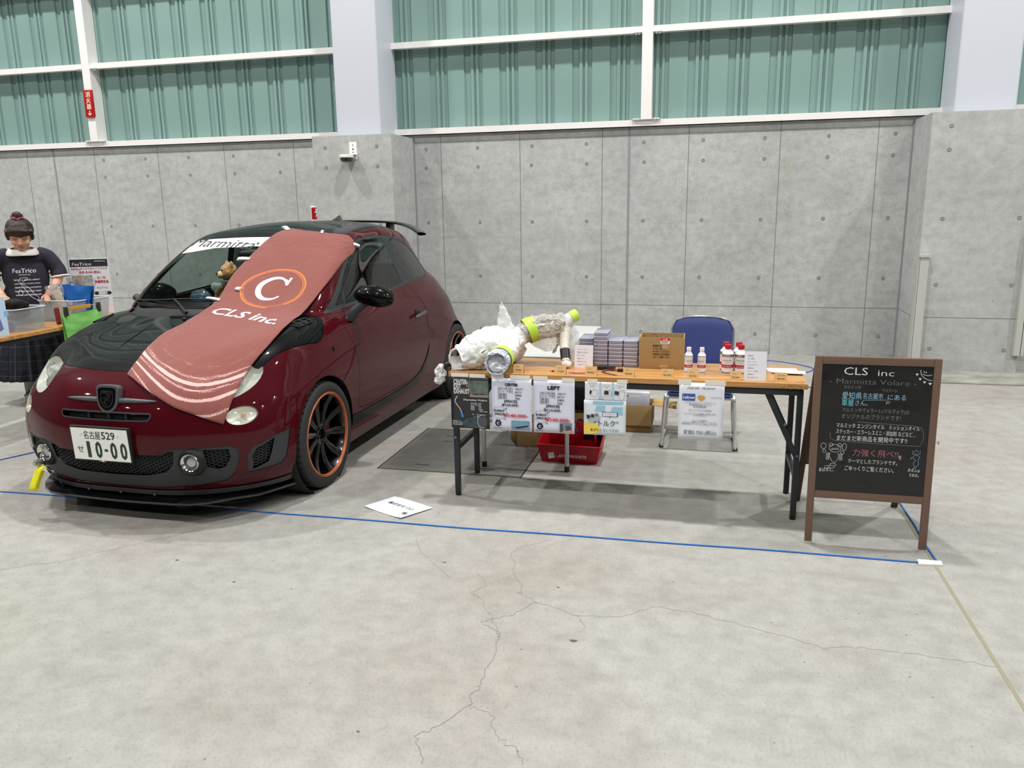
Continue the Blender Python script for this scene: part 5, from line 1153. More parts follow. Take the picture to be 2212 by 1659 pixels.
# small acrylic stands
def stand(x0, x1, y, z1, lb, lines):
    w_ = x1-x0; t = thing('text_stand', lb, 'sign', ((x0+x1)/2, y, .7002)); h_ = z1-.70
    mb = MB(); mb.add([(-w_/2,-.0035,0),(w_/2,-.0035,0),(w_/2,.0145,h_-.014),(-w_/2,.0145,h_-.014)], [(0,1,2,3)]); mb.build('paper', M_PAPER, t, smooth=False)
    mb = MB(); mb.add([(-w_/2-.002,-.002,0),(w_/2+.012,-.002,0),(w_/2+.012,.018,h_),(-w_/2-.002,.018,h_),(w_/2+.012,.06,0),(-w_/2-.002,.06,0)], [(0,1,2,3),(3,2,4,5)]); mb.build('acrylic_holder', film('acrylic', '#fafcfc', .0, .02), t, smooth=False)
    mb = MB(); yd = Vector((0, .018, h_-.014)).normalized()
    for k, s_ in enumerate(lines): mb.text(s_, (-w_*.36, -.0045+.018*(1-(k+1.6)/(len(lines)+1.5)), (h_-.014)*(1-(k+1.6)/(len(lines)+1.5))), .0085, yd=yd, bold=0)
    mb.build('lettering', mat('print_grey', '#8c8f98', .6), t, smooth=False)
stand(-.683, -.584, 4.148, .835, 'small white text card in clear holder before the leftmost case stack', ('ミラーレスは', '警告灯の点灯を', '防ぐための', '商品です。', '取付かんたん', 'ご相談ください'))
stand(.183, .287, 3.968, .857, 'larger white text card in clear holder to the right of the red-capped cans', ('添加剤', 'のご案内', 'ガソリンに', '入れるだけで', '燃費向上', 'エンジン清浄', '効果あり', 'ぜひお試しを'))
# cardboard box with delivery note
t = thing('cardboard_box', 'open cardboard box printed with a note to the courier, on the table', 'box', (-.229, 4.275, .7003))
def openbox(t, w_, d_, h_, m1=M_BROWN, m2=M_BRIN, th=.004):
    mb = MB(); mb.box(-w_/2, -d_/2, 0, w_/2, d_/2, th); mb.box(-w_/2, -d_/2, th, w_/2, -d_/2+th, h_); mb.box(-w_/2, d_/2-th, th, w_/2, d_/2, h_); mb.box(-w_/2, -d_/2+th, th, -w_/2+th, d_/2-th, h_); mb.box(w_/2-th, -d_/2+th, th, w_/2, d_/2-th, h_)
    return mb.build('walls', m1, t, bevel=.001)
openbox(t, .230, .170, .166)
mb = MB()
for k, s_ in enumerate(('配達員の方へ', 'いつもご丁寧な配達', 'ありがとうございます。', 'お客様の大切な荷物を', 'よろしくお願いします。')): mb.text(s_, (-.045, -.0858, .118-.015*k), .012, bold=.03, width=(.055, .072, .090, .088, .090)[k])
mb.build('lettering', mat('carton_ink', '#4a3c28', .7), t, smooth=False)
mb = MB(); mb.box(-.005, -.0866, .150, .042, -.0853, .165); st_ = mb.build('red_sticker', mat('sticker_red', '#cf2f36', .4), t, smooth=False)
mb = MB(); mb.box(-.005, -.0866, .134, .042, -.0853, .150); mb.build('white_sticker', M_PAPER, t, smooth=False)
mb = MB(); mb.text('注 意', (.0185, -.0868, .1535), .010, align='c', bold=.03); mb.build('sticker_lettering', M_PAPER, st_, smooth=False)
mb = MB()
for k in range(12): mb.box(.0+.003*k, -.0868, .137, .0+.003*k+(.0012 if k % 3 else .002), -.0866, .148)
mb.build('barcode', M_INK, t, smooth=False, label='printed barcode')
for bx in ((.004, -.0862, .105, .034, -.0852, .133), (-.008, -.0862, .006, .036, -.0852, .022)): mb = MB(); mb.box(*bx); mb.build('packing_tape', mat('tan_tape', '#b99a72', .3), t, smooth=False)
mb = MB(); mb.tube(spline([(-.09,.02,.02),(-.08,.03,.12),(-.06,.05,.160),(-.03,.045,.150),(-.02,.03,.06)], 6), .0022, 6); mb.build('cable_inside', mat('cable_darkred', '#7a2a22', .5), t)
# cans
M_CANW = mat('can_white', '#dcdbe0', .3, coat=.4); M_CANR = mat('can_band_red', '#b5202c', .35); M_TIN = mat('tin', '#b8b3a8', .2, metal=1)
def can(x, y, r, h, capc, lb, big):
    t = thing('additive_can', lb, 'can', (x, y, .7003), random.uniform(-.2, .2), 'additive cans on the table'); hb = h*.72
    mb = MB(); mb.lathe([(.0001,0),(r*1.03,.0),(r*1.04,.003),(r,.006),(r,hb-.006),(r*1.03,hb-.002),(r*.98,hb),(r*.45,hb+h*.13),(r*.42,h*.88),(.0001,h*.88)], 32); mb.build('body', M_CANW if not big else M_CANW, t)
    mb = MB(); mb.lathe([(r*1.003,.006),(r*1.003,.012 if not big else .016)], 32); mb.lathe([(r*1.003,hb-(.008 if not big else .018)),(r*1.003,hb-.004)], 32); mb.build('bare_tin_band', M_TIN, t)
    mb = MB(); mb.lathe([(r*1.006,hb*.33),(r*1.006,hb*.48)], 32); mb.build('red_band', M_CANR, t)
    mb = MB(); mb.lathe([(r*.44,h*.86),(r*.56,h*.87),(r*.56,h*.985),(r*.52,h),(.0001,h)], 24); mb.build('cap', mat('cap_'+capc[1:], capc, .4), t)
    mb = MB(); R_ = r*1.012
    def wrapf(z): return lambda a, b: Vector((R_*sin(a/R_), -R_*cos(a/R_), z+b))
    mb.text('Marmitta Volare', (0,0,0), .010, align='c', shear=.4, fn=wrapf(hb*.66), width=r*1.5); mb.text('マルミッタ', (0,0,0), .006, align='c', fn=wrapf(hb*.56), width=r*.9); mb.build('script', M_INK, t, smooth=False)
    mb = MB(); R_ = r*1.02; mb.text('FUEL ADDITIVE' if big else 'ENGINE TREAT', (0,0,0), .006, align='c', bold=.02, fn=wrapf(hb*.375), width=r*1.5); mb.build('band_lettering', M_PAPER, t, smooth=False)
can(-.0855, 4.10, .0205, .135, '#e0dee2', 'white-capped can, the one nearer the cardboard box', False); can(-.0205, 4.10, .0205, .135, '#e0dee2', 'white-capped can, the one farther from the cardboard box', False)
can(.108, 4.11, .0295, .152, '#a81826', 'red-capped can at the front left of four', True); can(.171, 4.11, .0295, .152, '#a81826', 'red-capped can at the front right of four, behind the text card', True)
can(.100, 4.185, .0295, .152, '#a81826', 'red-capped can at the back left of four', True); can(.163, 4.185, .0295, .152, '#a81826', 'red-capped can at the back right of four', True)
# sheets and small parts
for k, (x, y, w_, d_, rz, c, lb) in enumerate(((.385, 4.25, .15, .09, .05, '#dcdde2', 'white leaflet at the bottom of the pile at the table end'), (.405, 4.19, .15, .08, -.18, '#c9cdda', 'leaflet lying across the middle of the pile'), (.425, 4.165, .13, .07, -.02, '#d4d6e0', 'topmost leaflet in a clear bag on the pile'))):
    mb = MB(); mb.box(-w_/2, -d_/2, 0, w_/2, d_/2, .003); o = mb.build('leaflet', mat('leaf_'+c[1:], c, .4), None, (x, y, .7004+.0036*k), bevel=.001); o.rotation_euler = (0, 0, rz); tag(o, lb, 'leaflet', 'leaflets at the right end of the table')
mb = MB(); mb.box(-.046, -.026, 0, .046, .026, .017); t = thing('control_box', 'black wired control box before the tallest case stack', 'device', (-.510, 4.125, .7003), -.12); mb.build('case', M_BPLAS, t, bevel=.002)
mb = MB(); mb.tube(spline([(-.046,0,.008),(-.075,.0,.004),(-.095,-.02,.003),(-.07,-.03,.003)], 5), .0015, 6); mb.build('red_wire', mat('wire_red', '#c43a3a', .4), t)
t = thing('wired_module', 'small black module with looping leads beside the price card near the case stacks', 'device', (-.415, 4.085, .7003)); mb = MB(); mb.box(-.03, -.015, 0, .02, .02, .012); mb.build('case', M_BPLAS, t, bevel=.002)
mb = MB(); mb.tube(spline([(-.03,0,.006),(-.07,.005,.003),(-.10,-.03,.003),(-.075,-.075,.003),(-.03,-.105,.003),(-.02,-.112,.004)], 6), .0016, 6); mb.tube(spline([(-.03,.006,.006),(-.08,.012,.006),(-.108,-.03,.003),(-.085,-.08,.006),(-.03,-.115,.003)], 6), .0016, 6); mb.build('black_lead', M_BPLAS, t)
mb = MB(); mb.tube(spline([(-.03,.004,.009),(-.075,.008,.009),(-.104,-.03,.007),(-.08,-.08,.007)], 6), .0012, 6); mb.build('red_lead', MATS['wire_red'], t)
t = thing('loose_wires', 'loose red and blue wires lying between two price cards', 'wire', (-.644, 4.0, .7003)); mb = MB(); mb.tube(spline([(-.045,.01,.0022),(-.02,.0,.0022),(.02,.004,.0022),(.05,.02,.0022)], 5), .0016, 6); mb.build('red_wire', MATS['wire_red'], t)
mb = MB(); mb.tube(spline([(-.045,0,.0022),(-.015,-.014,.0022),(.02,-.010,.0022),(.05,.008,.0022)], 5), .0016, 6); mb.build('blue_wire', mat('wire_blue', '#3a4aa8', .4), t)
t = thing('small_connector', 'tiny black connector lying left of the second price card', 'connector', (-.775, 4.02, .7003)); mb = MB(); mb.box(-.006, -.004, 0, .006, .004, .006); mb.build('housing', M_BPLAS, t); mb = MB(); mb.tube([(-.006,0,.003),(-.016,.003,.002)], .001, 5); mb.build('lead', M_BPLAS, t)

# bubble-wrapped exhaust parts
M_BUB = film('bubble_wrap', '#f3f4f2', .10, .2, white=.84, wcol='#ffffff', bump=.5, bscale=260); M_PIPE = mat('exhaust_steel', '#c9bfae', .18, metal=.95); M_GTAPE = mat('lime_tape', '#b9dc4e', .5); M_BAGB = film('bluish_wrap', '#dfe8f4', .12, .15, white=.7, wcol='#d8e2f4', bump=1.0, bscale=90)
def crumple(o, a=.008, s=22):
    N_c = [v.normal.copy() for v in o.data.vertices]
    for v, nn in zip(o.data.vertices, N_c):
        n = noise.noise_vector(v.co*s); m_ = noise.noise(v.co*s*2.6); f_ = abs(noise.noise(v.co*s*1.4+Vector((3,1,2))))
        v.co += nn*(a*n.x+a*.5*m_+a*.9*(.25-f_)) + Vector((n.y, n.z, n.x))*a*.35
def shell(P, R, n=26):
    P = [Vector(p) for p in P]; Q = []; RR = []
    for i in range(len(P)-1):
        for k_ in range(3): Q.append(P[i].lerp(P[i+1], k_/3)); RR.append((R[i]*(3-k_)+R[i+1]*k_)/3)
    P, R, n = Q+[P[-1]], RR+[R[-1]], n*2
    return _shell(P, R, n)
def _shell(P, R, n): mb = MB(); mb.tube(P, R, n, cap=False); return mb
def wrapped(nm, lb, loc): return thing(nm, lb, 'exhaust pipe', loc, 0, 'bubble-wrapped exhaust parts at the left of the table')
A0 = Vector((-1.283, 3.975, .768)); t = wrapped('wrapped_exhaust', 'bubble-wrapped exhaust with its open end facing out at the table corner', (A0.x, A0.y, .7003)); o_ = Vector((A0.x, A0.y, .7003))
mb = MB(); mb.tube([A0-o_+Vector(q) for q in ((.01,.02,.0),(.10,.10,.028),(.18,.17,.05))], .040, 28, cap=False); mb.build('steel_pipe', M_PIPE, t)
P = spline([A0-o_+Vector(q) for q in ((0,0,0),(.05,.045,.012),(.12,.11,.038),(.19,.18,.052),(.27,.23,.05))], 7); k = len(P)
mb = shell(P, [.052+.042*sin(PI*min(1, i/(k-1)*1.0))**1.2+.012*(i/(k-1)) for i in range(k)], 30); w_ = mb.build('bubble_wrap', M_BUB, t); crumple(w_, .011)
mb = MB(); mb.tube([P[0]+(P[0]-P[1]).normalized()*.002 + Vector((.049*cos(a)*.85, -.049*cos(a)*.5*0, .049*sin(a))) for a in [2*PI*i/30 for i in range(30)]], .006, 8, closed=True); crumple(mb.build('rolled_rim', M_BUB, t), .004, 60)
mb = MB(); mb.grid(lambda u, v: Vector((.035*cos(2*PI*u)*v, .012+.01*v*sin(6*u), .035*sin(2*PI*u)*v)), 24, 5, cu=True); crumple(mb.build('stuffed_wrap', mat('crumpled_foil', '#8f9294', .35, metal=.4), t), .008, 50)
mb = MB(); mb.ball((.145,.225,.105), (.098,.075,.075), 56, 34); mb.ball((.225,.265,.07), (.08,.07,.07), 50, 32); crumple(mb.build('wrap_layer', M_BUB, t), .018, 16)
mb = MB(); mb.grid(lambda u, v: Vector((.228+.075*(1-v)**.8*cos(2*PI*u)-.035*v, .21+.035*(1-v)*sin(2*PI*u), .11+.235*v)), 48, 30, cu=True); crumple(mb.build('wrap_peak', M_BUB, t), .008, 28)
mb = MB(); mb.grid(lambda u, v: Vector((-.03+.20*u, -.028+.075*u+.015*sin(3*v), .075-.070*v+.05*u*(1-v))), 14, 8); crumple(mb.build('loose_flap', M_BUB, t), .014, 22)
mb = MB(); P2 = [A0-o_+Vector(q) for q in ((.085,.035,.028),(.11,.03,-.02))]; mb.ball(P2[0], (.018,.02,.03), 12, 8); mb.build('lime_tape', M_GTAPE, t)
mb = MB(); mb.tube([(.13,.0,.095),(.16,-.01,.115)], .003, 6); mb.build('wire_tie', mat('tie_brown', '#6d5038', .6), t)
# hanging end
t = wrapped('wrapped_tube_end', 'black tube end in clear wrap poking past the left end of the table', (-1.37, 4.03, .64)); mb = MB(); mb.tube([(.09,.02,.078),(.03,.0,.085),(.005,-.005,.075)], [.015,.017,.015], 14); mb.build('tube', M_BPLAS, t)
mb = MB(); mb.ball((-.028, -.02, .03), (.032, .028, .052), 40, 28); crumple(mb.build('clear_wrap', M_BUB, t), .016, 30)
mb = MB(); mb.bar((-.035,-.05,.055), (-.015,-.052,.068), .004, .006); mb.build('tape_strip', MATS['print_grey'], t)
# second exhaust
B0 = Vector((-1.045, 3.885, .757)); t = wrapped('wrapped_muffler', 'bubble-wrapped muffler with lime tape, its blue-wrapped mouth overhanging the table front', (B0.x+.15, B0.y+.25, .7003)); o_ = Vector((B0.x+.15, B0.y+.25, .7003))
L_ = lambda *q: [Vector(p)-o_ for p in q]
P = spline(L_((-1.045,3.885,.760),(-1.038,3.98,.780),(-1.018,4.10,.820),(-.985,4.19,.865),(-.92,4.23,.895)), 6); k = len(P)
crumple(shell(P, [.057-.004*(i/(k-1)) for i in range(k)], 30).build('bubble_wrap', M_BUB, t), .010)
mb = MB(); mb.tube(P[:8], [.060]*8, 30, cap=False); crumple(mb.build('bluish_wrap', M_BAGB, t), .006, 40)
e1 = Vector((1,0,0)); mb = MB(); mb.tube([P[0]+.056*(cos(a)*e1+sin(a)*Vector((0,.2,.98))) for a in [2*PI*i/30 for i in range(30)]], .007, 8, closed=True); crumple(mb.build('rolled_rim', M_BAGB, t), .004, 60)
mb = MB(); mb.grid(lambda u, v: P[1] + Vector((.048*cos(2*PI*u)*v, .015*sin(7*u)*v, .048*sin(2*PI*u)*v)), 24, 6, cu=True); crumple(mb.build('stuffed_wrap', mat('crumpled_clear', '#c9ccd2', .3, metal=.2), t), .014, 45)
mb = MB(); mb.tube([P[4], P[6]], [.067,.067], 30, cap=False); mb.build('lime_tape', M_GTAPE, t)
Q = spline(L_((-.985,4.19,.865),(-.93,4.22,.892),(-.86,4.24,.905),(-.79,4.25,.915),(-.745,4.25,.915)), 6); k = len(Q)
mb = MB(); mb.tube(Q, [.045]*6+[.036]*(k-6), 30); mb.build('muffler_body', M_PIPE, t)
crumple(shell(Q, [.056+.010*sin(PI*i/(k-1)) for i in range(k)], 30).build('outer_wrap', film('thin_wrap', '#f6f5f2', .14, .15, white=.5, wcol='#f6f2ec', bump=1, bscale=120), t), .012)
mb = MB(); mb.tube([Q[3], Q[5], Q[8]], [.070,.072,.070], 30, cap=False); mb.build('lime_tape', M_GTAPE, t)
mb = MB(); mb.tube(L_((-.76,4.25,.915),(-.735,4.26,.945),(-.70,4.28,.965)), [.034,.034,.03], 20); mb.build('outlet_sleeve', M_BUB, t)
mb = MB(); mb.tube(L_((-.725,4.262,.952),(-.695,4.285,.968)), .033, 20); mb.build('lime_tape', M_GTAPE, t)
R_ = spline(L_((-.745,4.24,.90),(-.748,4.215,.85),(-.742,4.18,.79),(-.728,4.14,.735)), 6); mb = MB(); mb.tube(R_, [.030-.008*i/(len(R_)-1) for i in range(len(R_))], 20); mb.build('inlet_pipe', mat('wrap_cream', '#dcd5cb', .4, bump=.4, bscale=60), t)
mb = MB(); a_, b_ = R_[-7], R_[-2]; mb.tube([a_, b_], .0265, 20, cap=False); mb.build('black_tape', M_BPLAS, t)
mb = MB(); mb.ball(Vector((-.720,4.125,.723))-o_, (.025,.022,.021), 20, 12); crumple(mb.build('end_wrap', mat('wrap_pinkwhite', '#e2dcd8', .4), t), .006, 60)
mb = MB(); mb.grid(lambda u, v: Vector((-.80-.02*v+.07*u*(1-v), 4.26+.02*sin(5*u), .865-.11*v))-o_, 12, 8); crumple(mb.build('wrap_tail', M_BUB, t), .018, 22)
mb = MB(); mb.grid(lambda u, v: Vector((-.735+.105*u*(.35+.65*v), 4.27+.05*u, .93-.215*v-.03*u))-o_, 12, 14); crumple(mb.build('wrap_sheet', M_BUB, t), .010, 20)
mb = MB(); mb.grid(lambda u, v: Vector((-.95+.22*u, 4.22+.01*sin(9*u), .86-.09*v*sin(PI*(.15+.8*u))))-o_, 16, 6); crumple(mb.build('wrap_belly', MATS['thin_wrap'], t), .012, 25)

# chair
t = thing('stacking_chair', 'blue vinyl stacking chair with chromed sled frame behind the table', 'chair', (-.03, 5.28, 0))
mb = MB(); mb.grid(lambda u, v: ((u-.5)*.385, -.235+.40*v, .372+.028*(1-abs(2*u-1)**6)*(1-abs(2*v-1)**6)+.012*(1-v)), 20, 16); mb.grid(lambda u, v: ((.5-u)*.385, -.235+.40*v, .352+.02*v*0+.004), 4, 4)
mb.box(-.19, -.23, .352, .19, .16, .376); mb.build('seat', M_BLUEC, t, bevel=.006, seg=3)
def back(u, v, d=0):
    x = (u-.5)*.40; zt = .775+.028*(1-(2*u-1)**2)-.03*max(0, abs(2*u-1)-.82)/.18; z = .47+(zt-.47)*v
    return Vector((x, .20+.045*v-.035*(1-(2*u-1)**2)+d, z))
mb = MB(); mb.grid(lambda u, v: back(u, v, -.012+.010*(abs(2*u-1)**8+abs(2*v-1)**8)), 20, 14); mb.grid(lambda u, v: back(1-u, v, .012), 20, 14); mb.build('backrest', M_BLUEC, t)
mb = MB(); mb.tube([back(0, 0)+Vector((-.006,.0,0))] + [back(0, v)+Vector((-.007,.0,0)) for v in (.3,.6,.9)] + [back(u, 1)+Vector((0,0,.006)) for u in (.06,.2,.4,.6,.8,.94)] + [back(1, v)+Vector((.007,0,0)) for v in (.9,.6,.3,0)], .006, 8); mb.build('back_edge_tube', M_CHROME, t)
for s in (-1, 1):
    mb = MB(); mb.tube(spline([(s*.205,.20,.50),(s*.21,.165,.40),(s*.215,.11,.20),(s*.225,.11,.06),(s*.232,.07,.015),(s*.235,-.10,.012),(s*.232,-.195,.015),(s*.228,-.225,.05),(s*.222,-.222,.20),(s*.212,-.225,.345),(s*.200,-.15,.362),(s*.198,.10,.362)], 6), .0105, 12); fr = mb.build('side_frame', M_CHROME, t)
    for y in (-.19, .07): mb = MB(); mb.cyl((s*.234, y-.012, .009), (s*.234, y+.012, .009), .015, 12); mb.build('glide', M_BPLAS, fr)
mb = MB(); mb.tube([(-.212,-.226,.345),(.212,-.226,.345)], .009, 10); mb.tube([(-.2,.10,.36),(.2,.10,.36)], .009, 10); mb.build('cross_tube', M_CHROME, t)

# things under the table
t = thing('parts_bin', 'red plastic parts bin with white lettering on the floor under the table', 'bin', (-.795, 4.76, 0), -.02); M_BIN = mat('bin_red', '#b00f22', .4)
mb = MB(); bw, bt = .335, .385; 
def quadwall(a, b, c, d, th=.004):
    a, b, c, d = map(Vector, (a, b, c, d)); n = (b-a).cross(d-a).normalized()*th; mb.add([a, b, c, d, a+n, b+n, c+n, d+n], [(0,1,2,3),(7,6,5,4),(0,4,5,1),(1,5,6,2),(2,6,7,3),(3,7,4,0)])
F0, F1 = -.12, -.135; K0, K1 = .12, .15; hf, hb_ = .112, .20
quadwall((-bw/2,F0,0),(bw/2,F0,0),(bt/2,F1,hf),(-bt/2,F1,hf)); quadwall((bw/2,K0,0),(-bw/2,K0,0),(-bt/2,K1,hb_),(bt/2,K1,hb_)); quadwall((-bw/2,K0,0),(-bw/2,F0,0),(-bt/2,F1,hf),(-bt/2,K1,hb_)); quadwall((bw/2,F0,0),(bw/2,K0,0),(bt/2,K1,hb_),(bt/2,F1,hf)); mb.box(-bw/2, F0, 0, bw/2, K0, .005)
mb.box(-bt/2-.012, F1-.012, hf-.004, bt/2+.012, F1+.004, hf+.004); mb.box(bt/2-.055, .0, .005, bt/2-.048, .14, .15); bn = mb.build('shell', M_BIN, t, bevel=.0015)
mb = MB(); yd = Vector((0, -.134, .99)).normalized(); mb.text('ASTRO PRODUCTS', (-.062, -.1292, .036), .026, yd=yd, bold=.03, width=.172); mb.stroke([(-.072+.010*cos(a), .050+.012*sin(a)) for a in [PI*.2+PI*1.5*i/14 for i in range(15)]]+[(-.066,.034),(-.058,.03)], .0022, (0,-.1300,0)); mb.build('lettering', M_PAPER, bn, smooth=False)
mb = MB(); mb.M = Matrix.Translation((-.108, -.1325, .045)) @ Matrix.Rotation(-.2, 4, 'Y'); mb.box(-.019, -.001, -.017, .019, .001, .019); sk = mb.build('price_sticker', M_PAPER, bn, smooth=False)
mb = MB(); mb.tube(spline([(.02,.05,.15),(.0,.09,.19),(.02,.12,.215),(.06,.11,.20),(.10,.10,.16),(.15,.09,.155)], 6), .006, 8); mb.box(.06, .06, .10, .17, .12, .17); mb.build('black_tool', M_BPLAS, t)
t = thing('cardboard_carton', 'plain cardboard carton behind the left side of the red bin', 'box', (-1.06, 5.02, .0025)); openbox(t, .28, .20, .17)
mb = MB(); mb.add([(-.14,-.10,.17),(-.14,.10,.17),(-.205,.09,.09),(-.205,-.09,.09)], [(0,1,2,3)]); mb.add([(-.14,-.101,.135),(-.14,-.101,.0),(-.175,-.115,.055),(-.17,-.115,.17)], [(0,1,2,3)]); q = mb.build('flap', M_BROWN, t).modifiers.new('s', 'SOLIDIFY'); q.thickness = .004
mb = MB(); mb.box(-.14, -.1015, .12, .14, -.1002, .145); mb.build('packing_tape', MATS['tan_tape'], t, smooth=False)
t = thing('tall_carton', 'taller cardboard carton seen between the LEFT and torque posters', 'box', (-.80, 5.20, 0)); openbox(t, .30, .18, .195)
for v_, nm, lb, c in (((0, 0, .20), 'black_bag', 'black bag resting on the taller carton under the table', '#141416'),):
    mb = MB(); mb.ball((0, 0, .11), (.14, .09, .12), 26, 16); mb.ball((.03, .0, .06), (.13, .085, .07), 20, 12); o = fused(mb, nm, mat('bag_black', c, .8, bump=.5, bscale=60), .012, 3, None, (-.80, 5.20, .185)); tag(recenter(o), lb, 'bag')
    o.location.z = .196
t = thing('open_carton', 'open cardboard carton with splayed flap to the left of the blue chair', 'box', (-.545, 5.50, .0005)); mb = MB(); mb.box(-.185, -.09, 0, .185, .10, .05); mb.build('lower_carton', mat('cardboard_dark', '#8d6f45', .85), t, bevel=.001)  # lower carton in a darker brown
mb = MB(); M_ = Matrix.Translation((0, 0, .051)); mb.M = M_; w_, d_, h_, th = .40, .22, .145, .004
mb.box(-w_/2, -d_/2, 0, w_/2, d_/2, th); mb.box(-w_/2, -d_/2, th, w_/2, -d_/2+th, h_); mb.box(-w_/2, d_/2-th, th, w_/2, d_/2, h_); mb.box(-w_/2, -d_/2, th, -w_/2+th, d_/2, h_); mb.box(w_/2-th, -d_/2, th, w_/2, d_/2, h_); mb.build('walls', M_BROWN, t, bevel=.001)
mb = MB(); mb.grid(lambda u, v: (.20+.16*v, -.09+.2*u, .196-.02*v+.02*sin(PI*u)*v), 8, 5); mb.build('side_flap', M_BRIN, t).modifiers.new('s', 'SOLIDIFY').thickness = .004
t = thing('boxed_unit', 'white boxed unit with a black mark standing in the open carton', 'box', (-.46, 5.47, .06)); mb = MB(); mb.box(-.09, -.03, 0, .09, .03, .215); mb.build('case', mat('lilac_white', '#c7c9d6', .5), t, bevel=.004)
mb = MB(); mb.box(-.05, -.0312, .18, .03, -.0302, .195); mb.build('label', M_PAPER, t, smooth=False); mb = MB(); mb.box(-.062, -.0312, .182, -.056, -.0302, .195); mb.build('black_mark', M_INK, t, smooth=False)
# ---------------------------------------------------------------- neighbouring stall: table, tubs, bags, signs and the woman behind it
t = thing('stall_table', 'wood-topped folding table of the neighbouring stall, left of the car', 'table', (-5.02, 4.95, 0))
mb = MB(); mb.box(-.20, -.95, .672, .20, .95, .70); mb.build('tabletop', M_OAK, t, bevel=.003)
for s in (-1, 1): mb = MB(); mb.box(s*.175-.014, -.90, .64, s*.175+.014, .90, .672); mb.build('apron_rail', M_FRAME, t, bevel=.003)
for sx in (-1, 1):
    for sy in (-1, 1): mb = MB(); mb.box(sx*.165-.014, sy*.90-.014, 0, sx*.165+.014, sy*.90+.014, .664); mb.build('leg', M_FRAME, t, bevel=.004)
mb = MB(); mb.tube([(-.1,.42,.018),(-.1,.24,.018),(-.12,.22,.05)], .008, 8); mb.build('foot_stay', M_ALU, t)
M_TUB = film('frosted_plastic', '#e2e6ea', .06, .12, white=.30, wcol='#dfe4ea'); M_TUBR = mat('tub_rim', '#ccd2d8', .3, coat=.4)
def tub(x, y, w_, d_, h_, lb):
    t = thing('storage_tub', lb, 'storage box', (x, y, .7005)); k = .93; r = .03
    def rr(sx, sy, z, q=6):
        P = []
        for cx, cy, a0 in ((1,1,0),(-1,1,PI/2),(-1,-1,PI),(1,-1,1.5*PI)):
            for i in range(q+1): a = a0+PI/2*i/q; P.append((cx*(sx-r)+r*cos(a), cy*(sy-r)+r*sin(a), z))
        return P
    mb = MB(); a, b = rr(w_/2*k, d_/2*k, 0), rr(w_/2, d_/2, h_); n = len(a); mb.add(a+b, [(i, (i+1) % n, n+(i+1) % n, n+i) for i in range(n)]+[tuple(range(n))]); mb.build('shell', M_TUB, t)
    mb = MB(); mb.tube(rr(w_/2+.004, d_/2+.004, h_), .0045, 8, closed=True); mb.build('rim', M_TUBR, t); return t
tub(-5.07, 4.90, .32, .30, .165, 'frosted plastic tub holding black clothing, the one nearer the left edge')
tub(-5.085, 5.53, .38, .38, .165, 'frosted plastic tub holding blue and yellow wrapped goods, nearer the car')
mb = MB(); mb.ball((0,0,.05), (.12,.10,.055)); mb.ball((.06,-.05,.10), (.09,.06,.05)); mb.ball((.09,-.06,.13), (.05,.05,.04)); mb.tube([(.02,-.1,.12),(.12,-.09,.14),(.15,.0,.11)], .028, 10); mb.ball((-.05,.02,.08), (.08,.07,.05))
o = fused(mb, 'black_garment', mat('black_cloth', '#0d0d10', .9, bump=.5, bscale=40), .008, 2, None, (-5.07, 4.90, .775), disp=.014, dscale=16); tag(recenter(o), 'crumpled black garment heaped in the left tub', 'garment')
mb = MB(); mb.box(-.10,-.03,0,.10,.03,.05); o = mb.build('blue_bundle', mat('bundle_blue', '#3b6fb5', .5), None, (-5.10, 4.82, .708), bevel=.02, seg=3); tag(recenter(o), 'blue wrapped bundle at the bottom of the left tub', 'bundle')
# blue tote in the right tub
t = thing('blue_tote_bag', 'bright blue tote bag standing in the right tub', 'bag', (-5.02, 5.47, .712), -.10)
mb = MB(); mb.grid(lambda u, v: ((u-.5)*(.26+.09*v)+.02*v, -.012-.02*sin(PI*u)*sin(PI*v*.9)+.010*noise.noise(Vector((u*3, v*3, 2))), .275*v-.012*v*u+.012*noise.noise(Vector((u*5, v*2, 7)))), 26, 20); mb.grid(lambda u, v: ((.5-u)*(.26+.09*v)+.02*v, .02+.015*sin(PI*u)*sin(PI*v), .262*v), 20, 10); mb.build('bag_body', mat('tote_blue', '#1764b8', .6), t)
mb = MB(); mb.tube(spline([(-.03,-.01,.262),(-.025,-.012,.285),(.0,-.014,.296),(.03,-.012,.285),(.035,-.01,.26)], 5), .004, 8); mb.build('handle', mat('tote_blue'), t)
mb = MB(); mb.text('Fes', (-.02, -.047, .115), .055, bold=.02, shear=.15, align='c'); mb.stroke([(-.085,.10),(-.07,.13),(-.08,.15)], .003, (0,-.045,0)); mb.build('lettering', M_PAPER, t, smooth=False)
def packet(nm, lb, loc, rz, rx, col, s_=1):
    t = thing(nm, lb, 'packet', loc, rz, 'wrapped goods in the right tub'); mb = MB(); M_ = Matrix.Rotation(rx, 4, 'Y'); mb.M = M_
    mb.box(-.028*s_, -.008, 0, .028*s_, .008, .24*s_); mb.build('goods', mat('goods_'+col[1:], col, .6), t, bevel=.004)
    mb = MB(); mb.M = M_; mb.grid(lambda u, v: ((.045*s_+.012*sin(9*v))*cos(2*PI*u), .016*sin(2*PI*u), -.01+.30*s_*v), 24, 16, cu=True); crumple(mb.build('clear_bag', M_CRINK, t), .007, 35)
packet('wrapped_goods', 'yellow goods in a clear bag leaning in the right tub', (-5.10, 5.43, .71), .3, -.30, '#e3b53c'); packet('wrapped_goods', 'pale goods in a clear bag in front of the blue tote', (-5.06, 5.40, .71), .5, -.22, '#dccab2')
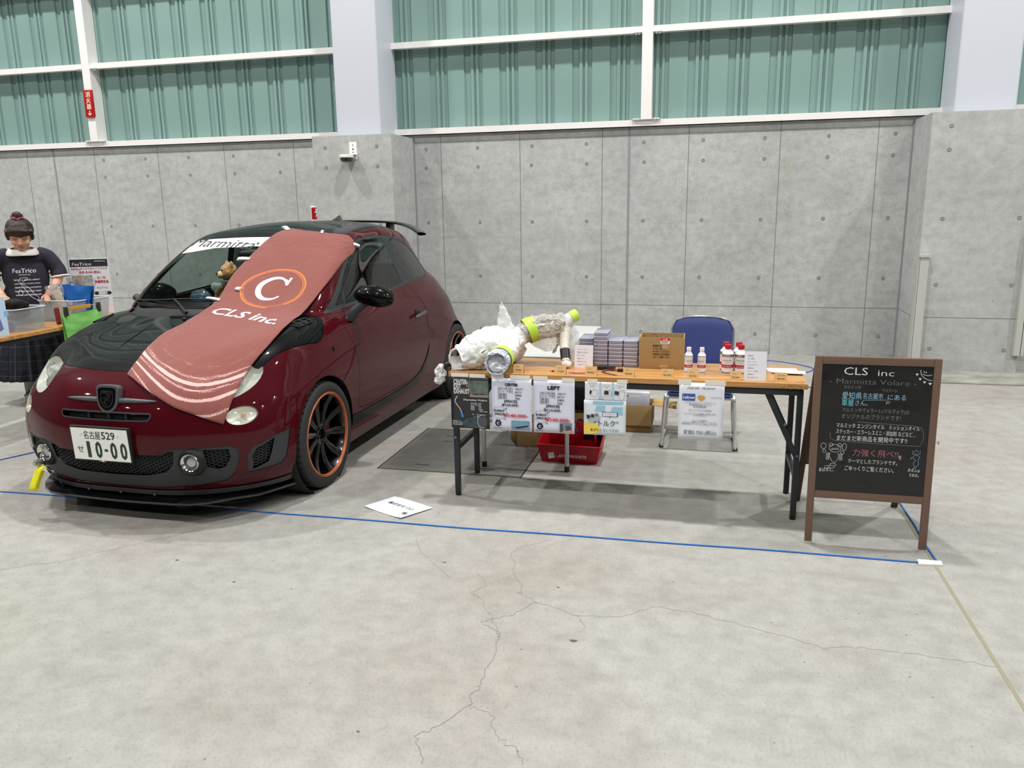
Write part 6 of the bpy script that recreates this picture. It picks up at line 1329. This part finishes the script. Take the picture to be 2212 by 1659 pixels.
packet('wrapped_goods', 'upright clear bag rising behind the blue tote', (-5.0, 5.57, .72), .2, .12, '#b9b0a6', 1.1); packet('wrapped_goods', 'crinkled clear bag of goods left of the blue tote', (-5.16, 5.60, .72), -.3, .0, '#c8b8b4', 1.05)
# green bag clipped to a hanger
t = thing('green_tote_bag', 'lime green bag clipped to a hanger on the front of the stall table', 'bag', (-4.775, 5.25, .575), PI/2-.03)
mb = MB(); mb.grid(lambda u, v: ((u-.5)*(.40-.05*(1-v)), -.008*sin(PI*v)+.016*noise.noise(Vector((u*4, v*4, 5))), .228*v-.018*v*sin(PI*u)), 30, 18); mb.grid(lambda u, v: ((.5-u)*.38, .012, .22*v), 10, 6); mb.build('bag_body', mat('lime_cloth', '#7cc063', .75, bump=.2, bscale=80), t)
mb = MB(); mb.box(-.115, -.004, .243, .095, .004, .272); mb.build('hanger_bar', mat('hanger_gold', '#c7932f', .4), t, bevel=.002)
mb = MB(); mb.tube([(-.17,.0,.262),(.18,.0,.262)], .003, 8); mb.build('hanger_wire', M_CHROME, t)
for x in (-.155, .175): mb = MB(); mb.box(x-.014, -.014, .205, x+.014, .012, .275); mb.build('clip', mat('clip_dark', '#34302e', .4), t, bevel=.004)
# printed board behind the tub and garment picture at the left edge
t = thing('price_board', 'white board with red and black print behind the right tub', 'sign', (-5.16, 5.82, .701), .50); mb = MB(); w_, h_ = .31, .475
mb.box(-w_/2, 0, 0, w_/2, .006, h_); bd_ = mb.build('board', mat('board_white', '#dcdde0', .5), t, smooth=False)
mb = MB(); mb.box(-w_/2+.008, -.0012, h_-.072, w_/2-.008, 0, h_-.010); mb.build('header_band', M_INK, t, smooth=False)
mb = MB(); mb.text('FesTrico', (-.135, -.0022, h_-.062), .036, shear=.2, bold=.0, width=.15); mb.text('www.festrico.net', (.13, -.0022, h_-.030), .013, align='r', bold=.02, width=.085); mb.build('header_lettering', M_PAPER, t, smooth=False)
mb = MB(); mb.text('FesTricoオリジナルトートバッグ', (0, -.0012, h_-.098), .026, align='c', bold=.03, width=.28); mb.text('各色 ¥2,000 (税込)', (0, -.0012, h_-.128), .025, align='c', bold=.04, width=.165); mb.text('全11色', (.085, -.0012, h_-.178), .027, align='c', bold=.02, width=.07); mb.text('数量限定品', (.085, -.0012, h_-.212), .026, align='c', bold=.05, width=.105); mb.build('red_lettering', mat('print_crimson', '#b3243c', .6), t, smooth=False)
mb = MB(); mb.text('FesTrico', (.085, -.0012, h_-.262), .026, align='c', shear=.2, bold=-.01, width=.085)
for k in range(4): mb.text('オリジナル商品', (.085, -.0012, h_-.290-.013*k), .009, align='c', width=.08)
mb.build('black_lettering', M_INK, t, smooth=False)
mb = MB(); mb.box(-w_/2+.012, -.0012, .12, .015, 0, h_-.145); ph = mb.build('photo', mat('photo_taupe', '#9b8f86', .5, var=.5, vscale=22), t, smooth=False)
for x in (.035, .135): mb = MB(); mb.poly2([(x+.017*cos(a), h_-.300+.015*sin(a)) for a in [2*PI*i/20 for i in range(20)]], (0,-.0014,0)); mb.build('round_mark', M_INK, t, smooth=False)
t = thing('clothing_picture', 'pale blue card showing a purple garment, cut by the left edge of the view', 'card', (-4.92, 4.56, .702), .62); mb = MB(); mb.box(-.13, 0, 0, .10, .006, .28); mb.build('card', mat('card_paleblue', '#b9d3ec', .4), t, smooth=False)
mb = MB(); mb.poly2([(.0,.06),(.01,.20),(.03,.235),(.045,.19),(.062,.10),(.07,.05),(.05,.035)], (0,-.001,0)); mb.build('garment_print', mat('print_violet', '#6a6fa8', .5), t, smooth=False)
mb = MB(); mb.box(.085, -.001, .14, .112, 0, .175); mb.build('tape', mat('tape_blue', '#7ab4e2', .4), t, smooth=False)

# ---- the woman, bending over the tubs
t = thing('person', 'woman in dark printed T-shirt and plaid skirt bending over the stall tubs', 'person', (-5.475, 5.47, 0), .70)
M_SKIN = mat('skin', '#cc9a80', .5, spec=.4); M_HAIR = mat('dark_brown_hair', '#2c1d17', .5, bump=.6, bscale=90); M_SHIRT = mat('charcoal_shirt', '#2a2633', .85, bump=.12, bscale=120); M_CREAM = mat('cream_trim', '#d8d2cc', .8)
def limb(mb, P, R, n=16): mb.tube(spline(P, 5), list(np.interp(np.linspace(0, len(P)-1, (len(P)-1)*5+1), range(len(P)), R)), n)
mb = MB(); HC = Vector((.01, -.125, 1.405)); HM = Matrix.Translation(HC-Vector((0,.0,.01))) @ Matrix.Rotation(.48, 4, 'X') @ Matrix.Translation(-HC); mb.M = HM
mb.ball(HC, (.083, .095, .105), 26, 18); mb.ball(HC+Vector((0, -.035, -.055)), (.060, .062, .058)); mb.ball(HC+Vector((0,-.072,-.088)), (.026,.024,.020))
mb.ball(HC+Vector((0,-.103,-.030)), (.013,.018,.015)); mb.tube([HC+Vector((0,-.088,.01)), HC+Vector((0,-.108,-.028))], [.009,.012], 8)
for s in (1, -1):
    mb.ball(HC+Vector((s*.040,-.070,-.040)), (.026,.022,.024)); mb.ball(HC+Vector((s*.085, .0, -.02)), (.012, .02, .03)); mb.ball(HC+Vector((s*.012,-.099,-.034)), (.008,.009,.007))
mb.ball(HC+Vector((0,-.088,-.064)), (.026,.014,.008))
mb.M = None; limb(mb, [(.01,-.10,1.345),(.005,-.04,1.28),(.0,.0,1.20)], [.052,.055,.075])
mb.ball((0,.01,1.08), (.15,.10,.19)); mb.ball((0,.03,.86), (.14,.10,.14))
for s in (1, -1):
    limb(mb, [(s*.11,.0,1.205),(s*.165,-.01,1.175),(s*.225,-.03,1.08),(s*.225,-.07,1.01),(s*.185,-.19,.945),(s*.155,-.245,.915)], [.042,.042,.040,.038,.031,.026])
    for q, (dx, dy, dz) in enumerate(((-.022,-.075,-.035),(-.008,-.088,-.040),(.008,-.085,-.042),(.022,-.072,-.040))):
        b_ = Vector((s*.15, -.255, .908)); e_ = b_+Vector((dx, dy, dz)); mb.tube([b_+Vector((dx*.5, dy*.2, dz*.1)), b_.lerp(e_, .6)+Vector((0,0,.010)), e_+Vector((0,.008,-.008))], [.0105,.0095,.0075], 8)
    mb.ball((s*.15,-.265,.905), (.034,.040,.018), 14, 8); mb.tube([(s*.135,-.25,.905),(s*.115,-.275,.895),(s*.108,-.30,.878)], [.012,.011,.008], 8)
    limb(mb, [(s*.085,.02,.80),(s*.088,.015,.45),(s*.088,.02,.27),(s*.088,.025,.09)], [.09,.058,.050,.036]); mb.tube([(s*.088,.04,.045),(s*.088,-.10,.035)], [.035,.030], 12)
body_ = fused(mb, 'body', M_SKIN, .0065, 3, t)
def face(s_, c, r, m_, nm, lb=None): q = MB(); q.ball(c, r, 14, 8); return q.build(nm, m_, t, label=lb)
for s in (1, -1):
    q = MB(); q.M = HM; q.tube(spline([HC+Vector((s*.020,-.094,.006)), HC+Vector((s*.036,-.090,.001)), HC+Vector((s*.052,-.078,.004))], 4), [.0022]*9, 6); q.build('eyelid_line', M_HAIR, t)
    q = MB(); q.M = HM; q.tube(spline([HC+Vector((s*.016,-.094,.030)), HC+Vector((s*.036,-.090,.034)), HC+Vector((s*.056,-.074,.028))], 4), [.003]*9, 6); q.build('eyebrow', M_HAIR, t)
q = MB(); q.M = HM; q.tube(spline([HC+Vector((-.024,-.094,-.066)), HC+Vector((0,-.104,-.063)), HC+Vector((.024,-.094,-.066))], 5), [.002,.0035,.004,.0045,.0045,.005,.0045,.0045,.004,.0035,.002], 8); q.build('lips', mat('lips', '#94504a', .45), t)
mb = MB(); mb.M = HM; mb.ball(HC+Vector((0,.022,.028)), (.101,.098,.100), 28, 20); mb.ball(HC+Vector((0,.05,-.03)), (.088,.07,.085))
for s in (1, -1): mb.tube([HC+Vector((s*.080,-.045,.06)), HC+Vector((s*.086,-.035,.0)), HC+Vector((s*.084,-.025,-.04))], [.020,.016,.008], 10)
for k in range(9): x = -.064+.016*k; mb.tube([HC+Vector((x*.7,-.040,.105)), HC+Vector((x*.97,-.088,.070)), HC+Vector((x*1.05,-.101+abs(x)*.35,.026-.008*(k % 2)))], [.018,.015,.006], 8)
hr = fused(mb, 'hair', M_HAIR, .0065, 2, t, disp=.004, dscale=45)
mb = MB(); mb.M = HM; mb.ball(HC+Vector((0,.045,.135)), (.034,.033,.028)); 
for k in range(7): a = 2*PI*k/7; mb.tube([HC+Vector((0,.045,.15)), HC+Vector((.02*cos(a),.045+.02*sin(a),.160)), HC+Vector((.036*cos(a),.045+.036*sin(a),.142))], [.012,.010,.006], 7)
fused(mb, 'hair_bun', M_HAIR, .006, 1, t, disp=.004, dscale=60)
mb = MB(); mb.M = HM; mb.tube([HC+Vector((.037*cos(a),.045+.036*sin(a),.130+.005*sin(5*a))) for a in [2*PI*i/28 for i in range(28)]], .010, 8, closed=True); crumple(mb.build('scrunchie', mat('scrunchie_print', '#8a4355', .8, var=.9, vscale=60), t), .005, 60)
# shirt
mb = MB(); 
def torso(u, v):
    a = 2*PI*u; z = .80+.49*v; w_ = np.interp(v, [0,.25,.6,.85,.95,1], [.185,.180,.188,.170,.130,.088]); d_ = np.interp(v, [0,.25,.6,.85,.95,1], [.135,.130,.135,.115,.095,.075]); yc = np.interp(v, [0,.5,1], [.02,-.005,-.035])
    return Vector((w_*cos(a), yc+d_*sin(a), z))
mb.grid(torso, 40, 24, cu=True); V0 = len(mb.v)
mb.ball((0,0,1.05), (.17,.118,.20), 24, 16); mb.ball((0,.01,.90), (.18,.13,.15), 24, 16); mb.ball((0,-.01,1.20), (.155,.098,.085), 24, 14); mb.ball((0,.015,.80), (.185,.135,.06), 24, 12)
for s in (1, -1): limb(mb, [(s*.10,-.005,1.225),(s*.165,-.008,1.205),(s*.228,-.025,1.12),(s*.246,-.04,1.045)], [.066,.063,.057,.064])
mb.v = mb.v[V0:]; mb.f = [tuple(i-V0 for i in f) for f in mb.f if min(f) >= V0]; mb.m = [0]*len(mb.f)
sh = fused(mb, 't_shirt', M_SHIRT, .008, 4, t, disp=.005, dscale=14)
for s in (1, -1): mb = MB(); c0 = Vector((s*.247,-.042,1.041)); e1 = Vector((.98,0,.12*s)); mb.tube([c0+.069*(cos(a)*e1+sin(a)*Vector((0,.99,-.12))) for a in [2*PI*i/32 for i in range(32)]], .0085, 8, closed=True); mb.build('sleeve_cuff', M_CREAM, t)
mb = MB(); 
def collar(u, v):
    a = 2*PI*u; r = .074+.026*sin(PI*v*.5); return Vector((.004+r*1.12*cos(a), -.055+r*.95*sin(a)-.012*v, 1.288-.046*v**1.3-.030*max(0, -sin(a))-.010*cos(2*a)))
mb.grid(collar, 36, 6, cu=True); mb.build('collar', M_CREAM, t).modifiers.new('s', 'SOLIDIFY').thickness = .006
bvs = BVHTree.FromPolygons([v.co for v in sh.data.vertices], [tuple(p.vertices) for p in sh.data.polygons])
def onshirt(x, z): h = bvs.ray_cast(Vector((x, -.6, z)), Vector((0,1,0))); return (h[0] if h[0] else Vector((x,-.1,z)))+Vector((0,-.0035,0))
mb = MB(); fn = lambda z0, x0=0: (lambda a, b: onshirt(x0+a, z0+b))
mb.text('FesTrico', (0,0,0), .050, align='c', shear=.1, bold=.0, fn=fn(1.085), width=.165); mb.text('www.festrico.net', (0,0,0), .014, align='c', fn=fn(1.066), width=.085)
for k, s_ in enumerate(('TEST SU AL MONTE e MARE 9', 'CASA ESTATE. LA PISTA ITALIA', 'ABARTH buone con fissione', 'Pensa tutto bianco per mezzo', 'Appunto sulla Italiana famiglia')): mb.text(s_, (0,0,0), .016, align='c', bold=.02, fn=fn(1.022-.030*k, .01), width=.185)
def sstroke(P, w_=.003):
    k = len(P); V = []
    for i in range(k):
        a, b = P[max(i-1,0)], P[min(i+1,k-1)]; L = math.hypot(b[0]-a[0], b[1]-a[1]) or 1; nx, ny = -(b[1]-a[1])/L*w_/2, (b[0]-a[0])/L*w_/2
        V += [onshirt(P[i][0]+nx, P[i][1]+ny), onshirt(P[i][0]-nx, P[i][1]-ny)]
    mb.add(V, [(2*i,2*i+1,2*i+3,2*i+2) for i in range(k-1)])
sstroke([(p.x, p.y) for p in spline([(-.03,1.045,0),(-.05,1.02,0),(-.02,.99,0),(.02,.96,0),(.05,.91,0),(.08,.88,0),(.06,.865,0),(.02,.90,0),(-.01,.95,0),(-.03,1.0,0),(.02,1.04,0),(-.03,1.045,0)], 5)]); sstroke([(-.045+.016*cos(a), .925+.022*sin(a)) for a in [2*PI*i/20 for i in range(21)]])
mb.build('shirt_print', M_PAPER, sh, smooth=False)
# pleated plaid skirt
def plaid():
    m = bpy.data.materials.new('plaid_cloth'); m.use_nodes = True; nt = m.node_tree; b = nt.nodes['Principled BSDF']; N = nt.nodes.new; L = nt.links.new; b.inputs['Roughness'].default_value = .9
    uv = N('ShaderNodeUVMap'); uv.uv_map = 'cloth'; sp_ = N('ShaderNodeSeparateXYZ'); L(uv.outputs[0], sp_.inputs[0])
    def band(o, f, w_, ph=0):
        a = N('ShaderNodeMath'); a.operation = 'MULTIPLY_ADD'; a.inputs[1].default_value = f; a.inputs[2].default_value = ph; L(o, a.inputs[0]); c = N('ShaderNodeMath'); c.operation = 'FRACT'; L(a.outputs[0], c.inputs[0]); d = N('ShaderNodeMath'); d.operation = 'LESS_THAN'; d.inputs[1].default_value = w_; L(c.outputs[0], d.inputs[0]); return d.outputs[0]
    col = None; prev = (*lin('#14161b'), 1)
    for o, f, w_, ph, c in ((0, 9, .5, 0, '#191d2b'), (1, 5, .5, .2, '#1b2030'), (0, 18, .10, .3, '#2b2c30'), (1, 10, .09, .3, '#2b2c30'), (0, 9, .04, .62, '#4a4944'), (1, 5, .035, .62, '#4a4944')):
        x = N('ShaderNodeMix'); x.data_type = 'RGBA'; L(band(sp_.outputs[o], f, w_, ph), x.inputs[0])
        if col is None: x.inputs[6].default_value = prev
        else: L(col, x.inputs[6])
        x.inputs[7].default_value = (*lin(c), 1); col = x.outputs[2]
    L(col, b.inputs['Base Color']); return m
mb = MB(); NU, NV = 220, 26
def skirt(u, v):
    a = 2*PI*u; pl = (abs(((u*22) % 1)*2-1)-.5)*.030*(1-v)**.8; r = .15+.155*(1-v)**.8+pl; r2 = .115+.095*(1-v)**.8+pl*.8
    return Vector((r*cos(a), .02+r2*sin(a), .20+.66*v))
mb.grid(skirt, NU, NV); sk = mb.build('skirt', plaid(), t); uvl = sk.data.uv_layers.new(name='cloth')
for lp_ in sk.data.loops: j, i = divmod(lp_.vertex_index, NU+1); uvl.data[lp_.index].uv = (i/NU*1.6, j/NV*1.1)
sk.modifiers.new('s', 'SOLIDIFY').thickness = .004
for s in (1, -1):
    mb = MB(); limb(mb, [(s*.088,.02,.30),(s*.088,.024,.16),(s*.088,.026,.09),(s*.088,.0,.06)], [.048,.043,.041,.040]); mb.build('sock', mat('grey_sock', '#a9a8a4', .9, bump=.3, bscale=100), t)
    mb = MB(); mb.ball((s*.088,.025,.05), (.044,.055,.042)); mb.ball((s*.088,-.045,.045), (.047,.085,.036)); mb.box(s*.088-.04, -.12, .012, s*.088+.04, .07, .035)
    so = fused(mb, 'shoe', mat('beige_shoe', '#8d8069', .6), .006, 3, t); mb = MB(); P = [(s*.088+.050*cos(a), -.022+.108*sin(a)) for a in [2*PI*i/30 for i in range(30)]]; mb.prism(P, 0, .018); mb.build('sole', mat('pale_sole', '#b3ab94', .7), so, bevel=.003)
    mb = MB(); mb.tube(spline([(s*.088-.046,.0,.05),(s*.088,-.03,.092),(s*.088+.046,.0,.05)], 5), .009, 8); mb.build('strap', mat('shoe_strap', '#5c4d3a', .6), so)
mb = MB(); mb.grid(lambda u, v: (.0-.012*v, -.022+.05*u, .13*v), 4, 6); o = mb.build('dark_red_cloth', mat('dark_red_print', '#6a1d1a', .8, var=.5, vscale=80), None, (-4.95, 5.195, .7005)); o.modifiers.new('s','SOLIDIFY').thickness = .003; tag(recenter(o), 'dark red cloth wedged between the two tubs', 'cloth')
# ---------------------------------------------------------------- chalkboard, paper, rope and tape on the floor
M_BRWN = mat('board_frame_brown', '#6b5346', .5, bump=.08, bscale=60); M_SLATE = mat('slate_film', '#060708', .28, coat=.5, spec=.4, bump=.7, bscale=6)
t = thing('chalkboard', 'brown-framed A-shaped chalkboard with handwritten text, right of the table', 'sign board', (.735, 3.675, 0))
W2 = .2585; tl = .045     # front panel leans back
def FP(x, z, d=0): return Vector((x, tl*(z/.87)*1.0+d, z))
mb = MB()
def member(x0, z0, x1, z1, nm, par, th=.022):
    mb = MB(); a, b, c, d = FP(x0,z0), FP(x1,z0), FP(x1,z1), FP(x0,z1); n_ = Vector((0, th, 0)); mb.add([a,b,c,d,a+n_,b+n_,c+n_,d+n_], [(0,1,2,3),(7,6,5,4),(0,4,5,1),(1,5,6,2),(2,6,7,3),(3,7,4,0)]); return mb.build(nm, M_BRWN, par, bevel=.003)
TZ = .875
for s in (-1, 1):
    lg = member(s*W2-(.031 if s > 0 else 0), 0 if True else .02, s*W2+(.031 if s < 0 else 0), TZ, 'leg', t)
    mb = MB(); xx = s*(W2-.0155); mb.box(xx-.016, -.002, 0, xx+.016, .024, .012); mb.build('foot_staple', M_CHROME, lg, smooth=False)
member(-W2+.031, TZ-.034, W2-.031, TZ, 'top_rail', t); member(-W2+.031, .222, W2-.031, .256, 'bottom_rail', t)
mb = MB(); mb.grid(lambda u, v: FP(-W2+.029+(2*W2-.058)*u, .252+(TZ-.032-.252)*v, .006+.0016*noise.noise(Vector((u*3, v*4, 1)))), 60, 80); slate = mb.build('slate', M_SLATE, t)
# rear leaf
def BP(x, z, d=0): return Vector((x, .56-.49*(z/.87)+d, z))
for s in (-1, 1):
    x0 = s*(W2-.005)-(.03 if s > 0 else 0); mb = MB(); a, b, c, d = BP(x0, 0), BP(x0+.03, 0), BP(x0+.03, TZ-.01), BP(x0, TZ-.01); n_ = Vector((0,.022,0)); mb.add([a,b,c,d,a+n_,b+n_,c+n_,d+n_], [(0,1,2,3),(7,6,5,4),(0,4,5,1),(1,5,6,2),(2,6,7,3),(3,7,4,0)]); mb.build('rear_leg', mat('board_dark_brown', '#4a3526', .6), t, bevel=.003)
mb = MB(); a, b, c, d = BP(-W2+.03,.25,.004), BP(W2-.03,.25,.004), BP(W2-.03,TZ-.03,.004), BP(-W2+.03,TZ-.03,.004); n_ = Vector((0,.012,0)); mb.add([a,b,c,d,a+n_,b+n_,c+n_,d+n_], [(0,1,2,3),(7,6,5,4),(0,4,5,1),(1,5,6,2),(2,6,7,3),(3,7,4,0)]); mb.build('rear_panel', mat('board_back', '#6b4f37', .7), t)
mb = MB(); p = FP(W2, .505, .01); mb.cyl(p, p+Vector((.016,0,0)), .003, 8); mb.ball(p+Vector((.014,0,0)), (.004,.004,.010), 8, 6); mb.ball(p+Vector((.014,0,0)), (.004,.010,.004), 8, 6); mb.build('wing_screw', M_CHROME, t)
# chalk writing (board coordinates: x 0..1 across, z down 0..1)
BX0, BX1, BZ0, BZ1 = -W2+.031, W2-.031, TZ-.034, .256
def B(x, y): return (BX0+(BX1-BX0)*x, BZ0+(BZ1-BZ0)*y)
YD = Vector((0, tl/.87, 1)).normalized()
def chalk(lines, m_, nm):
    mb = MB()
    for it in lines:
        s_, x, y, sz, w_ = it[:5]; al = it[5] if len(it) > 5 else 'l'; bd = it[6] if len(it) > 6 else -.012; rot = it[7] if len(it) > 7 else 0
        px_, pz = B(x, y); o = FP(px_, pz, .0030); xd = Vector((cos(rot), 0, sin(rot))); yd = Vector((-sin(rot), 0, cos(rot)))*1.0+Vector((0, tl/.87*cos(rot), 0)); mb.text(s_, o, sz, xd, yd, al, bd, width=w_)
    mb.build(nm, m_, slate, smooth=False)
def cl(P, m_, nm, w_=.0016, closed=False):
    mb = MB()
    for Q in P: Q = [B(*q) for q in Q]; mb.stroke([(a, b) for a, b in Q], w_, Vector((0, .0022, 0)), (1,0,0), (0, tl/.87, 1), closed)
    mb.build(nm, m_, slate, smooth=False)
C_W = mat('chalk_white', '#cfd2d2', .9); C_G = mat('chalk_dim', '#7c7f80', .9); C_B = mat('chalk_blue', '#8fb6cf', .9); C_C = mat('chalk_cyan', '#6fc0cc', .9); C_P = mat('chalk_pink', '#a8626c', .9)
K = .4545
chalk([('CLS', .195, .078, 0.048, .098, 'l', .0), ('inc', .50, .080, 0.039, .066, 'l', -.005)], C_W, 'heading')
chalk([('- Marmitta Volare -', .07, .148, 0.034, .355, 'l', -.018), ('マルミッタ', .205, .185, 0.018, .070), ('ヴォラーレ', .555, .20, 0.018, .062), ('マルミッタヴォラーレ(マルヴォラ)は', .205, .363, 0.022, .275), ('オリジナルのブランドです!', .20, .415, 0.025, .245)], C_G, 'dim_writing')
chalk([('愛知県', .195, .262, 0.036, .082), ('名古屋市', .385, .255, 0.029, .083)], C_B, 'blue_writing'); chalk([('にある', .605, .258, 0.028, .074), ('さん。', .315, .310, 0.027, .050)], C_B, 'pale_blue_writing')
chalk([('車屋', .195, .315, 0.034, .050)], C_C, 'cyan_writing')
chalk([('マルミッタ エンジンオイル', .16, .487, 0.024, .200), ('ミッションオイル', .64, .487, 0.022, .125), ('ステッカー・エラーレスミニ・添加剤 などなど…', .16, .535, 0.024, .330), ('まだまだ新商品を開発中です!!', .165, .588, 0.027, .292),
       ('を', .745, .715, 0.022, .014), ('テーマとしたブランドです。', .29, .762, 0.022, .205), ('ごゆっくりご覧ください。', .26, .822, 0.025, .205), ('あばると。', .025, .845, 0.021, .062, 'l', -.01, .08), ('あるふぁ', .84, .805, 0.018, .048, 'l', -.012, -.05), ('ろめお。', .855, .845, 0.018, .040)], C_W, 'white_writing')
chalk([('力強く飛べ!!', .325, .702, 0.036, .190)], C_P, 'pink_writing')
cl([[(.39,.270),(.50,.266),(.60,.262)]], C_B, 'underline'); 
cl([[(.60,.292),(.615,.262),(.632,.292),(.594,.272),(.64,.272),(.60,.292)]], C_W, 'star', .0012)
cl([[(.11,.53),(.112,.575),(.15,.592),(.40,.600),(.93,.607),(.955,.55),(.955,.50),(.93,.462),(.86,.452),(.35,.440)]], C_G, 'speech_frame', .0018)
circ = lambda cx, cy, r, a0=0, a1=2*PI, n=18, ry=None: [(cx+r*cos(a0+(a1-a0)*i/n), cy+(ry or r*.75)*sin(a0+(a1-a0)*i/n)) for i in range(n+1)]
cl([circ(1.0, .035, .115, PI*.52, PI*1.05, 14, .068), [(.905,.055),(.925,.063),(.955,.066),(.985,.060)]], C_W, 'sun_outline', .0022)
mb = MB()
for x, y, s_ in ((.855,.058,1), (.885,.092,1), (.925,.115,1), (.975,.125,1.2)): mb.poly2([B(x-.014*s_, y-.006), B(x+.014*s_, y-.004), B(x, y+.014)], (0,.0022,0), (1,0,0), (0, tl/.87, 1))
for x, y in ((.915,.040), (.932,.041)): mb.poly2([B(*q) for q in circ(x, y, .006, n=8)[:-1]], (0,.0022,0), (1,0,0), (0, tl/.87, 1))
mb.build('sun_rays', C_W, slate, smooth=False)
# little chalk doodles: a crayfish with claws, and a crowned squiggle
cl([circ(.165,.655,.055,ry=.030), circ(.125,.628,.018,ry=.013), circ(.205,.628,.018,ry=.013), [(.13,.668),(.20,.662),(.20,.652),(.135,.658),(.13,.668)], circ(.055,.640,.025,ry=.022), circ(.25,.640,.018,ry=.028), circ(.065,.680,.015,ry=.012), circ(.235,.685,.015,ry=.014),
    [(.12,.688),(.115,.72),(.14,.755),(.165,.77),(.19,.75),(.20,.72),(.195,.69)], circ(.155,.785,.03,ry=.010), circ(.14,.803,.03,ry=.010), circ(.10,.808,.02,ry=.013)] +
   [circ(.10,.70+.014*k,.014,ry=.006) for k in range(4)] + [circ(.222,.70+.014*k,.014,ry=.006) for k in range(4)], C_W, 'crayfish_doodle', .0014)
cl([[(.875,.668),(.87,.640),(.89,.652),(.905,.632),(.92,.652),(.94,.640),(.94,.668),(.875,.668)], [(.88,.682),(.915,.676),(.94,.690),(.925,.718),(.935,.745),(.905,.775),(.885,.795),(.90,.765),(.885,.74),(.905,.715),(.88,.700),(.88,.682)], [(.855,.70),(.87,.696),(.865,.708)]], C_B, 'crown_doodle', .0014)

# booth name sheet
mb = MB(); A = [(-1.73,3.684),(-1.478,3.565),(-1.367,3.738),(-1.635,3.867)]; c = Vector((-1.55,3.715,0)); t = thing('name_sheet', 'white sheet of paper lying on the floor beside the front wheel', 'paper', (c.x, c.y, .0006))
q = [Vector((x, y, 0))-Vector((c.x, c.y, 0)) for x, y in A]
mb.grid(lambda u, v: (q[0].lerp(q[1], u)).lerp(q[3].lerp(q[2], u), v)+Vector((0,0,.002+.006*(abs(u-.5)*2)**3*(1-v)+.005*v*u+.003*sin(4*u)*v)), 14, 14); o = mb.build('sheet', mat('sheet_white', '#dfe2ec', .6), t)
mb = MB(); xd = (q[2]-q[3]).normalized()*.0+(q[1]-q[0]).normalized(); yd = (q[3]-q[0]).normalized(); e0 = q[0].lerp(q[3], .5)
mid = q[0].lerp(q[1], .5).lerp(q[3].lerp(q[2], .5), .55); mb.text('株式会社 CLS', mid+Vector((0,0,.0055)), .030, xd, yd, 'c', .03, width=.185); lo = q[1].lerp(q[2], .22).lerp(q[0].lerp(q[3], .22), .14); mb.text('様', lo+Vector((0,0,.0085)), .030, xd, yd, 'c', .03)
mb.build('lettering', M_INK, t, smooth=False)
# blue cord marking the booth
mb = MB(); P = [(-4.6,3.46,.003)]
for i in range(61): u = i/60; P.append((-3.885+4.90*u, 3.485+.069*u+.006*sin(9*u)+.003*sin(31*u), .0035))
mb.tube(P, .0042, 8); mb.tube([(1.015,3.55,.0035),(1.01,3.75,.0035),(1.018,4.0,.0035),(1.014,4.24,.0035),(1.02,5.2,.0035),(1.0,6.3,.0035)], .0042, 8)
one(mb, 'marking_rope', mat('cord_blue', '#2f74c9', .6, bump=.8, bscale=300), 'blue rope stretched along the floor in front of the car, table and chalkboard', 'rope')
mb = MB(); mb.tube([(-4.7,3.80,.0035),(-4.384,3.968,.0035),(-4.38,4.172,.0035),(-4.2,4.9,.0035)][:1]+[(-4.42,3.93,.0035),(-4.33,4.12,.0035),(-4.05,4.8,.0035)], .004, 8); one(mb, 'marking_rope', mat('cord_navy', '#3349a8', .6), 'dark blue rope on the floor at the far left, left of the car bumper', 'rope')
mb = MB(); mb.tube(spline([(1.0,6.5,.004),(1.05,6.9,.004),(.80,7.15,.004),(.78,7.5,.004),(1.0,7.9,.004),(.75,8.2,.004),(.45,8.3,.004)], 8), .0042, 8); one(mb, 'marking_rope', mat('cord_navy'), 'loose curling end of blue rope on the floor near the back wall', 'rope')
mb = MB(); mb.add([(.934,3.574,.0095),(1.031,3.576,.0095),(1.026,3.537,.0095),(.930,3.526,.0095),(.934,3.574,.0004),(1.031,3.576,.0004),(1.026,3.537,.0004),(.930,3.526,.0004)], [(0,3,2,1),(0,1,5,4),(1,2,6,5),(2,3,7,6),(3,0,4,7)]); one(mb, 'floor_tape', mat('tape_white', '#e4e3dc', .6), 'short piece of white tape holding the rope corner by the chalkboard', 'tape', smooth=False)
bpy.context.view_layer.update()
